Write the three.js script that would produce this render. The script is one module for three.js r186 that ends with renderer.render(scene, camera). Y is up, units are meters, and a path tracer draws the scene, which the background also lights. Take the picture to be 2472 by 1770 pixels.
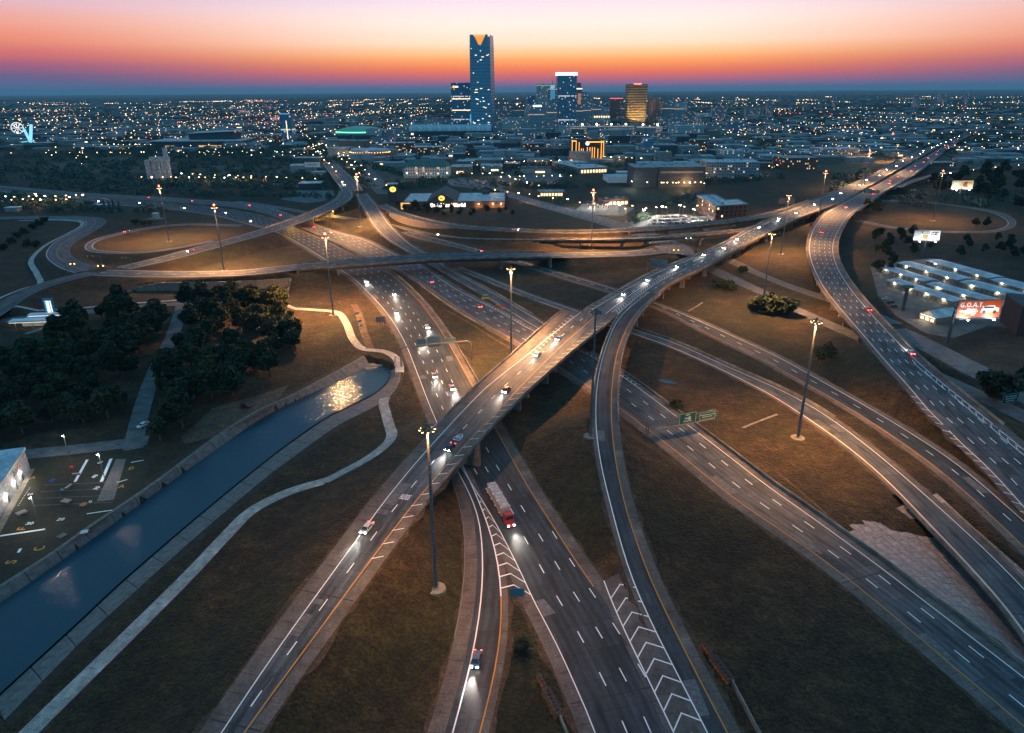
import * as THREE from 'three';
import { FontLoader } from 'three/addons/loaders/FontLoader.js';
import { mergeGeometries } from 'three/addons/utils/BufferGeometryUtils.js';

// ---------- camera ----------
const scene = new THREE.Scene();
const camera = new THREE.PerspectiveCamera(55.3, 1024 / 733, 1, 60000);
camera.position.set(0, 110, 0);
camera.rotation.order = 'YXZ';
camera.rotation.set(-21.55 * Math.PI / 180, 0, -0.35 * Math.PI / 180);
scene.add(camera);
const renderer = new THREE.WebGLRenderer({ antialias: true });
renderer.setSize(1024, 733);
renderer.toneMapping = THREE.LinearToneMapping;
renderer.toneMappingExposure = 1.0;
renderer.shadowMap.enabled = true;

// ---------- dusk sky: sunset glow low in the north-west, blue hour everywhere else ----------
const S2L = (r, g, b) => [r, g, b].map(c => { c /= 255; return c <= 0.04045 ? c / 12.92 : Math.pow((c + 0.055) / 1.055, 2.4); });
const lerp = (a, b, t) => a + (b - a) * t;
const smooth = (a, b, x) => { const t = Math.min(1, Math.max(0, (x - a) / (b - a))); return t * t * (3 - 2 * t); };
function ramp(stops, x) {
  if (x <= stops[0][0]) return stops[0][1];
  for (let i = 1; i < stops.length; i++) if (x <= stops[i][0]) {
    const t = (x - stops[i - 1][0]) / (stops[i][0] - stops[i - 1][0]), u = t * t * (3 - 2 * t) * 0.5 + t * 0.5;
    return stops[i][1].map((c, k) => lerp(stops[i - 1][1][k], c, u));
  }
  return stops[stops.length - 1][1];
}
const ZEN = [0.105, 0.36, 0.60];
const GLOW = [[0, S2L(98, 112, 150)], [0.3, S2L(128, 104, 144)], [0.65, S2L(176, 98, 124)], [1.05, S2L(216, 104, 96)], [1.5, S2L(240, 126, 78)], [2.0, S2L(252, 158, 90)], [2.6, S2L(255, 196, 138)],
  [3.3, S2L(255, 222, 194)], [4.6, S2L(254, 231, 219)], [6.3, S2L(236, 216, 230)], [8.5, S2L(190, 184, 218)], [13, S2L(132, 152, 194)], [21, S2L(98, 134, 174)], [45, ZEN]];
const SIDE = [[0, S2L(70, 96, 132)], [0.9, S2L(96, 90, 130)], [1.6, S2L(148, 88, 122)], [2.3, S2L(200, 102, 106)], [3.2, S2L(226, 134, 110)], [4.3, S2L(228, 158, 142)], [5.3, S2L(216, 172, 182)], [6.6, S2L(192, 168, 204)],
  [9, S2L(148, 148, 190)], [14, S2L(112, 138, 178)], [22, S2L(92, 130, 170)], [45, ZEN]];
const BACK = [[0, [0.07, 0.22, 0.36]], [6, [0.082, 0.265, 0.43]], [14, [0.093, 0.31, 0.51]], [45, ZEN]];
{
  const W = 2048, Hh = 1024, data = new Float32Array(W * Hh * 4);
  for (let j = 0; j < Hh; j++) {
    const el = ((j + 0.5) / Hh - 0.5) * 180;
    const g = ramp(GLOW, el), s = ramp(SIDE, el), b = ramp(BACK, el);
    for (let i = 0; i < W; i++) {
      const a = ((i + 0.5) / W - 0.5) * 2 * Math.PI;            // direction (cos a, sin a) in x, z
      let az = Math.atan2(Math.cos(a), -Math.sin(a)) * 180 / Math.PI - 4;   // 0 = straight ahead (-z), sunset a little to the right
      if (az < -180) az += 360;
      az = Math.abs(az);
      const ws = smooth(6, 40, az), wb = smooth(42, 125, az), k = (j * W + i) * 4;
      for (let c = 0; c < 3; c++) data[k + c] = lerp(lerp(g[c], s[c], ws), b[c], wb) * lerp(1.2, 1, Math.max(wb, smooth(9, 24, el)));
      data[k + 3] = 1;
    }
  }
  const sky = new THREE.DataTexture(data, W, Hh, THREE.RGBAFormat, THREE.FloatType);
  sky.mapping = THREE.EquirectangularReflectionMapping;
  sky.minFilter = sky.magFilter = THREE.LinearFilter;
  sky.needsUpdate = true;
  scene.background = sky; scene.environment = sky;
}
// the sun has just set: only a trace of soft, warm light from the brightest part of the horizon
const sun = new THREE.DirectionalLight(0xffb080, 0.06);
sun.position.set(120, 90, -1500); sun.target.position.set(0, 0, 0);
sun.castShadow = true; sun.shadow.radius = 20; sun.shadow.mapSize.set(2048, 2048);
Object.assign(sun.shadow.camera, { left: -900, right: 900, top: 900, bottom: -900, near: 1, far: 4000 });
scene.add(sun, sun.target);
scene.fog = new THREE.FogExp2(new THREE.Color().setRGB(0.55, 0.9, 1.0), 0.000032);

// ---------- helpers ----------
let seed = 1234567;
const rnd = () => { seed = (seed * 1664525 + 1013904223) >>> 0; return seed / 4294967296; };
const rr = (a, b) => a + (b - a) * rnd();
const pick = a => a[Math.floor(rnd() * a.length)];
function h2(i, j, s) { let n = Math.imul(i, 374761393) + Math.imul(j, 668265263) + Math.imul(s, 1442695041); n = Math.imul(n ^ (n >>> 13), 1274126177); return ((n ^ (n >>> 16)) >>> 0) / 4294967296; }
function vnoise(x, y, s = 0, wrap = 0) {
  const i = Math.floor(x), j = Math.floor(y), fx = x - i, fy = y - j, u = fx * fx * (3 - 2 * fx), v = fy * fy * (3 - 2 * fy);
  const w = wrap ? (k => ((k % wrap) + wrap) % wrap) : (k => k);
  return lerp(lerp(h2(w(i), w(j), s), h2(w(i + 1), w(j), s), u), lerp(h2(w(i), w(j + 1), s), h2(w(i + 1), w(j + 1), s), u), v);
}
const fbm = (x, y, s = 0, o = 4) => { let a = 0.5, t = 0, m = 0; for (let k = 0; k < o; k++) { t += a * vnoise(x, y, s + k); m += a; x *= 2.03; y *= 2.03; a *= 0.5; } return t / m; };

const taken = new Map();
function numbered(name) { const k = taken.get(name) ?? 0; taken.set(name, k + 1); return k ? name + '_' + String(k).padStart(3, '0') : name; }
function tag(o, label, category, group, kind) {
  if (label) o.userData.label = label;
  if (category) o.userData.category = category;
  if (group) o.userData.group = group;
  if (kind) o.userData.kind = kind;
  return o;
}
function thing(name, label, category, group, pos = [0, 0, 0], turn = 0) {
  const o = new THREE.Group(); o.name = numbered(name); o.position.set(...pos); o.rotation.y = turn; scene.add(o);
  return tag(o, label, category, group);
}
function structure(name) { const o = new THREE.Group(); o.name = numbered(name); scene.add(o); o.userData.kind = 'structure'; return o; }
function part(name, geo, m, parent) {
  const o = new THREE.Mesh(geo, m); o.name = parent ? name : numbered(name); o.castShadow = o.receiveShadow = true; (parent || scene).add(o); return o;
}
function dup(o, pos, turn, label, group) {
  const c = o.clone(); c.name = numbered(o.name.replace(/_\d{3}$/, '')); c.position.set(...pos); c.rotation.y = turn; scene.add(c);
  c.userData = { ...o.userData };
  if (label) c.userData.label = label;
  if (group) c.userData.group = group;
  return c;
}
// collects quads and boxes, flat shaded, uv in metres
class GB {
  constructor() { this.p = []; this.n = []; this.u = []; }
  tri(a, b, c, ua, ub, uc) {
    const e = [b[0] - a[0], b[1] - a[1], b[2] - a[2]], f = [c[0] - a[0], c[1] - a[1], c[2] - a[2]];
    let n = [e[1] * f[2] - e[2] * f[1], e[2] * f[0] - e[0] * f[2], e[0] * f[1] - e[1] * f[0]]; const l = Math.hypot(...n) || 1; n = n.map(v => v / l);
    for (const q of [a, b, c]) { this.p.push(...q); this.n.push(...n); }
    if (ua) this.u.push(...ua, ...ub, ...uc);
    else { const ax = n.map(Math.abs); for (const q of [a, b, c]) this.u.push(...(ax[1] > 0.6 ? [q[0], q[2]] : ax[0] > ax[2] ? [q[2], q[1]] : [q[0], q[1]])); }
    return this;
  }
  quad(a, b, c, d, uv) { uv ? (this.tri(a, b, c, uv[0], uv[1], uv[2]), this.tri(a, c, d, uv[0], uv[2], uv[3])) : (this.tri(a, b, c), this.tri(a, c, d)); return this; }
  // box standing on y, centred on x, z; w along local x, d along local z
  box(x, y, z, w, h, d, turn = 0, topw = 1, topd = 1) {
    const c = Math.cos(turn), s = Math.sin(turn), P = (lx, ly, lz) => [x + lx * c + lz * s, y + ly, z - lx * s + lz * c];
    const a = w / 2, b = d / 2, a2 = a * topw, b2 = b * topd;
    const v = [P(-a, 0, -b), P(a, 0, -b), P(a, 0, b), P(-a, 0, b), P(-a2, h, -b2), P(a2, h, -b2), P(a2, h, b2), P(-a2, h, b2)];
    for (const [i, j, k, l] of [[0, 1, 2, 3], [7, 6, 5, 4], [0, 4, 5, 1], [1, 5, 6, 2], [2, 6, 7, 3], [3, 7, 4, 0]]) this.quad(v[i], v[j], v[k], v[l]);
    return this;
  }
  cyl(x, y, z, r0, r1, h, n = 10, cap = true) {
    for (let i = 0; i < n; i++) {
      const a = i / n * 6.28319, b = (i + 1) / n * 6.28319, A = [Math.cos(a), Math.sin(a)], B = [Math.cos(b), Math.sin(b)];
      this.quad([x + A[0] * r0, y, z + A[1] * r0], [x + A[0] * r1, y + h, z + A[1] * r1], [x + B[0] * r1, y + h, z + B[1] * r1], [x + B[0] * r0, y, z + B[1] * r0]);
      if (cap) { this.tri([x, y + h, z], [x + B[0] * r1, y + h, z + B[1] * r1], [x + A[0] * r1, y + h, z + A[1] * r1]); this.tri([x, y, z], [x + A[0] * r0, y, z + A[1] * r0], [x + B[0] * r0, y, z + B[1] * r0]); }
    }
    return this;
  }
  // square bar from a to b
  bar(a, b, r) {
    const d = [b[0] - a[0], b[1] - a[1], b[2] - a[2]], l = Math.hypot(...d), t = d.map(v => v / l);
    let u = Math.abs(t[1]) > 0.9 ? [1, 0, 0] : [0, 1, 0];
    let s = [t[1] * u[2] - t[2] * u[1], t[2] * u[0] - t[0] * u[2], t[0] * u[1] - t[1] * u[0]]; const ls = Math.hypot(...s); s = s.map(v => v / ls * r);
    u = [s[1] * t[2] - s[2] * t[1], s[2] * t[0] - s[0] * t[2], s[0] * t[1] - s[1] * t[0]];
    const q = (o, i, j) => [o[0] + s[0] * i + u[0] * j, o[1] + s[1] * i + u[1] * j, o[2] + s[2] * i + u[2] * j];
    const C = [[-1, -1], [1, -1], [1, 1], [-1, 1]];
    for (let k = 0; k < 4; k++) { const m = C[k], n = C[(k + 1) % 4]; this.quad(q(a, ...m), q(a, ...n), q(b, ...n), q(b, ...m)); }
    this.quad(q(a, ...C[3]), q(a, ...C[2]), q(a, ...C[1]), q(a, ...C[0])); this.quad(q(b, ...C[0]), q(b, ...C[1]), q(b, ...C[2]), q(b, ...C[3]));
    return this;
  }
  geo() {
    const g = new THREE.BufferGeometry();
    g.setAttribute('position', new THREE.Float32BufferAttribute(this.p, 3)); g.setAttribute('normal', new THREE.Float32BufferAttribute(this.n, 3)); g.setAttribute('uv', new THREE.Float32BufferAttribute(this.u, 2));
    return g;
  }
  get empty() { return !this.p.length; }
}
const font = await new FontLoader().loadAsync('fonts/droid/droid_sans_bold.typeface.json');

// ---------- materials ----------
function noiseTex(size, f, srgb = true) {
  const d = new Uint8Array(size * size * 4);
  for (let j = 0; j < size; j++) for (let i = 0; i < size; i++) { const v = f(i / size, j / size); const k = (j * size + i) * 4; for (let c = 0; c < 3; c++) d[k + c] = Math.max(0, Math.min(255, (v[c] ?? v) * 255)); d[k + 3] = 255; }
  const t = new THREE.DataTexture(d, size, size); t.wrapS = t.wrapT = THREE.RepeatWrapping; t.magFilter = THREE.LinearFilter; t.minFilter = THREE.LinearMipmapLinearFilter; t.generateMipmaps = true;
  if (srgb) t.colorSpace = THREE.SRGBColorSpace; t.needsUpdate = true; return t;
}
function tiled(t, m) { const c = t.clone(); c.repeat.set(1 / m, 1 / m); c.needsUpdate = true; return c; }
const wfbm = (u, v, n, s, o = 4) => { let a = 0.5, t = 0, m = 0; for (let k = 0; k < o; k++) { t += a * vnoise(u * n, v * n, s + k, n); m += a; n *= 2; a *= 0.5; } return t / m; };
const grassTex = noiseTex(1024, (u, v) => {
  const a = wfbm(u, v, 8, 1, 5), b = wfbm(u, v, 96, 9, 3), c = wfbm(u + a * 0.03, v, 24, 17, 3), k = 0.34 + 0.36 * a + 0.5 * (b - 0.5) + 0.34 * (c - 0.5);
  return [k * 1.12, k * 1.0, k * 0.82];
});
const grassBump = noiseTex(512, (u, v) => 0.5 + 0.9 * (wfbm(u, v, 64, 21, 3) - 0.5) + 0.3 * (wfbm(u, v, 12, 25, 3) - 0.5), false);
const slabTex = noiseTex(1024, (u, v) => {   // worn concrete: blotches, fine grain, transverse joints
  const a = wfbm(u, v, 6, 31, 5), b = wfbm(u, v, 128, 35, 2), c = wfbm(u, v * 0.999, 20, 39, 3);
  let k = 0.62 + 0.34 * (a - 0.5) + 0.22 * (b - 0.5) + 0.18 * (c - 0.5);
  const j = (v * 8) % 1; if (j < 0.025) k *= 0.72;
  return [k * 1.02, k, k * 0.97];
});
const laneTex = noiseTex(1024, (u, v) => {   // across: wheel tracks and oil stripe of one lane per tile; along: patches and streaks
  const a = wfbm(u, v, 8, 41, 4), st = wfbm(u, v, 4, 45, 2), b = wfbm(u, v, 128, 49, 2), str = vnoise(u * 64, v * 4, 53, 64);
  const lane = (u * 4) % 1, oil = Math.exp(-Math.pow((lane - 0.5) / 0.13, 2)), wt = Math.exp(-Math.pow((lane - 0.24) / 0.09, 2)) + Math.exp(-Math.pow((lane - 0.76) / 0.09, 2));
  let k = 0.6 + 0.4 * (a - 0.5) + 0.24 * (b - 0.5) + 0.16 * (str - 0.5) - 0.13 * oil * (0.4 + st) + 0.05 * wt;
  const seam = Math.abs(lane - 0.0); if (seam < 0.012 || seam > 0.988) k *= 0.78;
  const j = (v * 8) % 1; if (j < 0.02) k *= 0.75;
  const pj = Math.floor(v * 8), pi = Math.floor(u * 4), ph = h2(pi, pj, 77); k *= ph > 0.86 ? 1.14 : ph < 0.12 ? 0.86 : 1;
  return [k, k, k * 1.01];
});
const speckTex = noiseTex(512, (u, v) => { const a = wfbm(u, v, 8, 61, 4), b = wfbm(u, v, 64, 65, 3); const k = 0.72 + 0.35 * (a - 0.5) + 0.35 * (b - 0.5); return k; });
const leafTex = noiseTex(256, (u, v) => { const a = wfbm(u, v, 16, 71, 3); return [0.55 + 0.6 * (a - 0.5), 0.62 + 0.6 * (a - 0.5), 0.5 + 0.5 * (a - 0.5)]; });
const roofTex = noiseTex(512, (u, v) => { const a = wfbm(u, v, 6, 81, 4), b = wfbm(u, v, 48, 85, 2); let k = 0.74 + 0.4 * (a - 0.5) + 0.16 * (b - 0.5); if ((u * 6) % 1 < 0.02) k *= 0.85; return k; });
const waveBump = noiseTex(1024, (u, v) => 0.6 * wfbm(u, v, 12, 91, 2) + 0.4 * wfbm(u, v, 40, 97, 3), false);
function M(r, g, b, o = {}) { return new THREE.MeshStandardMaterial({ color: new THREE.Color().setRGB(r, g, b), roughness: 0.85, ...o }); }
const E = (r, g, b, k) => { const m = new THREE.MeshStandardMaterial({ color: 0x222222, roughness: 0.6 }); m.emissive = new THREE.Color().setRGB(r, g, b); m.emissiveIntensity = k; return m; };
const MAT = {
  lane: M(0.165, 0.195, 0.215, { map: (() => { const t = laneTex.clone(); t.repeat.set(1 / 14.6, 1 / 48); t.needsUpdate = true; return t; })(), roughness: 0.72 }),
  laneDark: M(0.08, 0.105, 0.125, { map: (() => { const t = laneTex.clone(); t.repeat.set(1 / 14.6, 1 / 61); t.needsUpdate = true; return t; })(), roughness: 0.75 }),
  shoulder: M(0.30, 0.275, 0.265, { map: tiled(slabTex, 36), roughness: 0.9 }),
  concrete: M(0.6, 0.56, 0.51, { map: tiled(slabTex, 24) }),
  concreteDark: M(0.30, 0.285, 0.27, { map: tiled(speckTex, 9) }),
  girder: M(0.16, 0.11, 0.09, { map: tiled(speckTex, 9) }),
  wallPanel: M(0.42, 0.36, 0.31, { map: tiled(speckTex, 7) }),
  path: M(0.98, 0.98, 0.96, { map: tiled(slabTex, 20) }),
  asphalt: M(0.22, 0.225, 0.23, { map: tiled(speckTex, 23) }),
  lot: M(0.2, 0.2, 0.2, { map: tiled(speckTex, 31) }),
  dirt: M(0.2, 0.155, 0.12, { map: tiled(grassTex, 27) }),
  white: M(0.85, 0.86, 0.86), yellow: M(0.62, 0.26, 0.03), blackPaint: M(0.02, 0.02, 0.022),
  steel: M(0.34, 0.36, 0.38, { roughness: 0.5, metalness: 0.4, map: tiled(speckTex, 3) }), darkSteel: M(0.08, 0.09, 0.1, { roughness: 0.6 }),
  water: new THREE.MeshPhysicalMaterial({ color: new THREE.Color().setRGB(0.02, 0.06, 0.085), roughness: 0.08, bumpMap: (() => { const t = waveBump.clone(); t.repeat.set(1 / 12, 1 / 12); t.needsUpdate = true; return t; })(), bumpScale: 0.13, ior: 1.33 }),
  green: M(0.015, 0.13, 0.08, { roughness: 0.5 }), orange: M(0.75, 0.16, 0.02, { roughness: 0.5 }), black: M(0.02, 0.02, 0.022, { roughness: 0.6 }),
  glass: M(0.02, 0.035, 0.05, { roughness: 0.12 }), rubber: M(0.02, 0.02, 0.02),
  roofWhite: M(0.98, 0.99, 0.99, { map: tiled(roofTex, 24) }), roofGrey: M(0.6, 0.64, 0.66, { map: tiled(roofTex, 24) }), roofDark: M(0.12, 0.125, 0.13, { map: tiled(roofTex, 24) }),
  roofBlue: M(0.84, 0.95, 0.98, { map: tiled(roofTex, 24), roughness: 0.5 }), roofGreen: M(0.12, 0.26, 0.25, { map: tiled(roofTex, 12) }),
  brick: M(0.27, 0.12, 0.085, { map: tiled(speckTex, 5) }), tan: M(0.42, 0.33, 0.25, { map: tiled(speckTex, 8) }), stucco: M(0.62, 0.61, 0.58, { map: tiled(speckTex, 8) }), slate: M(0.14, 0.16, 0.18, { map: tiled(speckTex, 8) }),
  sodium: E(1, 0.62, 0.26, 16), lampWhite: E(1, 0.93, 0.82, 60), red: E(1, 0.06, 0.03, 40), headlight: E(1, 0.93, 0.8, 90), tail: E(1, 0.05, 0.03, 45), warm: E(1, 0.66, 0.32, 6), winWarm: E(1, 0.72, 0.4, 2.2), winWhite: E(0.9, 0.95, 1, 2.0),
  leafA: M(0.07, 0.1, 0.05, { map: leafTex }), leafB: M(0.045, 0.075, 0.05, { map: leafTex }), leafC: M(0.13, 0.125, 0.055, { map: leafTex }), bark: M(0.1, 0.08, 0.06),
  whitePaint: M(0.72, 0.73, 0.74, { roughness: 0.5 }),
};

// ---------- road network: two edge polylines each, in metres ----------
function sampleEdge(pts, n) {
  const c = new THREE.CatmullRomCurve3(pts.map(p => new THREE.Vector3(...p)), false, 'centripetal');
  c.arcLengthDivisions = 600;
  return c.getSpacedPoints(n);
}
const ROADS = [];
function defRoad(id, L, R, o = {}) {
  const len = pts => { let s = 0; for (let i = 1; i < pts.length; i++) s += Math.hypot(pts[i][0] - pts[i - 1][0], pts[i][2] - pts[i - 1][2]); return s; };
  const l = (len(L) + len(R)) / 2, n = Math.max(6, Math.round(l / (o.step ?? 6)));
  const lift = 0.02 * (ROADS.length % 7) + 0.06;
  // stations along the left edge, each paired with the nearest point of the right edge
  const a = sampleEdge(L, n), dense = sampleEdge(R, Math.round(len(R) / 1.5) + 20), st = [];
  const b = a.map(p => { let m = 1e9, q; for (const d of dense) { const e = (d.x - p.x) ** 2 + (d.z - p.z) ** 2; if (e < m) { m = e; q = d; } } return q; });
  // clean section: smoothed centre line and width, edges square to the centre line
  const blur = (v, k) => v.map((_, i) => { let t = 0, m = 0; for (let j = -k; j <= k; j++) { const q = Math.min(n, Math.max(0, i + j)); t += v[q]; m++; } return t / m; });
  const blurEnds = (v, k) => { const b2 = blur(v, k); return v.map((q, i) => { const e = Math.min(i, n - i); return e >= k ? b2[i] : lerp(q, b2[i], e / k); }); };
  const cx = blurEnds(a.map((p, i) => (p.x + b[i].x) / 2), 2), cz = blurEnds(a.map((p, i) => (p.z + b[i].z) / 2), 2), cy = a.map((p, i) => (p.y + b[i].y) / 2 + lift);
  const w = blur(a.map((p, i) => Math.min(o.max ?? 60, Math.max(o.min ?? 3, Math.hypot(p.x - b[i].x, p.z - b[i].z)))), 3);
  let s = 0;
  for (let i = 0; i <= n; i++) {
    const i0 = Math.max(0, i - 1), i1 = Math.min(n, i + 1), tx = cx[i1] - cx[i0], tz = cz[i1] - cz[i0], tl = Math.hypot(tx, tz) || 1;
    let nx = -tz / tl, nz = tx / tl; if ((a[i].x - cx[i]) * nx + (a[i].z - cz[i]) * nz < 0) { nx = -nx; nz = -nz; }
    const y = cy[i]; if (i) s += Math.hypot(cx[i] - cx[i - 1], cz[i] - cz[i - 1]);
    st.push({ L: [cx[i] + nx * w[i] / 2, y, cz[i] + nz * w[i] / 2], R: [cx[i] - nx * w[i] / 2, y, cz[i] - nz * w[i] / 2], c: [cx[i], y, cz[i]], y, s, w: w[i], t: i / n });
  }
  for (const q of st) q.bridge = (o.bridge ?? []).some(([u, v]) => q.t >= u && q.t <= v);
  const r = { id, st, len: s, ...o };
  ROADS.push(r); return r;
}
const at = (q, off, dy = 0) => { // off > 0: metres from the left edge, < 0: from the right edge; array form [fraction]
  const f = Array.isArray(off) ? off[0] : off >= 0 ? off / q.w : 1 + off / q.w;
  return [lerp(q.L[0], q.R[0], f), q.y + dy, lerp(q.L[2], q.R[2], f)];
};
const A1 = defRoad('A1', [[-57.9,3.6,-81.7],[-56.3,4,-90.4],[-53.4,5,-104.8],[-49.7,6,-118.1],[-46.7,6.8,-127.9],[-41.9,7.6,-147],[-39.4,8,-156.8],[-36.7,8.2,-167.5],[-27.7,8.6,-195.6],[-12.1,9,-239.9],[-2.7,9,-262.2],[16.3,9,-310.4],[27.2,9,-335.7]],
  [[-48.1,3.6,-81.3],[-45.1,4,-90.3],[-36.1,6,-117.9],[-28.1,7.4,-143.4],[-21.6,8,-163.4],[-9.6,8.6,-195.4],[-5,8.7,-206.3],[19.2,9,-259.3],[48.9,9,-316.7]], { bridge: [[0.45, 1.01]], sh: [4.2, 2.6] });
const A2 = defRoad('A2', [[33.9,9,-327.9],[81,9,-403.7],[91.1,9,-416.9],[136.8,9,-473],[183.4,8.6,-543.5],[260,8,-649.5],[430.3,7,-878],[569.4,6,-1079.5],[723.3,5,-1296.4],[967.6,4,-1608.5],[1204.5,3,-1927.3]],
  [[55.2,9,-303],[72.8,9,-349.3],[91.1,9,-382.6],[115.6,9,-414],[163.6,8.6,-484.6],[215.1,8.2,-556.3],[254.6,8,-607.5],[309.5,7.5,-672.6],[415.2,7,-821.6],[638.1,5.5,-1139.2],[930.5,4,-1553.4],[1175.9,3,-1888.1]], { min: 15, bridge: [[-1, 0.62]], sh: [3.2, 3.2] });
const H1 = defRoad('H1', [[1158.4,3,-1859.4],[908.5,4,-1514.1],[618.5,5.5,-1103.1],[448.8,7,-863.2],[338.3,7.5,-710],[310.7,7.8,-670.6],[275,8,-621],[247.1,8,-572.5],[221.9,8,-521.8],[200.4,8,-471.5],[185.3,8,-428.1],[169.9,8,-374.8],[160.2,8,-328.5],[154.3,7.8,-295.1],[148.8,7.2,-263.3],[146.8,6.8,-248.5],[144.8,5.5,-227.5],[141.2,3.5,-203.9],[144.2,3,-200.1],[141.4,2.4,-180],[139.9,1.6,-164.9],[138.4,1.2,-153.5],[134.4,0.8,-128.8]],
  [[1188.9,3,-1886.7],[959.5,4,-1565],[681,5.5,-1159.8],[514.8,6.5,-917.1],[396.5,7.2,-756.1],[337.7,7.6,-670.8],[297.6,8,-613],[258.5,8,-544.3],[234.4,8,-497.9],[217.4,8,-459.7],[200.8,8,-413.6],[187.8,8,-367.8],[177,8,-320.8],[169.4,7.6,-280.6],[165.7,6.8,-252.8],[165.4,5,-225.2],[165.9,4.2,-214.8],[166.9,3.5,-208.7],[165.6,2,-188.4],[161.2,0.8,-153.8]], { max: 24, min: 15, bridge: [[0.40, 0.92]], sh: [2.2, 3.4] });
const B1 = defRoad('B1', [[72.2,9,-362.3],[57.9,9,-335.8],[49.3,9,-316.7],[41,9,-287.7],[33.2,8.8,-254.7],[28.6,8.4,-228.3],[26.9,8,-214.2],[25.2,7.1,-195.4],[24.8,6.6,-186.1],[24.9,6.3,-182.6],[25.3,5,-168.9],[25.7,3.6,-155.6],[26.6,1.9,-141.3],[27.3,1,-131.1],[31.7,0.3,-108.7],[34.4,0.2,-93],[36.1,0.2,-82.5]],
  [[83.2,9,-366.6],[66.3,9,-332.5],[55.2,9,-303],[45.1,8.9,-266.8],[39.6,8.6,-238.4],[35.9,8,-214.1],[34.1,7.1,-195.9],[33.5,6.6,-186],[32.9,5.7,-177.5],[33.1,4.4,-164],[33.5,2.9,-150.6],[35.1,1.6,-138.5],[35.9,1,-131.1],[38.3,0.4,-116.3],[39.6,0.2,-104.9],[41.8,0.2,-92.9],[43.8,0.2,-82.5]], { bridge: [[-1, 0.57]], sh: [1.3, 2.6], dark: true });
const C1 = defRoad('C1', [[-781.3,0,-941.8],[-612.2,0,-858.1],[-449.4,0,-761.2],[-342.4,0,-711.4],[-259.7,0,-643.6],[-222.2,0,-614.2],[-202.7,0,-592.6],[-172.6,0,-548.2],[-133.5,0,-484.2],[-99.2,0,-423.6],[-89.3,0,-402.4],[-69.5,0,-356.9],[-53.6,0,-311.3],[-42.3,0,-270],[-28.6,0,-219.7],[-20,0,-194.2],[-13.1,0,-176.9],[-6.2,0,-157.7],[-2.2,0,-144.3],[0.3,0,-134.9],[3.4,0,-127],[6.5,0,-115.7],[9.3,0,-107.4],[11.1,0,-98.9],[12.2,0,-93.3],[14.4,0,-82.8]],
  [[-805.4,0,-972.3],[-633.6,0,-889.7],[-471.5,0,-800.9],[-363.3,0,-757.7],[-249.1,0,-694],[-193,0,-618.3],[-154,0,-565.7],[-106.2,0,-490.5],[-74.8,0,-443.7],[-66,0,-422.8],[-46.5,0,-373.3],[-28.4,0,-316],[-13.6,0,-261.3],[0.4,0,-208.2],[4.6,0,-192.5],[10,0,-172.8],[16.7,0,-153.3],[23.3,0,-132.5],[27,0,-128.4],[30.7,0,-110.9],[34.2,0,-93.2],[35.9,0,-82.7]], { max: 30, min: 14, sh: [3, 3], dark: true });
const E1 = defRoad('E1', [[-28.6,0,-219.7],[-18.2,0,-183.8],[-14,0,-164.6],[-12.3,0,-151.6],[-12.1,0,-132],[-12.8,0,-117.1],[-14.5,0,-104.4],[-16.2,0,-93.5],[-17.8,0,-83]],
  [[-21,0,-216.1],[-12.6,0,-188.5],[-6.4,0,-166.3],[-2.8,0,-149.8],[-1.3,0,-137.4],[-0.6,0,-127.9],[-1.4,0,-114.7],[-3.9,0,-98.3],[-4.9,0,-93.4],[-7.2,0,-82.9]], { sh: [3.2, 1.6], dark: true });
const C2 = defRoad('C2', [[-811.7,0,-980.2],[-636.7,0,-894.2],[-474,0,-805.2],[-365.3,0,-762],[-250.6,0,-698.4],[-194.2,0,-622.5],[-154.9,0,-569.5],[-106.8,0,-493.5],[-75.5,0,-448.6],[-65.6,0,-434.1],[-45.1,0,-390.6],[-24.6,0,-349.6],[-7.1,0,-320.2],[3.6,0,-302.2],[20.1,0,-269.5],[31.1,0,-248],[38.8,0,-230.1],[42.6,0,-220.5],[51.5,0,-199.2],[58.5,0,-177.3],[64,0,-166],[72.5,0,-149],[79.8,0,-133],[83,0,-120.1],[86.7,0,-108.1],[91.7,0,-94.8],[93.1,0,-90.2],[95.6,0,-81.1]],
  [[-831.1,0,-1004.7],[-653.4,0,-918.9],[-494.8,0,-842.6],[-384.9,0,-805.4],[-267.7,0,-749.1],[-215.4,0,-686.2],[-179.6,0,-635.2],[-137.1,0,-580.5],[-119,0,-564.6],[-84,0,-504.7],[-58.3,0,-465.9],[-33.5,0,-411.3],[-15.5,0,-379.7],[0.2,0,-353],[13.8,0,-325.3],[32.4,0,-304.1],[38.7,0,-290.4],[46.1,0,-273.1],[55.6,0,-248.1],[66.2,0,-217.7],[73.9,0,-195.4],[83.1,0,-169.4],[89.3,0,-157.5],[91.2,0,-148.9],[94.3,0,-139.3],[99.6,0,-124.8],[103.4,0,-113.9],[105.5,0,-106.6],[109.5,0,-92.6]], { max: 26, min: 14, sh: [3.2, 3.2] });
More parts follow.
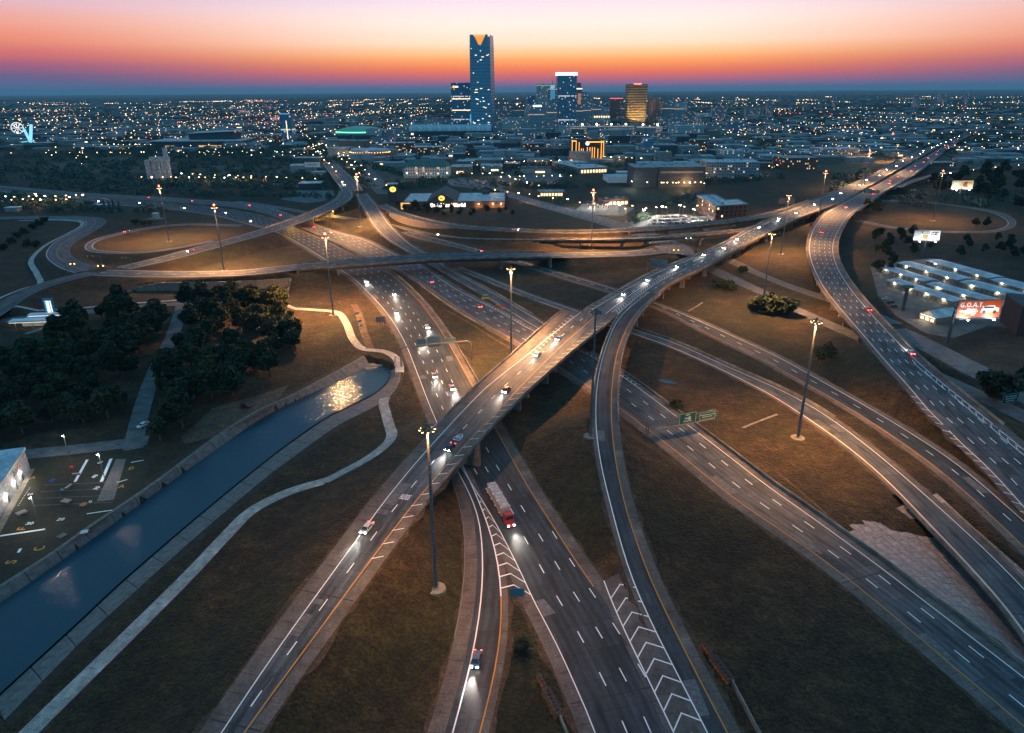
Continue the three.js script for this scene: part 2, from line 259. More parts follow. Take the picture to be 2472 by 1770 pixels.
const M1 = defRoad('M1', [[-302.2,0,-779.9],[-273.1,0,-765.4],[-228,0,-729.1],[-188.3,0,-693.3],[-149.8,0,-665.6],[-108.5,0,-625.9],[-77.9,0.5,-589.9],[-37.7,1.5,-554.4],[-4.6,3.5,-537.9],[63.6,6.2,-523.8],[115.8,7.3,-530.6],[184.4,8.4,-546.5],[213,8.3,-584.8]],
  [[-292.5,0,-753.3],[-261.4,0,-730.4],[-217.8,0,-694.4],[-181.5,0,-666.8],[-144.6,0,-641],[-105.1,0,-614.6],[-66.1,0.5,-567.9],[-32.6,1.5,-545.3],[-4.6,3.5,-530.1],[46.1,5.6,-517.2],[73.5,6.4,-509.1],[120.9,7.4,-515.1],[181.5,8.4,-537.2],[211.5,8.3,-578.4]], { max: 9, min: 6.5, sh: [1.2, 2], bridge: [[0.66, 1.01]] });
const K1 = defRoad('K1', [[-167.1,7.5,-765],[-142.4,7.5,-676.6],[-113.6,6,-577.5],[-94,4,-531.1],[-72.4,1,-496.8],[-48.7,0.2,-452],[-15,0.1,-385.8],[0.2,0.1,-352.7],[15.8,0.1,-320.9]],
  [[-155.8,7.5,-771.6],[-125.9,7.5,-676],[-102.3,6.5,-595.3],[-86.3,4.5,-549.7],[-71.5,2.5,-516.1],[-59.7,1,-499.5],[-39.9,0.2,-454.3],[-8.4,0.1,-393.3],[17.7,0.1,-337.8],[32.4,0.1,-303.8]], { max: 15, sh: [1.6, 2], bridge: [[-1, 0.2]] });
const F1 = defRoad('F1', [[-39.8,0.1,-456],[-31.9,0.1,-445.9],[-3.7,0.1,-403.1],[27.4,0.1,-361.1],[57.8,0.1,-319.4],[69.1,0.1,-304.4],[80.4,0.1,-286.7],[88.1,0.1,-269.7],[93.8,0.1,-258.9],[103.5,0.1,-226.3],[110.2,0.1,-198],[111.5,0.1,-178.8],[111,0.1,-166.4],[110.6,0.1,-148.1],[109,0.1,-129.1],[106.2,0.1,-113.2],[104.1,0.1,-102.2]],
  [[-37.4,0.1,-464.9],[-31.8,0.1,-458.3],[-3.8,0.1,-415.6],[11.2,0.1,-390.9],[31.2,0.1,-363.5],[61.5,0.1,-327.6],[72.9,0.1,-315.8],[84.7,0.1,-294],[94.3,0.1,-274.6],[99.7,0.1,-265.5],[112.2,0.1,-243.2],[118.2,0.1,-215.4],[120.3,0.1,-190.9],[121.9,0.1,-174],[122.8,0.1,-157],[123.8,0.1,-140.6],[123.8,0.1,-126.7]], { min: 8, max: 11.5, sh: [1.6, 2.4], bridge: [[0.82, 1.01]] });
const G1 = defRoad('G1', [[-92.1,0.1,-582.5],[-84.6,0.1,-568.7],[-60.4,0.1,-540.8],[-35.4,0.1,-516.8],[2.9,0.1,-471.8],[25,0.1,-434.9],[55.6,0.1,-393.8],[76.9,0.1,-365.1],[87.7,0.1,-332.7],[96,0.1,-307],[106,0.1,-286.2],[111.4,0.1,-269.3],[119.2,0.1,-244.3],[126.2,0.1,-214.3],[129.6,0.1,-187.8],[129.9,0.1,-177.8],[129.2,0.1,-146.8],[128.4,0.1,-134.4]],
  [[-88.6,0.1,-592.4],[-62.8,0.1,-564.2],[-36.3,0.1,-531.6],[-21.7,0.1,-510.2],[6,0.1,-474.5],[32.8,0.1,-443],[62.2,0.1,-403.6],[79.6,0.1,-372.8],[92.9,0.1,-350],[104.3,0.1,-326.7],[112.7,0.1,-306.7],[116.2,0.1,-299.3],[123.8,0.1,-272.6],[131.7,0.1,-243.3],[137.1,0.1,-222.6],[139.4,0.1,-209.5],[140.9,0.1,-200],[143.1,0.1,-181.7],[140.7,0.1,-165.6],[141.2,0.1,-152]], { min: 9.5, max: 13.5, sh: [2.4, 2.6], dark: true });
const I1 = defRoad('I1', [[-258.1,5,-437.7],[-242.4,5,-436.7],[-199.1,6,-428.5],[-159,7,-429.3],[-143.6,7.6,-438.5],[-118.3,8.2,-444.9],[-76.3,8.5,-457.4],[-39.5,8.5,-464.6],[-4.1,8,-469.4],[37.9,6.5,-475],[83.3,4.5,-486.8],[100.8,4,-499.2]],
  [[-257.5,5,-422.5],[-229,5,-417.3],[-192.4,6,-412.5],[-153.5,7,-413.1],[-140.1,7.6,-417.7],[-113.1,8.2,-423.2],[-72.5,8.5,-432.8],[-45,8.5,-441.6],[-4,8,-447.4],[41,6.5,-455.8],[84.6,4.5,-470.3],[108.7,4,-479.6]], { max: 17, sh: [1.2, 1.2], bridge: [[0.33, 0.78]] });
const J1 = defRoad('J1', [[-189.8,7.6,-790.5],[-181.7,7.8,-744.7],[-179.7,8,-674.8],[-188.3,8,-612],[-197.9,7.8,-580.6],[-213.7,6.6,-542.9],[-220.6,6,-520],[-233.9,5.4,-491.7],[-240.8,5,-472.1],[-249.8,5,-456.2],[-255.5,5,-443.7]],
  [[-178.8,7.6,-797.6],[-164.8,7.7,-749.7],[-161.2,7.8,-704.3],[-166,8,-641],[-175.8,8,-568.5],[-184.2,7.6,-537.3],[-201.2,6.6,-513.2],[-215.3,6,-485.4],[-227.8,5.4,-460.5],[-239.6,5,-445.8],[-244.4,5,-436.1]], { max: 17, sh: [1.4, 1.8], bridge: [[0.0, 0.5]] });
const T1 = defRoad('T1', [[-557.2,0.1,-1980.1],[-430.3,0.2,-1590.2],[-373.4,0.6,-1403.5],[-292,3,-1129.8],[-235.5,6,-946.5],[-195.9,7.5,-810.7],[-189.4,7.6,-786.8]],
  [[-547.2,0.1,-1979.1],[-418.3,0.2,-1589.2],[-360.1,0.6,-1402.6],[-287.5,3,-1188.8],[-219.1,6,-972.1],[-174.2,7.5,-837.8],[-155.3,7.6,-774.4]], { max: 24, sh: [1.6, 1.6], bridge: [[0.8, 1.01]] });
const L1 = defRoad('L1', [[-131.3,7.6,-704.4],[-93.7,7,-638.5],[-59.3,6,-596.7],[-4.8,5,-571.3],[49.6,5.5,-558.9],[103.9,7,-560.7],[154.4,7.4,-581.3],[220.1,7.6,-619.3],[300.3,7.5,-708.5]],
  [[-122.2,7.6,-669.7],[-109.1,7.2,-637.9],[-78.7,6.6,-599.2],[-47.8,6,-571.2],[-4.8,5,-561.4],[48.7,5.5,-547.6],[101.1,7,-544.5],[149.4,7.4,-560.9],[211.4,7.6,-593.3],[294.6,7.5,-687.6]], { min: 9, max: 12, sh: [1.2, 1.4], bridge: [[0.0, 0.10], [0.52, 1.01]] });
const Q1 = defRoad('Q1', [[-276.6,3,-337.6],[-279.8,3.4,-369.4],[-284,4,-395.2],[-280.4,4.6,-410.8],[-272.7,5,-425.7],[-266.7,5,-439.1]], [[-259.9,3,-330],[-262.4,3.2,-348.9],[-268.2,3.6,-366.1],[-272.1,4.2,-386.8],[-267.6,4.7,-407.6],[-257.5,5,-422.5]], { max: 13, sh: [.6, .6] });
const Q2 = defRoad('Q2', [[-273,5,-426.3],[-302.6,4.6,-455.4],[-325.2,4,-483.1],[-341.5,3.4,-511.8],[-355.1,2.8,-545.1],[-362.8,2.2,-576.2],[-378.8,1.4,-627.2],[-396.9,1,-648.8],[-436.3,0.6,-661.3],[-467.6,0.4,-660.7],[-519.1,0.3,-647.6]],
  [[-251.2,5,-439.9],[-273.4,4.8,-451.3],[-292,4.4,-466.5],[-317.5,3.6,-499.3],[-332.7,3,-529.7],[-345.2,2.4,-574.6],[-363.7,1.4,-633.6],[-382.5,1,-660.5],[-405.2,0.7,-672.2],[-455.7,0.5,-675.3],[-538,0.3,-672.8]], { max: 17, sh: [.8, .8], step: 4 });
const R1 = defRoad('R1', [[-237.1,0.3,-624.1],[-293.8,1,-626.6],[-315.1,1.6,-608.5],[-326,2.4,-574],[-327.2,3,-543.3],[-318.7,3.4,-519.1],[-303.4,3.8,-498],[-285.3,4.2,-489.7],[-256.1,4.8,-487.6],[-238,5.4,-500.9],[-220.9,6,-521.7]],
  [[-233.6,0.3,-614],[-289.8,1,-617.5],[-308.9,1.6,-595.7],[-317.4,2.4,-566],[-320.1,3,-543],[-311.5,3.4,-518.9],[-299.6,3.8,-504],[-280.7,4.2,-496.3],[-259,4.8,-493.6],[-240.4,5.4,-506.4],[-225.4,6,-526]], { max: 9, sh: [.9, 1.2], step: 4 });
const R2 = defRoad('R2', [[383.1,0.2,-746.6],[395.1,0.2,-752.6],[434.7,0.2,-738],[454.2,0.2,-706.7],[464.6,0.2,-675.4],[452.8,0.2,-635.2],[434.9,0.2,-603.9],[413.9,0.2,-581.5],[388.9,0.2,-566.5],[358.7,0.2,-565.5],[333.4,0.2,-574.1],[316.6,0.2,-590.9],[304.6,0.2,-626.4]],
  [[374.1,0.2,-728],[385.7,0.2,-733.7],[424.6,0.2,-719.8],[441.3,0.2,-695.7],[450.4,0.2,-662.8],[440.7,0.2,-628.6],[427,0.2,-604.1],[409.5,0.2,-585.7],[392.6,0.2,-575.1],[363.8,0.2,-574.1],[338.7,0.2,-583.9],[322.3,0.2,-602.3],[311,0.2,-633.2]], { max: 10, sh: [.8, .8], step: 4 });
const V1 = defRoad('V1', [[428.9,7,-796.9],[494.3,6.4,-879.9],[540.9,5,-929.3],[596.6,4,-984.6],[718.8,2,-1078.2],[903.8,1,-1213.4]], [[407.4,7,-764.3],[465.6,6.4,-832.4],[519.5,5,-890.9],[583.6,4,-952],[700.9,2,-1040.2],[877.1,1,-1166.2]], { min: 8, max: 10, sh: [1, 1], bridge: [[-1, 0.4]] });
const P2 = defRoad('P2', [[118,0,-491.6],[131.2,0,-424.7],[143.7,0,-386.4],[149.5,0,-354],[155.3,0,-328.2],[160.7,0,-310.6],[164.2,0,-287.7],[169.1,0,-264.2],[177.1,0,-233.5],[182.2,0,-212.7]], [[127.9,0,-492.8],[140.2,0,-436],[148.2,0,-399.9],[155.5,0,-360.4],[161.8,0,-338.2],[167,0,-319.7],[171.3,0,-298],[176.4,0,-274],[184.7,0,-242.7],[189.6,0,-221]], { sh: [.4, .4], local: true, dark: true });
const P3 = defRoad('P3', [[138.6,0,-496.9],[145.5,0,-475.3],[157.7,0,-420.8],[165.2,0,-395.6],[174.5,0,-373.8],[182.5,0,-353.3],[183.3,0,-326.2]], [[149.1,0,-499.6],[154.8,0,-480.6],[162.3,0,-434.3],[171.2,0,-404.5],[179.4,0,-385.6],[189.8,0,-366.5],[193.9,0,-340.6]], { sh: [.4, .4], local: true });
const S1 = defRoad('S1', [[180.5,0,-322.8],[183.5,0,-297.8],[185.8,0,-273.9],[188.5,0,-251.3],[190.8,0,-229.4]], [[189.9,0,-337.6],[196.8,0,-314.4],[199.3,0,-289.9],[201.7,0,-266.1],[204,0,-243.3]], { max: 14, sh: [.3, .3], local: true, dark: true });
const X1 = defRoad('X1', [[82.7,3.6,-463.9],[94.9,3.8,-489.7],[95.7,0.4,-552.2],[77.5,0.2,-609.5],[54.2,0.1,-662.6],[22.3,0.1,-727.6],[-0.9,0.1,-783.6],[-27.7,0.1,-852.5]], [[144.3,3.6,-495.2],[129.1,1.5,-542.1],[114.6,0.2,-597.6],[93.6,0.2,-640.9],[67.2,0.2,-687.8],[34.9,0.2,-751.3],[9.4,0.2,-807.5],[-17.4,0.2,-876.3]], { max: 24, sh: [.4, .4], local: true });
const D1 = defRoad('D1', [[-186.9,0,-376.3],[-171.9,0,-332.4],[-156.5,0,-287.6],[-145.9,0,-250.7],[-133,0,-215.2],[-128.7,0,-204.5]], [[-180.6,0,-376.1],[-162.6,0,-326.6],[-152.7,0,-284.8],[-140.3,0,-250.6],[-127.5,0,-217.6],[-121.5,0,-204.4]], { min: 6.5, sh: [.2, .2], local: true });
const D2 = defRoad('D2', [[-177.6,0,-204.2],[-161,0,-206.2],[-144.9,0,-209.5],[-132.5,0,-213.6],[-125.2,0,-215.8]], [[-172.2,0,-196.7],[-156.7,0,-199.4],[-141.2,0,-202.8],[-128.5,0,-205.8],[-120.5,0,-209.2]], { sh: [.2, .2], local: true, dark: true });
const D3 = defRoad('D3', [[-271.2,0,-355.4],[-247.6,0,-363.8],[-221.6,0,-370],[-189.8,0,-379.9],[-146.2,0,-381.7]], [[-260.2,0,-339.1],[-239.7,0,-350.8],[-217.1,0,-361.5],[-186.6,0,-372.8],[-144,0,-375.3]], { max: 9, sh: [.2, .2], local: true, dark: true });
const U1 = defRoad('U1', [[-303,0.1,-719.6],[-235.5,0.1,-694.5],[-212.8,0.1,-677.6]], [[-301,0,-714.4],[-232.3,0,-684.2],[-210,0,-667.8]], { sh: [.2, .2], local: true, skip: true });

// canal outline: waterline (3 m down) and the tops of its concrete banks
const WNL = [[-63.5,-3,-290.5],[-65.9,-3,-280.3],[-83.9,-3,-250.8],[-92.9,-3,-233.6],[-97.6,-3,-218.5],[-108,-3,-181.3],[-113.6,-3,-160.4],[-116.7,-3,-150],[-120.4,-3,-137.9],[-125.1,-3,-125.1]];
const WSL = [[-54.3,-3,-288.1],[-51.9,-3,-276.5],[-54,-3,-259.2],[-68.6,-3,-235.2],[-77.1,-3,-213.9],[-82.3,-3,-197.7],[-91.5,-3,-164.2],[-97.5,-3,-138.8],[-99.3,-3,-128.7],[-104,-3,-105]];
const BNT = [[-65.6,-0.1,-291.9],[-68.5,-0.1,-284.8],[-85.1,-0.1,-250],[-94,-0.1,-234.9],[-99.9,-0.1,-218.8],[-109,-0.1,-180.9],[-115.2,-0.1,-160.7],[-118,-0.1,-149.6],[-122,-0.1,-138.6],[-126.4,-0.1,-125.3]];
const BST = [[-48.9,-0.1,-279.6],[-46.4,-0.1,-265.4],[-49,-0.1,-245.6],[-62.8,-0.1,-222.8],[-70.9,-0.1,-202.7],[-76.2,-0.1,-188.4],[-85.4,-0.1,-156.2],[-91.3,-0.1,-131.9],[-93.4,-0.1,-122.5],[-97,-0.1,-99.1]];
const resam = (p, n) => sampleEdge(p, n);
const CN = 60, cWN = resam(WNL, CN), cWS = resam(WSL, CN), cBN = resam(BNT, CN), cBS = resam(BST, CN);
// paved drainage channel under the ramp on the right
const CHA = [[89,-0.3,-159.6],[92,-0.3,-150.8],[95.4,-0.3,-141.2],[100.7,-0.3,-126.5],[104.3,-0.3,-115.2],[107.3,-0.3,-106.5]], CHB = [[108.8,-0.9,-169.8],[113.7,-3.4,-160.3],[116.4,-5,-146],[114,-5,-125.3],[111.8,-5,-111],[109.1,-5,-99.9]];
const CHC = [[124.1,-0.3,-176.5],[124.3,-0.3,-158.8],[125.3,-0.3,-142],[125.8,-0.3,-127.9],[125.8,-0.3,-117.4],[125.2,-0.3,-107.5]];

// ---------- terrain: one sheet to the horizon, raised under embankments, cut for canal and channel ----------
const inPoly = (x, z, poly) => { let c = false; for (let i = 0, j = poly.length - 1; i < poly.length; j = i++) { const a = poly[i], b = poly[j], az = a.z ?? a[2], bz = b.z ?? b[2], ax = a.x ?? a[0], bx = b.x ?? b[0]; if ((az > z) !== (bz > z) && x < (bx - ax) * (z - az) / (bz - az) + ax) c = !c; } return c; };
const canalPoly = [...cBN, ...[...cBS].reverse()];
const chanPoly = [...CHA, ...[...CHC].reverse()];
const RSEG = [];
for (const r of ROADS) for (let i = 1; i < r.st.length; i++) { const a = r.st[i - 1], b = r.st[i]; RSEG.push({ r, ax: a.c[0], az: a.c[2], bx: b.c[0], bz: b.c[2], ya: a.y, yb: b.y, wa: a.w / 2, wb: b.w / 2, bridge: a.bridge && b.bridge }); }
const cell = 40, bins = new Map();
for (const s of RSEG) {
  const R = 42;
  for (let i = Math.floor((Math.min(s.ax, s.bx) - R) / cell); i <= Math.floor((Math.max(s.ax, s.bx) + R) / cell); i++) for (let j = Math.floor((Math.min(s.az, s.bz) - R) / cell); j <= Math.floor((Math.max(s.az, s.bz) + R) / cell); j++) {
    const k = i + ',' + j; if (!bins.has(k)) bins.set(k, []); bins.get(k).push(s);
  }
}
function nearRoads(x, z) { return bins.get(Math.floor(x / cell) + ',' + Math.floor(z / cell)) ?? []; }
function segDist(s, x, z) { const dx = s.bx - s.ax, dz = s.bz - s.az, t = Math.max(0, Math.min(1, ((x - s.ax) * dx + (z - s.az) * dz) / (dx * dx + dz * dz || 1))); return [Math.hypot(x - s.ax - dx * t, z - s.az - dz * t) - lerp(s.wa, s.wb, t), lerp(s.ya, s.yb, t)]; }
// retaining wall below the left end of the overpass
const WALL1 = [[-228.5,0.2,-396.9],[-223.5,0.2,-403.7],[-208.1,0.2,-405.4],[-188.7,0.2,-403.9],[-170.5,0.2,-405.5],[-152.2,0.2,-407.2],[-133.3,0.2,-412.9]];
function groundY(x, z) {
  let h = 0, cap = 1e9;
  for (const s of nearRoads(x, z)) {
    const [d, y] = segDist(s, x, z);
    if (!s.bridge) {
      if (y > 0.5) h = Math.max(h, y - 0.25 - Math.max(0, d - 1.2) * 0.36);
      cap = Math.min(cap, y - 0.22 + Math.max(0, d - 1.0) * 0.6);
    } else if (d < 2) cap = Math.min(cap, y - 2.2);
  }
  if (x > WALL1[1][0] && x < WALL1[WALL1.length - 1][0]) {   // ground in front of the wall is level
    for (let i = 1; i < WALL1.length; i++) { const a = WALL1[i - 1], b = WALL1[i]; if (x >= a[0] && x <= b[0]) { const zz = lerp(a[2], b[2], (x - a[0]) / (b[0] - a[0])); const top = 4.55 * smooth(0, 14, x - WALL1[1][0]); if (z > zz - 2.6) h = Math.min(h, 0); else if (z > zz - 26) h = Math.max(h, top); } }
  }
  h = Math.min(h, cap);
  if (inPoly(x, z, canalPoly)) h = Math.min(h, -4);
  if (inPoly(x, z, chanPoly)) { const a = CHA[0], c = CHC[0], t = z - lerp(a[2], c[2], (x - a[0]) / (c[0] - a[0])); h = Math.min(h, -0.9 - 6 * smooth(1, 26, t)); }
  return h;
}
function axis(lo, hi, step, far, grow) { const a = []; for (let v = lo; v <= hi; v += step) a.push(v); let s = step, v = hi; while (v < far) { s *= grow; v += s; a.push(Math.min(v, far)); } return a; }
{
  const step = 2.2;
  const xp = axis(0, 420, step, 30000, 1.12), xs = [...xp.slice(1).map(v => -v).reverse(), ...xp];
  const zf = axis(70, 820, step, 40000, 1.1).map(v => -v), zn = [-66, -60, -50, -30, 0, 60, 200, 800, 3000].reverse(), zs = [...zn, ...zf];
  const nx = xs.length, nz = zs.length, pos = new Float32Array(nx * nz * 3), col = new Float32Array(nx * nz * 3), uv = new Float32Array(nx * nz * 2), idx = [];
  for (let j = 0; j < nz; j++) for (let i = 0; i < nx; i++) {
    const x = xs[i], z = zs[j], k = j * nx + i, near = Math.abs(x) < 900 && z > -2000;
    pos[k * 3] = x; pos[k * 3 + 1] = near ? groundY(x, z) : 0; pos[k * 3 + 2] = z; uv[k * 2] = x / 37; uv[k * 2 + 1] = z / 37;
    // land use: dry mown grass with greener, barer and damp patches around the roads; city blocks (paved lots, yards, tree cover) where the streets begin
    const a = fbm(x / 55, z / 55, 3, 4), b = fbm(x / 17, z / 17, 7, 3), urban = -z + 260 * (fbm(x / 200, z / 200, 11, 3) - 0.5) > 990;
    let c = [0.112, 0.084, 0.042];
    const mixTo = (t, k) => { c = c.map((v, q) => lerp(v, t[q], k)); };
    mixTo([0.059, 0.07, 0.031], smooth(0.45, 0.72, a)); mixTo([0.168, 0.12, 0.073], smooth(0.62, 0.8, b) * 0.7); mixTo([0.034, 0.036, 0.02], smooth(0.6, 0.75, fbm(x / 26 + 40, z / 26, 19, 3)) * 0.75);
    if (urban) { const use = h2(Math.floor(x / 110), Math.floor(z / 90), 23); c = use < 0.42 ? [0.27, 0.28, 0.28] : use < 0.7 ? [0.1, 0.12, 0.07] : [0.06, 0.085, 0.055]; const vary = 0.8 + 0.4 * fbm(x / 30, z / 30, 29, 3); c = c.map(v => v * vary); }
    col.set(c, (j * nx + i) * 3);
  }
  for (let j = 0; j < nz - 1; j++) for (let i = 0; i < nx - 1; i++) { const a = j * nx + i; idx.push(a, a + 1, a + nx, a + 1, a + nx + 1, a + nx); }
  const g = new THREE.BufferGeometry();
  g.setAttribute('position', new THREE.BufferAttribute(pos, 3)); g.setAttribute('color', new THREE.BufferAttribute(col, 3)); g.setAttribute('uv', new THREE.BufferAttribute(uv, 2)); g.setIndex(idx); 
  // rows run towards -z: make faces point up
  for (let t = 0; t < idx.length; t += 3) { const q = idx[t + 1]; idx[t + 1] = idx[t + 2]; idx[t + 2] = q; } g.setIndex(idx); g.computeVertexNormals();
  if (g.attributes.normal.getY(0) < 0) { for (let t = 0; t < idx.length; t += 3) { const q = idx[t + 1]; idx[t + 1] = idx[t + 2]; idx[t + 2] = q; } g.setIndex(idx); g.computeVertexNormals(); }
  const m = new THREE.MeshStandardMaterial({ vertexColors: true, map: grassTex, bumpMap: grassBump, bumpScale: 0.5, roughness: 1 });
  part('ground', g, m).userData.kind = 'structure';
}

// ---------- road surfaces, markings, barriers, bridges ----------
const strip = (g, r, i0, i1, oa, ob, dy) => { for (let i = i0; i < i1; i++) { const p = r.st[i], q = r.st[i + 1], fa = f => { const v = at(p, f, dy); return v; }; const a = at(p, oa, dy), b = at(p, ob, dy), c = at(q, ob, dy), d = at(q, oa, dy); const ua = Math.hypot(a[0] - p.L[0], a[2] - p.L[2]), ub = Math.hypot(b[0] - p.L[0], b[2] - p.L[2]); g.quad(a, b, c, d, [[ua, p.s], [ub, p.s], [ub, q.s], [ua, q.s]]); } return g; };
function sweep(g, r, i0, i1, oa, ob, y0, y1) {
  for (let i = i0; i < i1; i++) { const p = r.st[i], q = r.st[i + 1]; const A = at(p, oa, y0), B = at(p, ob, y0), A1_ = at(p, oa, y1), B1_ = at(p, ob, y1), C = at(q, oa, y0), D = at(q, ob, y0), C1_ = at(q, oa, y1), D1_ = at(q, ob, y1);
    const U = (h0, h1) => [[p.s, h0], [q.s, h0], [q.s, h1], [p.s, h1]];
    g.quad(A, C, C1_, A1_, U(0, y1 - y0)); g.quad(D, B, B1_, D1_, U(0, y1 - y0)); g.quad(A1_, C1_, D1_, B1_, U(0, 0.4)); g.quad(C, A, B, D, U(0, 0.4)); }
  const cap = (q, f) => { const v = [at(q, oa, y0), at(q, ob, y0), at(q, ob, y1), at(q, oa, y1)]; if (f) v.reverse(); g.quad(...v); };
  cap(r.st[i0], false); cap(r.st[i1], true); return g;
}
function stationAt(r, s) { let i = 1; while (i < r.st.length - 1 && r.st[i].s < s) i++; const p = r.st[i - 1], q = r.st[i], t = Math.min(1, Math.max(0, (s - p.s) / (q.s - p.s || 1))), m = (u, v) => u.map((c, k) => lerp(c, v[k], t)); return { L: m(p.L, q.L), R: m(p.R, q.R), c: m(p.c, q.c), y: lerp(p.y, q.y, t), w: lerp(p.w, q.w, t), s, t: s / r.len, dir: Math.atan2(q.c[0] - p.c[0], q.c[2] - p.c[2]) }; }
const PAINT = 0.03;
function lineOn(r, off, w, o = {}) {   // solid, dashed (on, gap) between metres s0 and s1
  const g = new GB(), s0 = o.s0 ?? 0, s1 = o.s1 ?? r.len, step = 6;
  const seg = (a, b) => { const n = Math.max(1, Math.ceil((b - a) / step)); for (let k = 0; k < n; k++) { const p = stationAt(r, lerp(a, b, k / n)), q = stationAt(r, lerp(a, b, (k + 1) / n)); const P = (st, d) => { const o0 = typeof off === 'function' ? off(st) : off; return at(st, Array.isArray(o0) ? [o0[0] + d / st.w] : o0 >= 0 ? Math.max(0, o0 + d) : o0 + d, PAINT + (o.up ?? 0)); }; g.quad(P(p, -w / 2), P(p, w / 2), P(q, w / 2), P(q, -w / 2)); } };
  if (o.dash) for (let s = s0 + (o.shift ?? 0); s < s1; s += o.dash + o.gap) seg(s, Math.min(s1, s + o.dash)); else seg(s0, s1);
  return g.geo();
}
const ROADLOOK = {
  A1: ['elevated_highway', 'elevated highway running from the lower left edge to the striped gore'], A2: ['elevated_highway', 'straight elevated highway receding to the upper right with oncoming headlights'],
  H1: ['elevated_highway', 'curving elevated highway sweeping down the right side past the storage sheds'], B1: ['ramp_road', 'single lane ramp curving from the striped gore down to the bottom edge'],
  C1: ['highway_road', 'wide highway carriageway running beneath the sign arch to the bottom edge'], E1: ['ramp_road', 'exit ramp leaving the highway beneath the elevated road, left of the chevrons'],
  C2: ['highway_road', 'highway carriageway passing beneath the truss sign gantry towards the lower right corner'], M1: ['ramp_road', 'narrow ramp climbing below the panelled retaining wall'],
  K1: ['ramp_road', 'middle ramp of the three-way fork, running down between concrete barriers'], F1: ['ramp_road', 'orange-lit ramp curving past the tall mast to the paved channel'],
  G1: ['ramp_road', 'dark ramp road just behind the orange-lit ramp'], I1: ['overpass_road', 'cross street carried level over the highway by the middle overpass'],
  J1: ['ramp_road', 'left ramp of the three-way fork, sloping down to the traffic lights'], T1: ['avenue_road', 'avenue coming out of downtown to the three-way fork'],
  L1: ['ramp_road', 'right ramp of the three-way fork on top of the panelled wall'], Q1: ['street_road', 'street leading from the traffic lights to the left edge'], Q2: ['street_road', 'wide S-curved street beside the pale footpath, left of the loop'],
  R1: ['loop_ramp_road', 'thin loop ramp circling the brown grass on the left'], R2: ['loop_ramp_road', 'thin loop ramp circling the grass on the far right'], V1: ['ramp_road', 'side ramp leaving the elevated highway towards the dark woods'],
  P2: ['frontage_road', 'lower frontage street passing beneath the curving highway'], P3: ['frontage_road', 'upper frontage street passing beneath the curving highway'], S1: ['access_road', 'access road in front of the storage sheds'],
  X1: ['street_road', 'broad street crossing beneath the two ramps near the filling station'], D1: ['access_road', 'dark access drive between the two woods'], D2: ['access_road', 'lane in front of the white gabled building'], D3: ['access_road', 'lane below the retaining wall and the lit sign building'],
};
const AVOID = (x, z, r, y, m = 0.6) => RSEG.some(s => s.r !== r && !s.bridge && s.ya < y - 4 && Math.abs(s.ax - x) < 80 && Math.abs(s.az - z) < 80 && segDist(s, x, z)[0] < m);
const roadGroups = {};
for (const r of ROADS) {
  if (r.skip) continue;
  const [nm, lab] = ROADLOOK[r.id], root = structure(nm); tag(root, lab, 'road'); roadGroups[r.id] = root;
  const n = r.st.length - 1, [sa, sb] = r.sh;
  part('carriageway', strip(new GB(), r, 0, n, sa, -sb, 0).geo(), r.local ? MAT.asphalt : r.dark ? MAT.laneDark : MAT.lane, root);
  if (sa > 0.25) part('shoulder', strip(new GB(), r, 0, n, 0, sa, 0).geo(), MAT.shoulder, root);
  if (sb > 0.25) part('shoulder', strip(new GB(), r, 0, n, -sb, -0.0001, 0).geo(), MAT.shoulder, root);
}
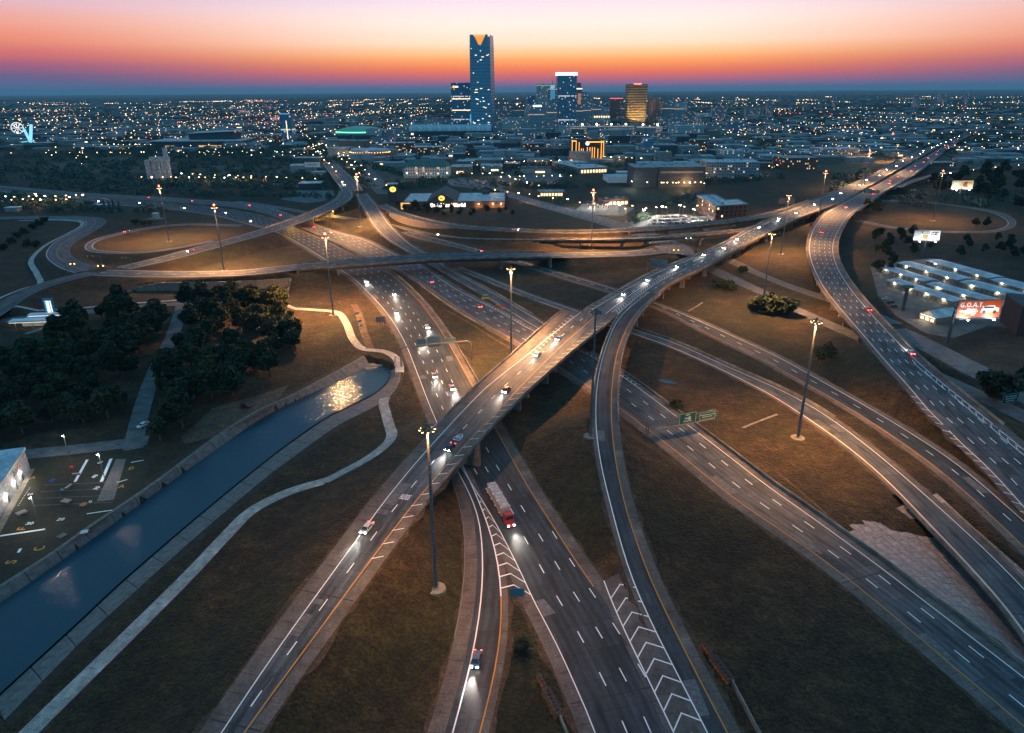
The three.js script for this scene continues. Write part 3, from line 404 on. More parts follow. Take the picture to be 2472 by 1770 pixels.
// bridges
const BRIDGELABEL = { A1: 'long bridge of the elevated highway crossing the lit carriageways at the centre', A2: 'bridge of the straight elevated highway with square piers, upper right', H1: 'bridge of the curving highway on tall piers left of the storage sheds', B1: 'narrow curved ramp bridge with pale parapets left of the truss gantry',
  M1: 'thin ramp bridge merging with the straight elevated highway', K1: 'bridge of the middle ramp at the three-way fork', F1: 'ramp bridge over the pale paved channel, right edge', I1: 'level overpass on paired columns crossing the highway mid-picture', J1: 'left ramp bridge of the fork with lamps on its piers',
  T1: 'broad bridge where the avenue forks into three ramps', L1: 'upper ramp bridge behind the tall mast, reaching the elevated highway', V1: 'small side bridge where a ramp leaves the far elevated highway' };
for (const r of ROADS) {
  const runs = []; let cur = null;
  r.st.forEach((q, i) => { if (q.bridge) { if (!cur) runs.push(cur = [i, i]); cur[1] = i; } else cur = null; });
  runs.forEach(([i0, i1], k) => {
    if (i1 - i0 < 2) return;
    const lab = BRIDGELABEL[r.id]; const b = thing('road_bridge', r.id === 'L1' && k === 0 ? 'short end span of the right ramp where it leaves the fork' : lab, 'bridge');
    const deep = r.id === 'F1' || r.w < 9 ? 1.1 : 1.5;
    part('deck', sweep(new GB(), r, i0, i1, 0, -0.0001, -0.55, -0.04).geo(), MAT.concreteDark, b);
    for (const [oa, ob] of [[0, 0.42], [-0.42, -0.0001]]) { part('parapet', sweep(new GB(), r, i0, i1, oa, ob, -0.5, 0.92).geo(), MAT.concrete, b); }
    const ng = Math.max(3, Math.round(r.st[i0].w / 3.2));
    for (let j = 0; j < ng; j++) { const f = (j + 0.5) / ng, g = new GB(); for (let i = i0; i < i1; i++) { const p = r.st[i], q = r.st[i + 1], d = 0.28 / p.w; const A = at(p, [f - d], -0.55 - deep), B = at(p, [f + d], -0.55 - deep), C = at(q, [f - d], -0.55 - deep), D = at(q, [f + d], -0.55 - deep), up = v => [v[0], v[1] + deep, v[2]]; g.quad(A, C, up(C), up(A)); g.quad(D, B, up(B), up(D)); g.quad(C, A, B, D); } part('girder', g.geo(), MAT.girder, b); }
    // piers
    const s0 = r.st[i0].s, s1 = r.st[i1].s, gap = 33, np = Math.max(1, Math.round((s1 - s0) / gap));
    for (let j = 1; j < np; j++) {
      let best = null;
      for (const ds of [0, 4, -4, 8, -8, 12, -12]) { const q = stationAt(r, s0 + (s1 - s0) * j / np + ds), fr = q.w > 12 ? [0.26, 0.74] : [0.5]; if (fr.every(f => { const p = at(q, [f]); return !AVOID(p[0], p[2], r, q.y); })) { best = [q, fr]; break; } }
      if (!best) continue;
      const [q, fr] = best, top = q.y - 0.55 - deep; if (top < 1.5) continue;
      const dir = Math.atan2(q.R[0] - q.L[0], q.R[2] - q.L[2]) - Math.PI / 2, far = Math.hypot(q.c[0], q.c[2]) > 900;
      const g = new GB().box(q.c[0], top - 1.3, q.c[2], q.w * 0.92, 1.25, 1.7, dir); const cap = part('pier_cap', g.geo(), MAT.concrete, b);
      for (const f of far ? [0.5] : fr) { const p = at(q, [f]), gy = Math.min(0, groundY(p[0], p[2])) - 0.6; part('pier', new GB().box(p[0], gy, p[2], q.w > 12 ? 2.4 : 2.8, top - 1.3 - gy, 1.5, dir).geo(), MAT.concrete, b); }
    }
    // abutment walls at the ends that meet an embankment
    for (const [q, ok] of [[r.st[i0], i0 > 0], [r.st[i1], i1 < r.st.length - 1]]) if (ok) { const dir = Math.atan2(q.R[0] - q.L[0], q.R[2] - q.L[2]) - Math.PI / 2; part('abutment', new GB().box(q.c[0], -1, q.c[2], q.w + 0.3, q.y + 0.4, 1.2, dir).geo(), MAT.concrete, b); }
  });
}
// concrete barriers beside roads on the ground or on fill
function barrier(r, s0, s1, side, label, h = 0.85) {
  const a = r.st.findIndex(q => q.s >= s0), b0 = r.st.findIndex(q => q.s >= s1), b = b0 < 0 ? r.st.length - 1 : b0; if (b - a < 1) return;
  const o = part('concrete_barrier', sweep(new GB(), r, a, b, side > 0 ? 0.05 : -0.45, side > 0 ? 0.45 : -0.05, -0.3, h).geo(), MAT.concrete);
  tag(o, label, 'barrier', 'concrete barriers along the roads');
}
const F = (r, f) => r.len * f;

// worn verges, expansion joints and repair patches
const verge = M(0.16, 0.125, 0.095, { map: tiled(grassTex, 11) }), joint = M(0.03, 0.032, 0.035), patchD = M(0.07, 0.085, 0.1, { map: tiled(speckTex, 5) }), patchL = M(0.24, 0.25, 0.255, { map: tiled(speckTex, 5) });
for (const r of [A1, B1, C1, C2, E1, F1, G1, K1, J1, H1, I1, M1]) {
  const root = roadGroups[r.id]; seed = 50 + ROADS.indexOf(r) * 13;
  for (const side of [0, 1]) { const g = new GB(); for (let i = 0; i < r.st.length - 1; i++) { const p = r.st[i], q = r.st[i + 1]; if (p.bridge || q.bridge || Math.hypot(p.c[0], p.c[2]) > 750) continue; for (let k = 0; k < 3; k++) { const f = (st0, st1, t, o) => { const L = st0.L.map((v, c) => lerp(v, st1.L[c], t)), R = st0.R.map((v, c) => lerp(v, st1.R[c], t)), w = lerp(st0.w, st1.w, t), a = side ? R : L, b = side ? L : R; return [a[0] + (a[0] - b[0]) / w * o, a[1] - 0.05 - Math.max(0, o) * 0.06, a[2] + (a[2] - b[2]) / w * o]; }; const n = t => 0.25 + 1.5 * Math.pow(vnoise((i + t) * 1.9, side * 9 + ROADS.indexOf(r) * 3, 61), 1.6); const t0 = k / 3, t1 = (k + 1) / 3; g.quad(f(p, q, t0, -0.3), f(p, q, t1, -0.3), f(p, q, t1, n(t1)), f(p, q, t0, n(t0))); } } if (!g.empty) part('verge', g.geo(), verge, root); }
  for (let s = 12; s < r.len - 4; s += r.st[0].bridge || r === A1 || r === A2 ? 33 : 61) { const q = stationAt(r, s), p2 = stationAt(r, s + 0.35); if (Math.hypot(q.c[0], q.c[2]) > 520) continue; part('expansion_joint', new GB().quad(at(q, 0.5, 0.012), at(q, -0.5, 0.012), at(p2, -0.5, 0.012), at(p2, 0.5, 0.012)).geo(), joint, root); }
  for (let k = 0; k < r.len / 26; k++) { const s = rr(4, r.len - 14), q = stationAt(r, s); if (Math.hypot(q.c[0], q.c[2]) > 520) continue; const l = rr(3, 11), p2 = stationAt(r, s + l), a = r.sh[0] + Math.floor(rnd() * Math.max(1, (q.w - r.sh[0] - r.sh[1]) / 3.65)) * 3.65 + 0.15; if (a + 3.4 > q.w - r.sh[1] + 0.4) continue; part('repair_patch', new GB().quad(at(q, a, 0.014), at(q, a + rr(1.7, 3.3), 0.014), at(p2, a + rr(1.7, 3.3), 0.014), at(p2, a, 0.014)).geo(), rnd() < 0.6 ? patchD : patchL, root); }
}

// ---------- painted lines ----------
const white = (r, off, o = {}) => part(o.dash ? 'lane_line' : 'edge_line', lineOn(r, off, o.w ?? 0.24, o), MAT.white, roadGroups[r.id]);
const yellow = (r, off, o = {}) => part('edge_line', lineOn(r, off, o.w ?? 0.26, o), MAT.yellow, roadGroups[r.id]);
const dashes = (r, off, o = {}) => { white(r, off, { dash: 3.6, gap: 8.6, w: 0.26, ...o }); part('lane_line', lineOn(r, off, 0.26, { dash: 3.6, gap: 8.6, ...o, shift: (o.shift ?? 0) + 3.6 }), MAT.blackPaint, roadGroups[r.id]); };
// bars across a shoulder or gore, between two offsets
function ticks(r, oa, ob, s0, s1, gap, lean, w = 0.3) { const g = new GB(); for (let s = s0; s < s1; s += gap) { const p = stationAt(r, s), q = stationAt(r, s + lean), d = w / 2, pa = stationAt(r, s + w), qa = stationAt(r, s + lean + w); g.quad(at(p, oa, PAINT), at(q, ob, PAINT), at(qa, ob, PAINT), at(pa, oa, PAINT)); } part('hatch_marking', g.geo(), MAT.white, roadGroups[r.id]); }
// chevrons between two boundary lines given as functions of s returning world points
function chevrons(r, fa, fb, s0, s1, gap, lean, w = 0.42) { const g = new GB(); for (let s = s0; s < s1; s += gap) { const mid = t => { const a = fa(t), b = fb(t); return [(a[0] + b[0]) / 2, (a[1] + b[1]) / 2 + 0.05, (a[2] + b[2]) / 2]; }; g.quad(fa(s), mid(s + lean), mid(s + lean + w), fa(s + w)); g.quad(mid(s + lean), fb(s), fb(s + w), mid(s + lean + w)); } part('chevron_marking', g.geo(), MAT.white, roadGroups[r.id]); }
const pAt = (r, off, s) => at(stationAt(r, s), off, PAINT);

// A1: heading away from the viewer, left edge first; SA = metres added in front of the frame
const SA = A1.len - 253;
white(A1, q => 4.0 + Math.max(0, q.s - SA - 150) * 0.055, {}); yellow(A1, q => -3.2 - Math.max(0, q.s - SA - 130) * 0.055, {});
dashes(A1, q => [((4.0 + Math.max(0, q.s - SA - 150) * 0.055) / q.w + 1 - (3.2 + Math.max(0, q.s - SA - 130) * 0.055) / q.w) / 2], { s0: 4 });
ticks(A1, -3.4, -0.9, SA + 50, SA + 138, 5.6, 1.6); ticks(A1, -3.5, -0.9, SA + 138, SA + 240, 5.6, 2.4);
ticks(A1, 6.5, 9.2, SA + 190, SA + 246, 4.2, -2.2);
// A2
white(A2, 3.2); yellow(A2, -3.0, { s0: 300 }); white(A2, [0.42], { s1: 110 }); white(A2, [0.62], { s1: 110 });
dashes(A2, [0.36], { s0: 20, s1: 900 }); dashes(A2, [0.58], { s0: 120, s1: 1000 }); dashes(A2, [0.76], { s0: 20, s1: 900 });
ticks(A2, 0.8, 3.0, 4, 420, 6, 2.2);
chevrons(A2, s => pAt(A2, [0.44 + 0.035], s), s => pAt(A2, [0.60], s), 4, 96, 3.6, 3.2, 0.5);
// H1: from far to near
white(H1, 2.2); white(H1, -3.4); for (const f of [0.26, 0.42, 0.58, 0.73]) dashes(H1, [f], { s0: 700 });
yellow(H1, 2.0, { s0: 1200 });
chevrons(H1, s => pAt(H1, -5.2, s), s => pAt(H1, -3.2, s), F(H1, 0.945), F(H1, 0.998), 4.2, -2.4, 0.4); white(H1, -5.4, { s0: F(H1, 0.94) });
ticks(H1, 0.1, 2.1, F(H1, 0.955), F(H1, 1), 4.6, 1.2);
// B1 near the gore to the bottom edge
white(B1, 1.3, { w: 0.28 }); yellow(B1, -2.5);
// s of the station of r whose centre has the given z
const sAtZ = (r, z, lo = 0) => { let best = 0, m = 1e9; for (const q of r.st) if (q.t >= lo && Math.abs(q.c[2] - z) < m) { m = Math.abs(q.c[2] - z); best = q; } const i = r.st.indexOf(best), n = r.st[Math.min(r.st.length - 1, i + 1)], p = r.st[Math.max(0, i - 1)]; return p.s + (n.s - p.s) * Math.min(1, Math.max(0, (z - p.c[2]) / (n.c[2] - p.c[2] || 1))); };
// C1: dashes and gore
const cNear = sAtZ(C1, -160, 0.6), cOver = sAtZ(C1, -440, 0.5);
white(C1, 2.9, {}); yellow(C1, -3.2, { s1: sAtZ(C1, -133, 0.7) });
for (const f of [0.28, 0.44, 0.6]) dashes(C1, [f], { s0: F(C1, 0.12), s1: cNear }); for (const f of [0.4, 0.6, 0.79]) dashes(C1, [f], { s0: cNear + 4 });
dashes(C1, [0.76], { s0: F(C1, 0.12), s1: sAtZ(C1, -380, 0.5) });
// E1
white(E1, q => lerp(2.0, 4.6, smooth(10, 60, q.s)), { w: 0.3 }); yellow(E1, -1.6, { s0: 88 }); white(E1, -1.6, { s1: 88, w: 0.34 });
// gore between E1 and C1: chevrons from line to line
chevrons(E1, s => pAt(E1, -1.6, s), s => { const p = pAt(E1, -1.6, s); return pAt(C1, 2.9, sAtZ(C1, p[2], 0.7)); }, 44, 87, 4.1, -2.2, 0.42);
// gore between C1 and B1 at the bottom: paved wedge with chevrons
{ const zTop = -137, s0 = sAtZ(B1, zTop, 0.4), lf = s => { const p = at(stationAt(B1, s), 1.2, PAINT), k = lerp(6.4, 5.4, (s - s0) / 70); return [p[0] - k * 0.94, 0.2, p[2] + k * 0.34]; };
  const g = new GB(), pv = new GB(); for (let s = s0 - 3; s < B1.len - 4; s += 4) { const a = lf(s), b = lf(s + 4); g.quad(a, [a[0] - 0.3, a[1], a[2]], [b[0] - 0.3, b[1], b[2]], b); const q = at(stationAt(B1, s), 0.4, -0.02), r = at(stationAt(B1, s + 4), 0.4, -0.02), dn = v => [v[0] - 3, 0.13, v[2]]; const lo = v => [v[0], v[1] - 0.05, v[2]]; pv.quad(q, lo(a), lo(b), r); pv.quad(lo(a), dn(a), dn(b), lo(b)); }
  part('gore_line', g.geo(), MAT.white, roadGroups.B1); part('gore_pavement', pv.geo(), MAT.shoulder, roadGroups.B1); chevrons(B1, s => { const p = lf(s); return [p[0], p[1] + 0.05, p[2]]; }, s => { const p = pAt(B1, 1.2, s); return [p[0], p[1] + 0.06, p[2]]; }, s0 + 3, B1.len - 6, 4.6, -2.8, 0.42); }
// C2
const c2a = sAtZ(C2, -300, 0.6);
yellow(C2, 3.1, { s0: F(C2, 0.3) }); white(C2, -3.2); for (const f of [0.36, 0.55, 0.72]) dashes(C2, [f], { s0: F(C2, 0.1), s1: c2a }); for (const f of [0.42, 0.65]) dashes(C2, [f], { s0: c2a + 5 });
chevrons(C2, s => pAt(C2, -3.4, s), s => pAt(C2, -0.9, s), sAtZ(C2, -372, 0.6), sAtZ(C2, -322, 0.6), 3.2, -2, 0.35); chevrons(C2, s => pAt(C2, -3.4, s), s => pAt(C2, -0.6, s), sAtZ(C2, -288, 0.6), sAtZ(C2, -252, 0.6), 3.2, -2, 0.35);
for (const [r, a, b] of [[M1, 1, -1.8], [K1, 1.5, -1.8], [F1, 1.4, -2.2], [G1, 2.3, -2.5], [J1, 1.4, -1.8], [L1, 1.1, -1.2], [T1, 1.4, -1.4], [R1, .9, -1.2], [R2, .9, -.9], [V1, 1, -1]]) { (r === G1 || r === R2 ? yellow : white)(r, a); white(r, b); }
dashes(G1, [0.52]); dashes(J1, [0.5]); dashes(T1, [0.34]); dashes(T1, [0.66]); yellow(F1, 1.7, { s0: 60 });
white(I1, 1.3); white(I1, -1.3); dashes(I1, [0.5], {}); yellow(Q1, [0.5]); yellow(Q2, [0.45]); white(Q2, 0.8); dashes(X1, [0.3]); yellow(X1, [0.5]); dashes(X1, [0.7]);

// lettering on the elevated highway, read by drivers coming towards the camera
function roadText(r, s, off, txt, w, len, flip, m, up = 0) {
  const q = stationAt(r, s), p = at(q, off, PAINT + 0.01 + up), sh = font.generateShapes(txt, 1), g = new THREE.ShapeGeometry(sh, 4); g.computeBoundingBox(); const bb = g.boundingBox, W = bb.max.x - bb.min.x, Hh = bb.max.y - bb.min.y;
  g.translate(-(bb.max.x + bb.min.x) / 2, -(bb.max.y + bb.min.y) / 2, 0); g.scale(w / W, len / Hh, 1); g.rotateX(-Math.PI / 2); g.rotateY(q.dir + Math.PI + (flip ? Math.PI : 0)); g.translate(p[0], p[1], p[2]); return part('road_lettering', g, m, roadGroups[r.id]);
}
roadText(A1, SA + 76, [0.56], 'SOUTH', 2.7, 2.6, true, MAT.white);
{ // shield marking 235
  const q = stationAt(A1, SA + 112), p = at(q, [0.58], PAINT + 0.005), sh = new THREE.Shape(); sh.moveTo(-1.1, 2.2); sh.quadraticCurveTo(-0.5, 2.0, 0, 2.3); sh.quadraticCurveTo(0.5, 2.0, 1.1, 2.2); sh.quadraticCurveTo(1.5, 0, 0.9, -1.3); sh.quadraticCurveTo(0.5, -2.1, 0, -2.4); sh.quadraticCurveTo(-0.5, -2.1, -0.9, -1.3); sh.quadraticCurveTo(-1.5, 0, -1.1, 2.2);
  for (const [k, m, u] of [[1, MAT.white, 0], [0.88, M(0.03, 0.09, 0.2), 0.012]]) { const g = new THREE.ShapeGeometry(sh, 6); g.scale(k, k, 1); g.rotateX(-Math.PI / 2); g.rotateY(q.dir); g.translate(p[0], p[1] + u, p[2]); part('shield_marking', g, m, roadGroups.A1); }
  roadText(A1, SA + 112, [0.58], '235', 1.7, 1.7, true, MAT.white, 0.022);
}
// barriers
barrier(C1, cOver, sAtZ(C1, -240, 0.6), -1, 'concrete barrier along the inner edge of the headlight carriageway'); barrier(C1, F(C1, 0.2), cOver, -1, 'long concrete median barrier of the highway left of the overpass');
barrier(K1, F(K1, 0.58), F(K1, 0.86), 1, 'orange-lit barrier on the near side of the middle ramp'); barrier(K1, F(K1, 0.55), F(K1, 0.93), -1, 'orange-lit barrier on the far side of the middle ramp');
barrier(C2, sAtZ(C2, -440, 0.5), sAtZ(C2, -335, 0.5), 1, 'low barrier at the grassy edge of the taillight carriageway'); barrier(C2, sAtZ(C2, -290, 0.6), F(C2, 1), -1, 'dark barrier along the far edge of the lower right carriageway');
barrier(F1, 4, F(F1, 0.24), 1, 'thin barrier along the near side of the orange ramp, left part'); barrier(F1, F(F1, 0.40), F(F1, 0.71), -1, 'bright orange-lit barrier along the far side of the curved ramp');
barrier(A1, F(A1, 0.30), F(A1, 0.4), -1, 'concrete wing barrier at the near end of the elevated highway'); barrier(H1, F(H1, 0.92), F(H1, 0.965), -1, 'pale barrier at the end of the curving bridge by the sign');
barrier(J1, F(J1, 0.5), F(J1, 0.62), 1, 'barrier where the left ramp bridge meets the bank'); barrier(L1, F(L1, 0.1), F(L1, 0.52), -1, 'barrier on top of the panelled retaining wall'); barrier(L1, F(L1, 0.1), F(L1, 0.52), 1, 'barrier along the back of the right ramp');
barrier(M1, F(M1, 0.33), F(M1, 0.66), -1, 'low barrier on the near side of the narrow ramp');
{ const g = sweep(new GB(), E1, 3, 17, 0.05, 0.2, 0.35, 0.75); for (let s = 18; s < 104; s += 4) { const p = at(stationAt(E1, s), 0.12); g.box(p[0], p[1] - 0.2, p[2], 0.15, 0.9, 0.15); } tag(part('guard_rail', g.geo(), MAT.steel), 'thin steel guard rail along the outer edge of the exit ramp', 'guard rail'); }

// ---------- canal, paths, channel ----------
{
  const ribbonGeo = (a, b, tile) => { const g = new GB(); let s = 0; for (let i = 0; i < a.length - 1; i++) { const l = a[i].distanceTo(a[i + 1]), p = a[i].toArray(), q = b[i].toArray(), r = b[i + 1].toArray(), t = a[i + 1].toArray(), w = a[i].distanceTo(b[i]), w2 = a[i + 1].distanceTo(b[i + 1]); g.quad(p, q, r, t, [[0, s], [w, s], [w2, s + l], [0, s + l]]); s += l; } return g.geo(); };
  const cwn = cWN.map(p => p.clone().setY(-2.4)), cws = cWS.map(p => p.clone().setY(-2.4));
  const wat = part('canal_water', ribbonGeo(cwn, cws), MAT.water); tag(wat, 'still canal water mirroring the dusk sky and the lamps', 'water', null, 'structure');
  // bank slabs, each a plate with a joint
  for (const [top, bot, nm, lab] of [[cBN, cWN, 'canal_bank', 'sloped concrete slab bank on the wooded side of the canal'], [cBS, cWS, 'canal_bank', 'sloped concrete slab bank on the footpath side of the canal']]) {
    const root = structure(nm); tag(root, lab, 'canal bank');
    for (let i = 0; i < CN; i += 3) { const e = Math.min(CN, i + 3), g = new GB(); for (let k = i; k < e; k++) { const f0 = k === i ? 0.03 : 0, f1 = k === e - 1 ? 0.03 : 0; const A = top[k].clone().lerp(top[k + 1], f0), B = bot[k].clone().lerp(bot[k + 1], f0), C = bot[k + 1].clone().lerp(bot[k], f1), D = top[k + 1].clone().lerp(top[k], f1); for (const v of [A, D]) v.y = 0.06; for (const v of [B, C]) v.y = -2.9; g.quad(A.toArray(), B.toArray(), C.toArray(), D.toArray()); const ou = (v, w) => { const l = Math.hypot(v.x - w.x, v.z - w.z) || 1; return [v.x + (v.x - w.x) / l * 1.1, 0.07, v.z + (v.z - w.z) / l * 1.1]; }; g.quad(ou(A, B), A.toArray(), D.toArray(), ou(D, C)); } part('slab', g.geo(), MAT.concreteDark, root); const cg = new GB(); for (let k = i; k < e; k++) { const ou2 = (v, w, d) => { const l = Math.hypot(v.x - w.x, v.z - w.z) || 1; return [v.x + (v.x - w.x) / l * d, d > 1 ? 0.04 : 0.05, v.z + (v.z - w.z) / l * d]; }; cg.quad(ou2(top[k], bot[k], 0.9), ou2(top[k + 1], bot[k + 1], 0.9), ou2(top[k + 1], bot[k + 1], 3.4 + h2(k + 1, 3, 3)), ou2(top[k], bot[k], 3.4 + h2(k, 3, 3))); } part('bank_crest', cg.geo(), M(0.085, 0.075, 0.05, { map: tiled(grassTex, 14) }), root); }
  }
  function pathSheet(name, label, pts, w, m, y = 0.05, panel = 0) {
    const c = resam(pts, Math.max(12, Math.round(pts.length * 8))), root = panel ? structure(name) : null, g = new GB(), n = c.length;
    const nor = c.map((p, i) => { const a = c[Math.max(0, i - 1)], b = c[Math.min(n - 1, i + 1)], l = Math.hypot(b.x - a.x, b.z - a.z); return [-(b.z - a.z) / l * w / 2, (b.x - a.x) / l * w / 2]; });
    const P = (i, s) => { const x = c[i].x + nor[i][0] * s, z = c[i].z + nor[i][1] * s; return [x, Math.max(groundY(x, z), groundY(c[i].x, c[i].z)) + y, z]; };
    let s = 0; for (let i = 0; i < n - 1; i++) { const l = c[i].distanceTo(c[i + 1]); const a = P(i, -1), b = P(i, 1), d = P(i + 1, -1), e = P(i + 1, 1); g.quad(a, b, e, d, [[0, s], [w, s], [w, s + l], [0, s + l]]); const dn = v => [v[0], v[1] - 0.3, v[2]]; g.quad(a, d, dn(d), dn(a)); g.quad(b, dn(b), dn(e), e); s += l; }
    const o = part(name, g.geo(), m); tag(o, label, 'path', null, 'structure'); return o;
  }
  pathSheet('canal_path', 'pale concrete footpath winding from the lower left corner to the head of the canal', [[-90.6,0,-91.4],[-89.5,0,-96.8],[-86.4,0,-110],[-82.8,0,-125.4],[-79,0,-142.9],[-76.5,0,-157],[-73.5,0,-169.3],[-66.1,0,-178.7],[-54.5,0,-186.3],[-44.8,0,-193.1],[-40.2,0,-201.9],[-40.7,0,-211.4],[-45.9,0,-230.9],[-48.9,0,-242.9],[-48.3,0,-256.8],[-47.1,0,-270.1],[-51,0,-288.6],[-58.1,0,-297.9],[-68.1,0,-301.7],[-75.6,0,-314.9],[-84.7,0,-340.8],[-93.8,0,-359],[-105.8,0,-363.4],[-118.3,0,-366.2]], 3.7, MAT.path, 0.09);
  pathSheet('wall_path', 'pale path at the foot of the retaining wall', [[-118.3,0,-366.2],[-133.1,0,-380.5],[-147.5,0,-385.4],[-180.8,0,-385.2],[-191.4,0,-383.6],[-224.5,0,-374.4],[-235.2,0,-370.3],[-262.5,0,-364.1],[-270.2,0,-361]], 2.6, MAT.path, 0.13);
  pathSheet('street_path', 'pale footpath beside the S-curved street', [[-291.3,2.6,-371.5],[-291.4,2.8,-386.2],[-290.9,3.2,-405.4],[-291.3,3.4,-420.7],[-306.3,3.2,-442.7],[-329.9,3,-473.6],[-340.5,2.8,-491.8],[-356.7,2.4,-533.3],[-365.7,2,-571.5],[-381.5,1.2,-626.2],[-397.2,1,-646.4],[-429.5,0.6,-657.2],[-457.2,0.4,-654.4]], 3.4, MAT.path, 0.12);
  // head of the canal: weir apron and box culvert
  const wp = [-58.8,-287.6], w = thing('canal_weir', 'broken concrete weir at the head of the canal below the footpath bend', 'weir', null, [wp[0], 0, wp[1]]);
  part('apron', new GB().box(0, -3.4, 0, 13, 1.6, 5, 0.3, 0.94, 0.6).geo(), MAT.concrete, w); part('side_wall', new GB().box(7.6, -3.6, 2, 0.7, 3.7, 12, 0.12).geo(), MAT.concreteDark, w); part('broken_slab', new GB().box(-3, -2.6, 4, 5, 0.5, 3.2, 0.7).geo(), MAT.concrete, w);
  // creek with puddles beside the path
  const ck = pathSheet('creek_bed', 'muddy creek bed with small puddles between the path and the highway', [[-87.7,0,-374.1],[-82.7,0,-360.4],[-77.3,0,-342.9],[-72.7,0,-326.3],[-67.8,0,-310.9],[-65.1,0,-302.2]], 3.6, MAT.dirt, 0.1);
  [[-82.3,0,-356.3],[-78.2,0,-343],[-75.8,0,-335.5]].forEach((p, i) => { const g = new THREE.CircleGeometry(1.5 - i * 0.25, 9); const a = g.attributes.position; for (let k = 1; k < a.count; k++) { const f = 0.7 + 0.5 * h2(k % 9, i, 5); a.setXY(k, a.getX(k) * f, a.getY(k) * f * 1.9); } g.rotateX(-Math.PI / 2); const q = groundY(p[0], p[2]); g.translate(p[0], q + 0.2, p[2]); tag(part('puddle', g, MAT.water), ['largest puddle at the top of the muddy creek bed', 'middle puddle in the muddy creek bed', 'smallest puddle lowest in the muddy creek bed'][i], 'puddle', 'creek puddles'); });
  { const p = [[62.7,0,-260.6]][0]; const g = new THREE.CircleGeometry(1.6, 11); const a = g.attributes.position; for (let k = 1; k < a.count; k++) { const f = 0.7 + 0.6 * h2(k % 11, 3, 9); a.setXY(k, a.getX(k) * f * 2.6, a.getY(k) * f); } g.rotateX(-Math.PI / 2); g.rotateY(-0.75); g.translate(p[0], groundY(p[0], p[2]) + 0.12, p[2]); tag(part('puddle', g, MAT.water), 'bright blue puddle in the grass above the truss gantry', 'puddle'); }
  pathSheet('drain_gutter', 'thin pale drain gutter running up the grass near the tall mast', [[80.3,0,-218.9],[87.4,0,-223.8],[96.2,0,-229.6]], 0.9, MAT.concrete, 0.1); pathSheet('drain_gutter', 'worn gutter parallel to the lower right carriageway', [[81.2,0,-189.6],[83.7,0,-180],[86.6,0,-167.5],[88.6,0,-158.4]], 0.8, MAT.dirt, 0.1); pathSheet('dirt_rut', 'bare dirt rut in the median right of the sign arch', [[-34.8,0,-361.1],[-21.4,0,-338.9],[-9.4,0,-316.3],[-0.8,0,-301.1]], 1.4, MAT.dirt, 0.1); pathSheet('dirt_rut', 'bare wheel rut behind the dark ramp road', [[117.3,0,-248],[123.4,0,-236.3],[128.7,0,-222.9],[132.6,0,-209.1]], 1.2, MAT.dirt, 0.1); pathSheet('drain_gutter', 'short pale gutter below the square piers', [[93.8,0,-356.7],[101.3,0,-366.6],[105.8,0,-373.5]], 0.9, MAT.concrete, 0.1);
  // paved channel under the ramp: rows of slabs
  const ch = structure('paved_channel'); tag(ch, 'pale slab-paved slope of the drainage channel under the ramp, lower right', 'channel');
  const slabM = [M(0.66, 0.52, 0.48, { map: tiled(speckTex, 6) }), M(0.6, 0.47, 0.44, { map: tiled(speckTex, 5) }), M(0.7, 0.56, 0.52, { map: tiled(speckTex, 7) })];
  const ca = resam(CHA, 26), cb = resam(CHB, 26), cc = resam(CHC, 26);
  for (const [a, b, rows] of [[ca, cb, 9], [cc, cb, 8]]) for (let i = 0; i < 26; i++) for (let j = 0; j < rows; j++) {
    if (a === ca && i < 2 && h2(i, j, 4) < 0.25) continue;
    const P = (u, v) => { const i0 = Math.floor(u), p = a[i0].clone().lerp(a[Math.min(26, i0 + 1)], u - i0), q = b[i0].clone().lerp(b[Math.min(26, i0 + 1)], u - i0); return p.lerp(q, v); };
    const k = (h2(i, j, 2) - 0.5) * 0.1, c = [P(i + 0.02, (j + 0.03) / rows), P(i + 0.98, (j + 0.03) / rows), P(i + 0.98, (j + 0.97) / rows), P(i + 0.02, (j + 0.97) / rows)].map(v => [v.x, v.y + k, v.z]), g = new GB().quad(...(a === ca ? c.reverse() : c)); const dn = v => [v[0], v[1] - 0.25, v[2]]; for (let e = 0; e < 4; e++) g.quad(c[e], dn(c[e]), dn(c[(e + 1) % 4]), c[(e + 1) % 4]);
    part('slab', g.geo(), slabM[Math.floor(h2(i, j, 8) * 3)], ch);
  }
}
// flat ground patches
function patch(name, label, pts, m, y = 0.05) {
  const sh = new THREE.Shape(pts.map(p => new THREE.Vector2(p[0], -p[2]))), g = new THREE.ShapeGeometry(sh); g.rotateX(-Math.PI / 2); g.translate(0, y, 0);
  const a = g.attributes.position, u = g.attributes.uv; for (let i = 0; i < a.count; i++) u.setXY(i, a.getX(i), a.getZ(i)); tag(part(name, g, m), label, 'ground', null, 'structure');
}

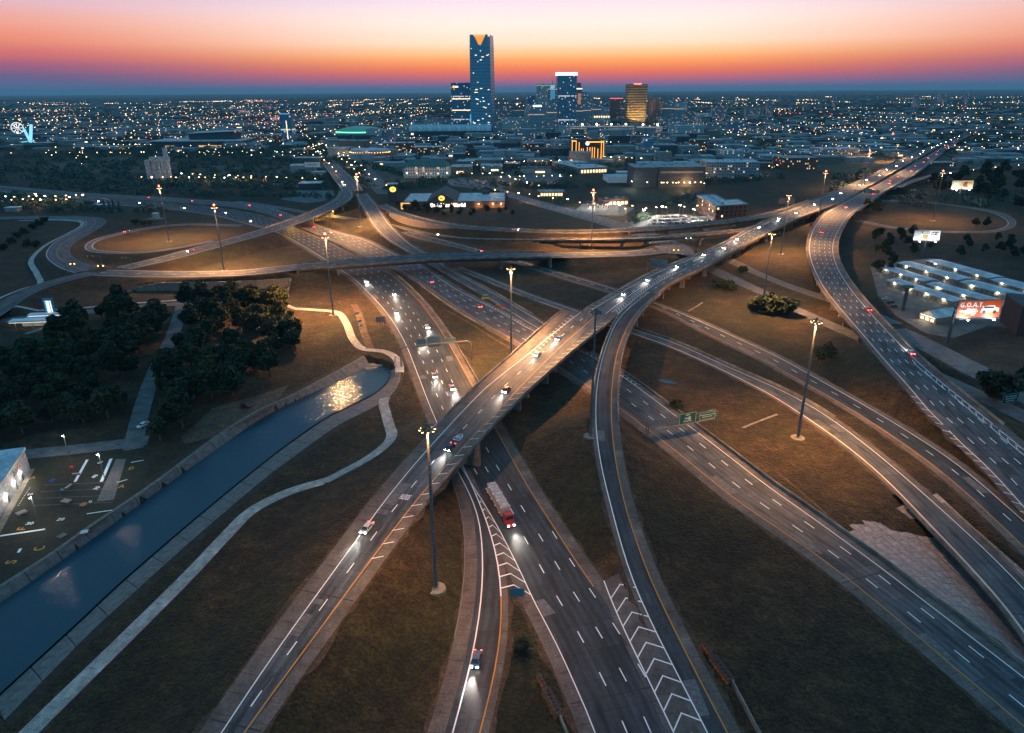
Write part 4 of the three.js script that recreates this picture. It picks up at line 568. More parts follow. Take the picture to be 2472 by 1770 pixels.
// ---------- retaining walls built of panels ----------
function panelWall(pts, hs, name, label, base = -0.3, panel = 7) {
  const o = thing(name, label, 'retaining wall'), c = pts.map(p => new THREE.Vector3(p[0], 0, p[2])); let L = 0; const cum = [0]; for (let i = 1; i < c.length; i++) { L += c[i].distanceTo(c[i - 1]); cum.push(L); }
  const P = s => { let i = 1; while (i < c.length - 1 && cum[i] < s) i++; const t = (s - cum[i - 1]) / (cum[i] - cum[i - 1]); return [c[i - 1].clone().lerp(c[i], t), lerp(hs[i - 1], hs[i], t), Math.atan2(c[i].x - c[i - 1].x, c[i].z - c[i - 1].z) - Math.PI / 2]; };
  const n = Math.max(1, Math.round(L / panel)); for (let k = 0; k < n; k++) { const [p, h, a] = P((k + 0.5) / n * L); part('panel', new GB().box(p.x, base, p.z, L / n - 0.22, h - base, 0.5, a).geo(), MAT.wallPanel, o); const [q, h2_, a2] = P((k) / n * L + 0.01); part('post', new GB().box(q.x, base, q.z, 0.34, h2_ - base + 0.06, 0.66, a2).geo(), MAT.concrete, o); part('coping', new GB().box(p.x, h, p.z, L / n, 0.28, 0.8, a).geo(), MAT.concrete, o); }
}
panelWall(WALL1, [0.5, 2.2, 4.6, 5, 5, 5, 5], 'retaining_wall', 'long panelled retaining wall below the left end of the overpass', -0.3, 6.5);
{ const g = new GB(); for (let i = 1; i < WALL1.length - 1; i++) { const a = WALL1[i], b = WALL1[i + 1], ya = i === 1 ? 2.1 : 4.62, yb = 4.62; g.quad([a[0], ya, a[2] - 0.1], [b[0], yb, b[2] - 0.1], [b[0], yb + 0.1, b[2] - 7], [a[0], ya - 0.4, a[2] - 7]); } tag(part('wall_berm', g.geo(), M(0.16, 0.13, 0.07, { map: tiled(grassTex, 20) })), 'grass strip on top of the panelled retaining wall', 'berm', null, 'structure'); }
{ const e = WALL1[WALL1.length - 1]; panelWall([e, [e[0] + 1.5, 0, e[2] + 9], [e[0] + 2.5, 0, e[2] + 20]], [5, 3.2, 0.4], 'retaining_wall', 'short wing wall stepping down at the right end of the panelled wall', -0.3, 5); }
{ const pts = []; const hs = []; for (let s = L1.len * 0.09; s < L1.len * 0.46; s += 9) { const q = stationAt(L1, s), p = at(q, -0.01); const dx = q.R[0] - q.L[0], dz = q.R[2] - q.L[2], l = Math.hypot(dx, dz); pts.push([p[0] + dx / l * 0.6, 0, p[2] + dz / l * 0.6]); hs.push(q.y - 0.2); } panelWall(pts, hs, 'retaining_wall', 'tall curved panelled wall carrying the right ramp of the fork', -0.3, 6.5); }

// ---------- high-mast lamps ----------
function mastGeo(h) {
  const pole = new GB().cyl(0, 0, 0, 0.52, 0.24, h, 12).geo(), pad = new GB().cyl(0, -0.6, 0, 2.4, 2.3, 0.75, 12).box(0, 0.1, 0, 1.5, 0.35, 1.5).geo();
  const ring = new GB(); for (let i = 0; i < 16; i++) { const a = i / 16 * 6.283, b = (i + 1) / 16 * 6.283; ring.bar([Math.cos(a) * 1.25, h - 0.7, Math.sin(a) * 1.25], [Math.cos(b) * 1.25, h - 0.7, Math.sin(b) * 1.25], 0.07); } for (let i = 0; i < 4; i++) { const a = i * 1.5708; ring.bar([0, h - 0.5, 0], [Math.cos(a) * 1.25, h - 0.7, Math.sin(a) * 1.25], 0.06); } ring.cyl(0, h - 0.1, 0, 0.55, 0.35, 0.6, 10);
  const heads = [], lens = []; for (let i = 0; i < 8; i++) { const a = i / 8 * 6.283 + 0.3, x = Math.cos(a) * 1.6, z = Math.sin(a) * 1.6; heads.push(new GB().cyl(x, h - 0.85, z, 0.26, 0.16, 0.5, 8).geo()); lens.push(new GB().cyl(x, h - 1.0, z, 0.17, 0.24, 0.14, 8).geo()); }
  return { pole, pad, ring: ring.geo(), heads, lens };
}
const MG = mastGeo(42), SOD = new THREE.Color().setRGB(1, 0.47, 0.17);
function mast(x, z, label, lit, beacon) {
  const gy = groundY(x, z), o = thing('high_mast_lamp', label, 'lamp mast', 'high mast lamps', [x, gy, z], h2(Math.round(x), Math.round(z), 3) * 6);
  part('foundation', MG.pad, MAT.concrete, o); part('pole', MG.pole, MAT.steel, o); part('lamp_ring', MG.ring, MAT.darkSteel, o);
  MG.heads.forEach((g, i) => { const hd = part('luminaire', g, MAT.darkSteel, o); part('lens', MG.lens[i], lit ? MAT.sodium : MAT.glass, hd); });
  if (beacon) { const g = new THREE.SphereGeometry(0.55, 10, 8); g.translate(0, 42.9, 0); part('beacon_lamp', g, MAT.red, o); }
  if (lit) { const l = new THREE.SpotLight(SOD, lit, 0, 1.42, 0.75); l.position.set(0, 40.2, 0); l.target.position.set(0, 0, 0); o.add(l.target); l.castShadow = true; l.shadow.radius = 40; l.name = 'mast_glow'; o.add(l); }
}
const MI = 52000;
mast(-271.4,-553.3, 'high mast lamp inside the left loop, with red beacon', MI, 1); mast(-189.9,-454.1, 'high mast lamp on the grass between the left ramp and the overpass', MI * 1.3, 1); mast(-94.3,-354.2, 'high mast lamp beside the pale path below the overpass', MI * 1.25, 1);
mast(-126.7,-592.2, 'high mast lamp in the crotch of the three-way fork', MI * 1.5, 1); mast(59.4,-514.6, 'high mast lamp on the bank behind the overpass, near the filling station', MI * 1.2, 1); mast(-0.2,-285, 'high mast lamp just behind the elevated highway barrier at the centre', MI * 1.1);
mast(132.9,-355.9, 'high mast lamp by the dark bushes between the two elevated highways', MI * 0.8); mast(96.6,-211.2, 'tallest-looking high mast lamp on the bare grass right of the truss gantry', MI * 0.55); mast(-17.9,-131.9, 'nearest high mast lamp, on the bank below the elevated highway', MI * 0.22);
mast(192.7,-493.9, 'high mast lamp beside the elevated highway with sign backs', MI * 0.9); mast(274.6,-628.6, 'high mast lamp near the merge of ramp and elevated highway, with beacon', MI * 0.9, 1); mast(405,-821.4, 'high mast lamp left of the far elevated highway by the brown bank', MI * 0.8, 1);
mast(503.2,-950.6, 'high mast lamp standing in the gap between the two far carriageways', MI * 0.8); mast(609.3,-1171.5, 'farthest high mast lamp, above the brown bank on the right', MI * 0.8, 1); mast(374.7,-625.1, 'high mast lamp in the middle of the right loop', MI * 0.55, 1);
mast(25,-199.5, 'unlit dark mast close to the narrow curved ramp bridge', 0);

// ---------- cars and lorries ----------
const carPaint = [[0.5, 0.5, 0.52], [0.04, 0.045, 0.05], [0.22, 0.03, 0.025], [0.7, 0.7, 0.7], [0.06, 0.1, 0.18], [0.2, 0.2, 0.21]].map(c => M(...c, { roughness: 0.35, metalness: 0.1 }));
const CAR = (() => {
  const prof = [[-2.25, 0.35], [-2.3, 0.75], [-2.2, 0.95], [-1.45, 1.02], [-0.85, 1.45], [0.75, 1.47], [1.75, 1.0], [2.25, 0.92], [2.3, 0.4]], body = new GB(), W = 0.9;
  const wAt = y => y > 1.1 ? W * 0.78 : W; for (let i = 0; i < prof.length; i++) { const [x0, y0] = prof[i], [x1, y1] = prof[(i + 1) % prof.length]; body.quad([-wAt(y0), y0, x0], [-wAt(y1), y1, x1], [wAt(y1), y1, x1], [wAt(y0), y0, x0]); }
  for (const s of [-1, 1]) for (let i = 1; i < prof.length - 1; i++) { const a = prof[0], b = prof[i], c = prof[i + 1], P = q => [s * wAt(q[1]), q[1], q[0]]; s > 0 ? body.tri(P(a), P(b), P(c)) : body.tri(P(a), P(c), P(b)); }
  const win = new GB().quad([-0.66, 1.44, -0.9], [-0.82, 1.06, -1.48], [0.82, 1.06, -1.48], [0.66, 1.44, -0.9]).quad([0.66, 1.45, 0.82], [0.82, 1.05, 1.7], [-0.82, 1.05, 1.7], [-0.66, 1.45, 0.82]); for (const s of [-1, 1]) win.quad([s * 0.79, 1.4, -0.75], [s * 0.91, 1.04, -1.2], [s * 0.91, 1.04, 1.45], [s * 0.79, 1.4, 0.7]);
  win.p = win.p.map((v, i) => i % 3 === 1 ? v + 0.03 : v);
  const wheel = new THREE.CylinderGeometry(0.33, 0.33, 0.22, 12).rotateZ(Math.PI / 2), wheels = [[-0.84, -1.4], [0.84, -1.4], [-0.84, 1.4], [0.84, 1.4]].map(([x, z]) => wheel.clone().translate(x, 0.33, z));
  const heads = [-0.62, 0.62].map(x => new GB().box(x, 0.62, 2.28, 0.42, 0.22, 0.16).geo()), tails = [-0.68, 0.68].map(x => new GB().box(x, 0.7, -2.28, 0.38, 0.2, 0.14).geo());
  return { body: body.geo(), win: win.geo(), wheels, heads, tails };
})();
let carNo = 0;
function car(x, y, z, turn, label, group, lit = 3, beam = 0) {
  const o = thing(lit ? 'driving_car' : 'parked_car', label, 'car', group, [x, y, z], turn), p = carPaint[carNo++ % 6];
  part('body', CAR.body, p, o); part('windows', CAR.win, MAT.glass, o); CAR.wheels.forEach(g => part('wheel', g, MAT.rubber, o));
  CAR.heads.forEach(g => part('headlight', g, lit ? MAT.headlight : MAT.glass, o)); CAR.tails.forEach(g => part('taillight', g, lit ? MAT.tail : MAT.glass, o));
  if (beam) { const l = new THREE.SpotLight(new THREE.Color().setRGB(1, 0.93, 0.82), beam, 0, 0.42, 0.7); l.position.set(0, 0.72, 2.6); l.target.position.set(0, -0.3, 22); l.castShadow = true; l.shadow.radius = 8; l.name = 'headlight_beam'; o.add(l, l.target); }
  return o;
}
function carOn(r, s, off, along, label, group, beam = 0) { const q = stationAt(r, s), p = at(q, off); return car(p[0], p[1] + 0.02, p[2], q.dir + (along > 0 ? 0 : Math.PI), label, group, 3, beam); }
const near = 1300;
[[-425, 0.24], [-392, 0.52], [-358, 0.26], [-330, 0.66], [-312, 0.40], [-268, 0.36], [-254, 0.55]].forEach(([t, f], i) => carOn(C1, sAtZ(C1, t, 0.5), [f], 1, ['car with headlights emerging from beneath the level overpass', 'car with headlights in the middle lane below the overpass', 'car with headlights on the lane nearest the muddy creek', 'car with headlights in the inner lane before the sign arch', 'car with headlights just before the sign arch', 'car with headlights just past the sign arch', 'car with headlights about to pass beneath the elevated highway'][i], 'cars on the headlight carriageway', near));
[[0.30, 0.3], [0.34, 0.6], [0.40, 0.35], [0.45, 0.5], [0.5, 0.3], [0.53, 0.55], [0.20, 0.4], [0.25, 0.6]].forEach(([t, f], i) => carOn(C1, F(C1, t), [f], 1, 'car with white headlights on the highway left of the overpass', 'oncoming cars left of the overpass'));
[[0.26, 0.4], [0.33, 0.55], [0.38, 0.4], [0.44, 0.6], [0.5, 0.35], [0.56, 0.5], [0.585, 0.55]].forEach(([t, f]) => carOn(C2, F(C2, t), [f], -1, 'car showing red taillights on the far side of the median, left of the overpass', 'taillight cars left of the overpass'));
[[-420, 0.42], [-365, 0.6]].forEach(([t, f], i) => carOn(C2, sAtZ(C2, t, 0.5), [f], -1, ['car with red taillights just below the level overpass', 'car with red taillights near the small exit sign'][i], 'taillight cars below the overpass'));
[[60, 0.34], [104, 0.62], [150, 0.62], [188, 0.47], [210, 0.52]].forEach(([s, f], i) => carOn(A1, SA + s, [f], -1, ['car on the elevated highway nearest the lower left edge', 'car on the elevated highway beside the shield marking', 'car on the elevated highway behind the nearest mast', 'car on the elevated highway above the sign arch carriageway', 'car on the elevated highway by the orange-lit wide shoulder'][i], 'cars on the elevated highway', near));
[[36, .3], [70, .34], [110, .34], [150, .32], [178, .5], [215, .34], [270, .34], [320, .36], [360, .5], [420, .4], [470, .55], [520, .4], [600, .5], [660, .35], [720, .55], [800, .4], [860, .6], [960, .4], [1040, .5], [1120, .6], [1200, .4], [1290, .5], [1350, .6], [1420, .4], [1480, .5], [1560, .5], [1640, .4], [1700, .6]].forEach(([s, f], i) => carOn(A2, s, [f], -1, 'oncoming car with headlights on the straight elevated highway, upper right', 'oncoming cars on the straight elevated highway', i < 8 ? near : 0));
[[300, .4], [420, .6], [520, .4], [600, .5], [700, .35], [780, .6], [860, .4], [940, .5], [1020, .4], [1100, .6], [1180, .4], [1230, .35], [1262, .55], [1330, .4], [1370, .7], [1480, .45], [1620, .4]].forEach(([s, f]) => carOn(H1, s, [f], -1, 'car with red taillights on the curving elevated highway, right', 'taillight cars on the curving highway'));
carOn(H1, F(H1, 0.905), [0.82], -1, 'car with red taillights beside the pale barrier at the lower right', 'taillight cars on the curving highway', near);
carOn(H1, F(H1, 0.935), [0.84], -1, 'car with red taillights beside the striped lane at the lower right edge', 'taillight cars on the curving highway', near);
carOn(E1, 108, [0.5], 1, 'car on the exit ramp at the bottom edge', 'cars on the ramps', near); carOn(R1, 105, [0.5], -1, 'car with red taillights at the tip of the left loop ramp', 'cars on the ramps'); carOn(T1, F(T1, 0.93), [0.3], 1, 'car with headlights on the avenue just before the fork', 'cars on the ramps', near); carOn(T1, F(T1, 0.955), [0.28], 1, 'second car with headlights on the avenue before the fork', 'cars on the ramps');
carOn(J1, F(J1, 0.86), [0.5], 1, 'car with red taillights near the traffic lights, left ramp', 'cars on the ramps'); carOn(L1, F(L1, 0.35), [0.5], 1, 'car on the right ramp above the panelled wall', 'cars on the ramps'); carOn(M1, F(M1, 0.5), [0.5], 1, 'car on the narrow ramp below the panelled wall', 'cars on the ramps'); carOn(G1, F(G1, 0.2), [0.5], -1, 'car with red taillights on the dark ramp behind the overpass shadow', 'cars on the ramps');
{ // articulated lorry heading towards the camera
  const q = stationAt(C1, sAtZ(C1, -168, 0.7)), p = at(q, [0.3]), o = thing('semi_truck', 'white articulated lorry with orange marker lights beside the chevrons', 'lorry', null, [p[0], p[1] + 0.02, p[2]], q.dir);
  part('trailer', new GB().box(0, 1.15, -3.6, 2.55, 2.85, 13.6).geo(), M(0.7, 0.72, 0.74, { roughness: 0.45, map: tiled(speckTex, 6) }), o);
  part('cab', new GB().box(0, 0.7, 5.4, 2.4, 2.7, 2.3, 0, 0.92, 0.9).box(0, 0.6, 7.2, 2.1, 1.25, 1.7, 0, 0.94, 0.9).geo(), M(0.35, 0.03, 0.03, { roughness: 0.4 }), o); part('windshield', new GB().box(0, 2.1, 6.5, 2.0, 0.85, 0.12).geo(), MAT.glass, o);
  part('chassis', new GB().box(0, 0.75, -1, 1.1, 0.4, 16).geo(), MAT.black, o); for (const z of [-9, -7.6, 2.6, 3.9, 7.4]) for (const x of [-1.05, 1.05]) part('wheel', new THREE.CylinderGeometry(0.5, 0.5, 0.34, 12).rotateZ(Math.PI / 2).translate(x, 0.5, z), MAT.rubber, o);
  for (const x of [-0.8, 0.8]) part('headlight', new GB().box(x, 0.95, 8.06, 0.42, 0.26, 0.1).geo(), MAT.headlight, o); const amber = E(1, 0.26, 0.03, 9); for (let i = 0; i < 8; i++) for (const x of [-1.3, 1.3]) part('marker_light', new GB().box(x, i % 2 ? 3.85 : 1.15, -10 + i * 1.85, 0.07, 0.12, 0.26).geo(), amber, o); for (const x of [-1.1, 1.1]) part('taillight', new GB().box(x, 1, -10.45, 0.3, 0.2, 0.1).geo(), MAT.tail, o);
  const l = new THREE.SpotLight(new THREE.Color().setRGB(1, 0.93, 0.82), near, 0, 0.42, 0.7); l.position.set(0, 0.95, 8.4); l.target.position.set(0, -0.3, 30); l.castShadow = true; l.shadow.radius = 8; o.add(l, l.target);
}

// ---------- printed faces ----------
function canvasTex(w, h, draw) { const c = document.createElement('canvas'); c.width = w; c.height = h; const x = c.getContext('2d'); draw(x, w, h); const t = new THREE.CanvasTexture(c); t.colorSpace = THREE.SRGBColorSpace; t.anisotropy = 4; return t; }
function face(w, h, tex, o = {}) { const m = new THREE.MeshStandardMaterial({ map: tex, roughness: 0.6, ...o }); return [new THREE.PlaneGeometry(w, h), m]; }
function signBoard(parent, x, y, z, w, h, tex, turn = 0, name = 'sign_panel', back = MAT.steel, o) {   // panel with print on +z, ribs behind
  const b = part(name, new GB().box(0, -h / 2, 0, w, h, 0.12).geo(), back, parent); b.position.set(x, y, z); b.rotation.y = turn;
  const rib = new GB(); for (let i = 0; i < Math.max(2, Math.round(w / 1.2)); i++) { const n = Math.max(2, Math.round(w / 1.2)); rib.box(-w / 2 + (i + 0.5) * w / n, -h / 2 - 0.1, -0.12, 0.1, h + 0.2, 0.12); } part('stiffener', rib.geo(), back, b);
  if (tex) { const [g, m] = face(w * 0.99, h * 0.98, tex, o); g.translate(0, 0, 0.066); part('sign_face', g, m, b); }
  return b;
}
const greenSign = (lines, extra) => canvasTex(512, 320, (x, w, h) => { x.fillStyle = '#0c5a41'; x.fillRect(0, 0, w, h); x.strokeStyle = '#e8f0ec'; x.lineWidth = 8; x.strokeRect(10, 10, w - 20, h - 20); x.fillStyle = '#eef5f2'; x.textAlign = 'center'; lines.forEach(([t, s, yy]) => { x.font = `bold ${s}px sans-serif`; x.fillText(t, w / 2, yy); }); extra && extra(x, w, h); });
const bars = (x, rows) => { x.fillStyle = '#dfe9e6'; for (const [a, y, l, h] of rows) for (let k = 0; k < l; k += 26) x.fillRect(a + k, y, 12 + (k * 7 + y) % 11, h); };   // lettering too small to read
const dimSign = (rows, bg = '#0c5a41') => canvasTex(512, 320, (x, w, h) => { x.fillStyle = bg; x.fillRect(0, 0, w, h); x.strokeStyle = '#cfdcd8'; x.lineWidth = 6; x.strokeRect(8, 8, w - 16, h - 16); bars(x, rows); });
const R3 = [[70, 70, 380, 34], [90, 150, 340, 34], [120, 230, 280, 30]], R2_ = [[70, 90, 370, 44], [110, 190, 300, 40]];
const yellowTab = () => canvasTex(512, 128, (x, w, h) => { x.fillStyle = '#e8a31c'; x.fillRect(0, 0, w, h); x.fillStyle = '#3a2808'; for (let k = 60; k < 450; k += 40) x.fillRect(k, 40, 26, 48); });
function truss(g, x0, x1, y, z, hh, dd) { const n = Math.round((x1 - x0) / hh); for (const [dy, dz] of [[0, 0], [hh, 0], [0, dd], [hh, dd]]) g.bar([x0, y + dy, z + dz], [x1, y + dy, z + dz], 0.1); for (let i = 0; i < n; i++) { const a = x0 + (x1 - x0) * i / n, b = x0 + (x1 - x0) * (i + 1) / n; for (const dz of [0, dd]) g.bar([a, y + (i % 2 ? hh : 0), z + dz], [b, y + (i % 2 ? 0 : hh), z + dz], 0.055); g.bar([a, y + hh, z], [b, y + hh, z + dd], 0.05); } }
// frame across a road: local x runs from left edge to right edge
function gantryAt(r, s, label, extra = 1.5, name = 'sign_gantry') { const q = stationAt(r, s), a = at(q, 0), b = at(q, -0.001), o = thing(name, label, 'sign gantry', null, [q.c[0], q.y, q.c[2]], Math.atan2(-(b[2] - a[2]), b[0] - a[0])); return [o, q.w / 2 + extra]; }
{ // truss gantry over the lower carriageway
  const [o, hw] = gantryAt(C2, sAtZ(C2, -212, 0.6), 'steel truss gantry with two green signs over the lower right carriageway', 3.2);
  const g = new GB(); truss(g, -hw, hw, 6.2, -0.6, 1.5, 1.2); part('truss_beam', g.geo(), MAT.steel, o); for (const x of [-hw, hw]) for (const z of [-0.6, 0.6]) part('post', new GB().cyl(x, -0.6, z, 0.17, 0.17, 8.4, 8).geo(), MAT.steel, o); part('catwalk', new GB().box(0, 5.5, 1.5, hw * 1.7, 0.1, 0.8).geo(), MAT.steel, o);
  signBoard(o, 1.2, 7.2, 0.95, 6.6, 4.2, greenSign([['WEST', 54, 78], ['40', 70, 180], ['Amarillo', 62, 250]], (x, w) => { x.fillStyle = '#2b62b0'; x.beginPath(); x.arc(w / 2 - 62, 152, 42, 0, 7); x.fill(); x.fillStyle = '#f4f7f5'; x.fillRect(w / 2 + 20, 116, 78, 74); x.fillStyle = '#111'; x.font = 'bold 52px sans-serif'; x.fillText('270', w / 2 + 59, 172); x.fillStyle = '#fff'; x.fillText('40', w / 2 - 62, 170); x.fillText('\u2193', 90, 308); x.fillText('\u2193', w - 90, 308); }), 0, 'sign_panel', MAT.green);
  signBoard(o, 9.0, 6.9, 0.95, 6.4, 2.6, greenSign([['Oklahoma City', 66, 130], ['Boulevard', 66, 220]], (x, w) => { x.font = 'bold 70px sans-serif'; x.fillText('\u2197', w - 60, 90); }), 0, 'sign_panel', MAT.green);
  signBoard(o, 10.3, 8.6, 0.95, 3, 0.8, dimSign([[60, 110, 400, 90]]), 0, 'sign_panel', MAT.green);
}
{ // curved monotube over the headlight carriageway, sign backs towards the camera
  const [o, hw] = gantryAt(C1, sAtZ(C1, -283, 0.6), 'curved steel sign arch over the headlight carriageway, seen from behind', 2.6, 'sign_arch'); const pts = []; for (let i = 0; i <= 10; i++) { const a = Math.PI / 2 * i / 10; pts.push(new THREE.Vector3(-hw + 2.4 - 2.4 * Math.cos(a), 6.3 + 2.4 * Math.sin(a), 0)); } const right = pts.map(p => new THREE.Vector3(-p.x, p.y, 0)).reverse(); const path = new THREE.CatmullRomCurve3([new THREE.Vector3(-hw, -0.6, 0), new THREE.Vector3(-hw, 4, 0), ...pts, ...right, new THREE.Vector3(hw, 4, 0), new THREE.Vector3(hw, -0.6, 0)]);
  part('arch_tube', new THREE.TubeGeometry(path, 90, 0.32, 8), MAT.steel, o);
  for (const [x, w, h] of [[-6.2, 4.2, 3.4], [-0.6, 5.6, 4.4], [5.6, 6, 2.4]]) signBoard(o, x, 9.2 + h * 0.12, -0.55, w, h, null, Math.PI, 'sign_panel', M(0.12, 0.2, 0.24, { roughness: 0.5 }));
}
{ const [o, hw] = gantryAt(A2, 84, 'sign frame at the edge of the straight elevated highway, panels seen from behind', 0.4); const g = new GB(); truss(g, -hw, hw * 0.1, 5.6, 0, 1.3, 1.0); part('truss_beam', g.geo(), MAT.steel, o); part('post', new GB().cyl(-hw, -9, 0.5, 0.2, 0.2, 16.4, 8).geo(), MAT.steel, o); for (const [x, h] of [[-6.4, 4], [-1.2, 4.8]]) signBoard(o, x, 7, -0.5, 4.6, h, null, Math.PI, 'sign_panel', M(0.16, 0.26, 0.3, { roughness: 0.5 })); }
{ const [o, hw] = gantryAt(H1, F(H1, 0.69), 'slender gantry with green and yellow signs over the curving highway', 0.6); const g = new GB(); truss(g, -hw, hw, 5.4, 0, 1.1, 0.9); part('truss_beam', g.geo(), MAT.steel, o); for (const x of [-hw, hw]) part('post', new GB().cyl(x, -1.5, 0.45, 0.18, 0.18, 9, 8).geo(), MAT.steel, o);
  signBoard(o, 1.5, 6.4, 1.1, 7.4, 3.8, dimSign(R3), 0, 'sign_panel', MAT.green); signBoard(o, 9.2, 6.6, 1.1, 6.2, 2.4, dimSign(R2_), 0, 'sign_panel', MAT.green); signBoard(o, 9.2, 4.9, 1.1, 6.2, 0.9, yellowTab(), 0, 'sign_panel', MAT.yellow); }
{ const [o, hw] = gantryAt(H1, F(H1, 0.49), 'green gantry signs over the far part of the curving highway', 1); const g = new GB(); truss(g, -hw, hw, 5.6, 0, 1.2, 1); part('truss_beam', g.geo(), MAT.steel, o); for (const x of [-hw, hw]) part('post', new GB().cyl(x, -1.5, 0.4, 0.2, 0.2, 9, 8).geo(), MAT.steel, o); for (const x of [-6, 0, 6]) signBoard(o, x, 6.6, 1.2, 5.6, 3.4, dimSign(R3), 0, 'sign_panel', MAT.green); }
function roadSign(x, z, y, turn, w, h, tex, label, back, m) { const o = thing('road_sign', label, 'sign', null, [x, y, z], turn); for (const s of [-1, 1]) part('post', new GB().box(s * w * 0.28, -0.3, -0.12, 0.14, 2.6, 0.14).geo(), MAT.steel, o); signBoard(o, 0, 2.2 + h / 2, 0, w, h, tex, 0, 'sign_panel', back ?? MAT.steel, m); return o; }
roadSign(0.9,-129.7, 0, Math.PI, 3.2, 2.2, null, 'sign seen from behind at the tip of the chevron gore', M(0.08, 0.22, 0.28)); roadSign(-65.8,-335.3, 0, Math.PI + 0.4, 4.6, 2.8, null, 'large sign seen from behind on the grass beside the muddy creek', M(0.14, 0.17, 0.18));
{ const o = roadSign(-14.7,-378.8, 0, 0.3, 4.2, 2.6, dimSign(R2_), 'small green exit sign in the gore below the overpass', MAT.green); signBoard(o, 0, 1.7, 0, 4.2, 0.9, yellowTab(), 0, 'sign_panel', MAT.yellow); }
{ const o = roadSign(343.3,-683.4, 7.4, 0, 6.2, 3.6, dimSign(R2_), 'green exit sign with yellow strip at the far highway split', MAT.green); signBoard(o, 0, 1.7, 0, 6.2, 1.2, yellowTab(), 0, 'sign_panel', MAT.yellow); }
roadSign(409.7,-764.2, 7, 0.2, 4.6, 2, dimSign(R2_), 'lone green sign at the right rail of the far highway', MAT.green); roadSign(177.4,-227.1, 3, 0.3, 7.5, 3.6, dimSign(R3, '#0a2c24'), 'dark wide guide sign in the grass at the right edge', M(0.05, 0.1, 0.09)); roadSign(144.6,-205.7, 0, 0.4, 3, 1.6, dimSign(R2_), 'small exit sign on the brown grass wedge at the right', MAT.green);
// water-filled barrels of two crash cushions
function cushion(pts, label) { const o = thing('crash_cushion', label, 'crash cushion'); pts.forEach(([x, z], i) => { const y = groundY(x, z); const b = part('barrel', new THREE.LatheGeometry([[0, 0], [0.44, 0], [0.47, 0.1], [0.43, 0.5], [0.46, 0.55], [0.46, 0.95]].map(v => new THREE.Vector2(...v)), 12).translate(x, y, z), MAT.orange, o); part('lid', new THREE.CylinderGeometry(0.47, 0.48, 0.09, 12).translate(x, y + 1, z), MAT.black, b); }); }
{ const mk = (a, b) => { const out = []; for (let i = 0; i < 11; i++) for (const s of i < 4 ? [0] : [-0.52, 0.52]) { const t = i / 10, dx = b[0] - a[0], dz = b[1] - a[1], l = Math.hypot(dx, dz); out.push([lerp(a[0], b[0], t) - dz / l * s, lerp(a[1], b[1], t) + dx / l * s]); } return out; };
  cushion(mk([5,-107.8], [8.3,-98.5]), 'orange barrel crash cushion on the grass between exit ramp and highway'); cushion(mk([40.1,-116.2], [43,-106.4]), 'orange barrel crash cushion on the grass right of the lower gore');
  const wl = (a, b, h, lab) => { const dx = b[0] - a[0], dz = b[1] - a[1]; tag(part('concrete_barrier', new GB().box((a[0] + b[0]) / 2, -0.2, (a[1] + b[1]) / 2, 0.5, h, Math.hypot(dx, dz), Math.atan2(dx, dz), 0.6).geo(), MAT.concrete), lab, 'barrier', 'concrete barriers along the roads'); };
  wl([43.3,-106.2], [45,-92.2], 1.3, 'pale barrier wall starting behind the right crash cushion'); wl([8.6,-98.1], [10.1,-92.9], 1.1, 'short barrier behind the left crash cushion');
  cushion(mk([-8.2,-370.7], [-0.3,-357.1]).slice(0, 8), 'small orange crash cushion at the gore below the overpass'); }

// ---------- billboards ----------
function billboard(x, z, w, h, up, turn, tex, label, lit, side = 0) {
  const o = thing('billboard', label, 'billboard', null, [x, 0, z], turn); part('pole', new GB().cyl(side, -0.5, -0.8, 0.75, 0.6, up + h * 0.5, 10).geo(), MAT.darkSteel, o); part('frame', new GB().box(0, up - 0.4, -0.9, w, 0.5, 1.4).box(0, up - 0.1, -0.5, w + 0.5, h + 0.5, 0.5).geo(), MAT.darkSteel, o);
  const [g, m] = face(w, h, tex); g.translate(0, up + 0.15 + h / 2, -0.22); part('poster', g, m, o); part('walkway', new GB().box(0, up - 0.5, 0.6, w, 0.12, 1).geo(), MAT.steel, o);
  if (lit) for (const k of [-0.3, 0.3]) { part('flood_lamp', new GB().box(k * w, up - 0.7, 2.4, 0.7, 0.3, 0.4).geo(), MAT.lampWhite, o); part('lamp_arm', new GB().bar([k * w, up - 0.4, 0.5], [k * w, up - 0.75, 2.4], 0.06).geo(), MAT.steel, o); const l = new THREE.PointLight(new THREE.Color().setRGB(1, 0.95, 0.88), lit); l.position.set(k * w, up - 0.2, 2.5); l.castShadow = true; l.shadow.radius = 8; o.add(l); }
}
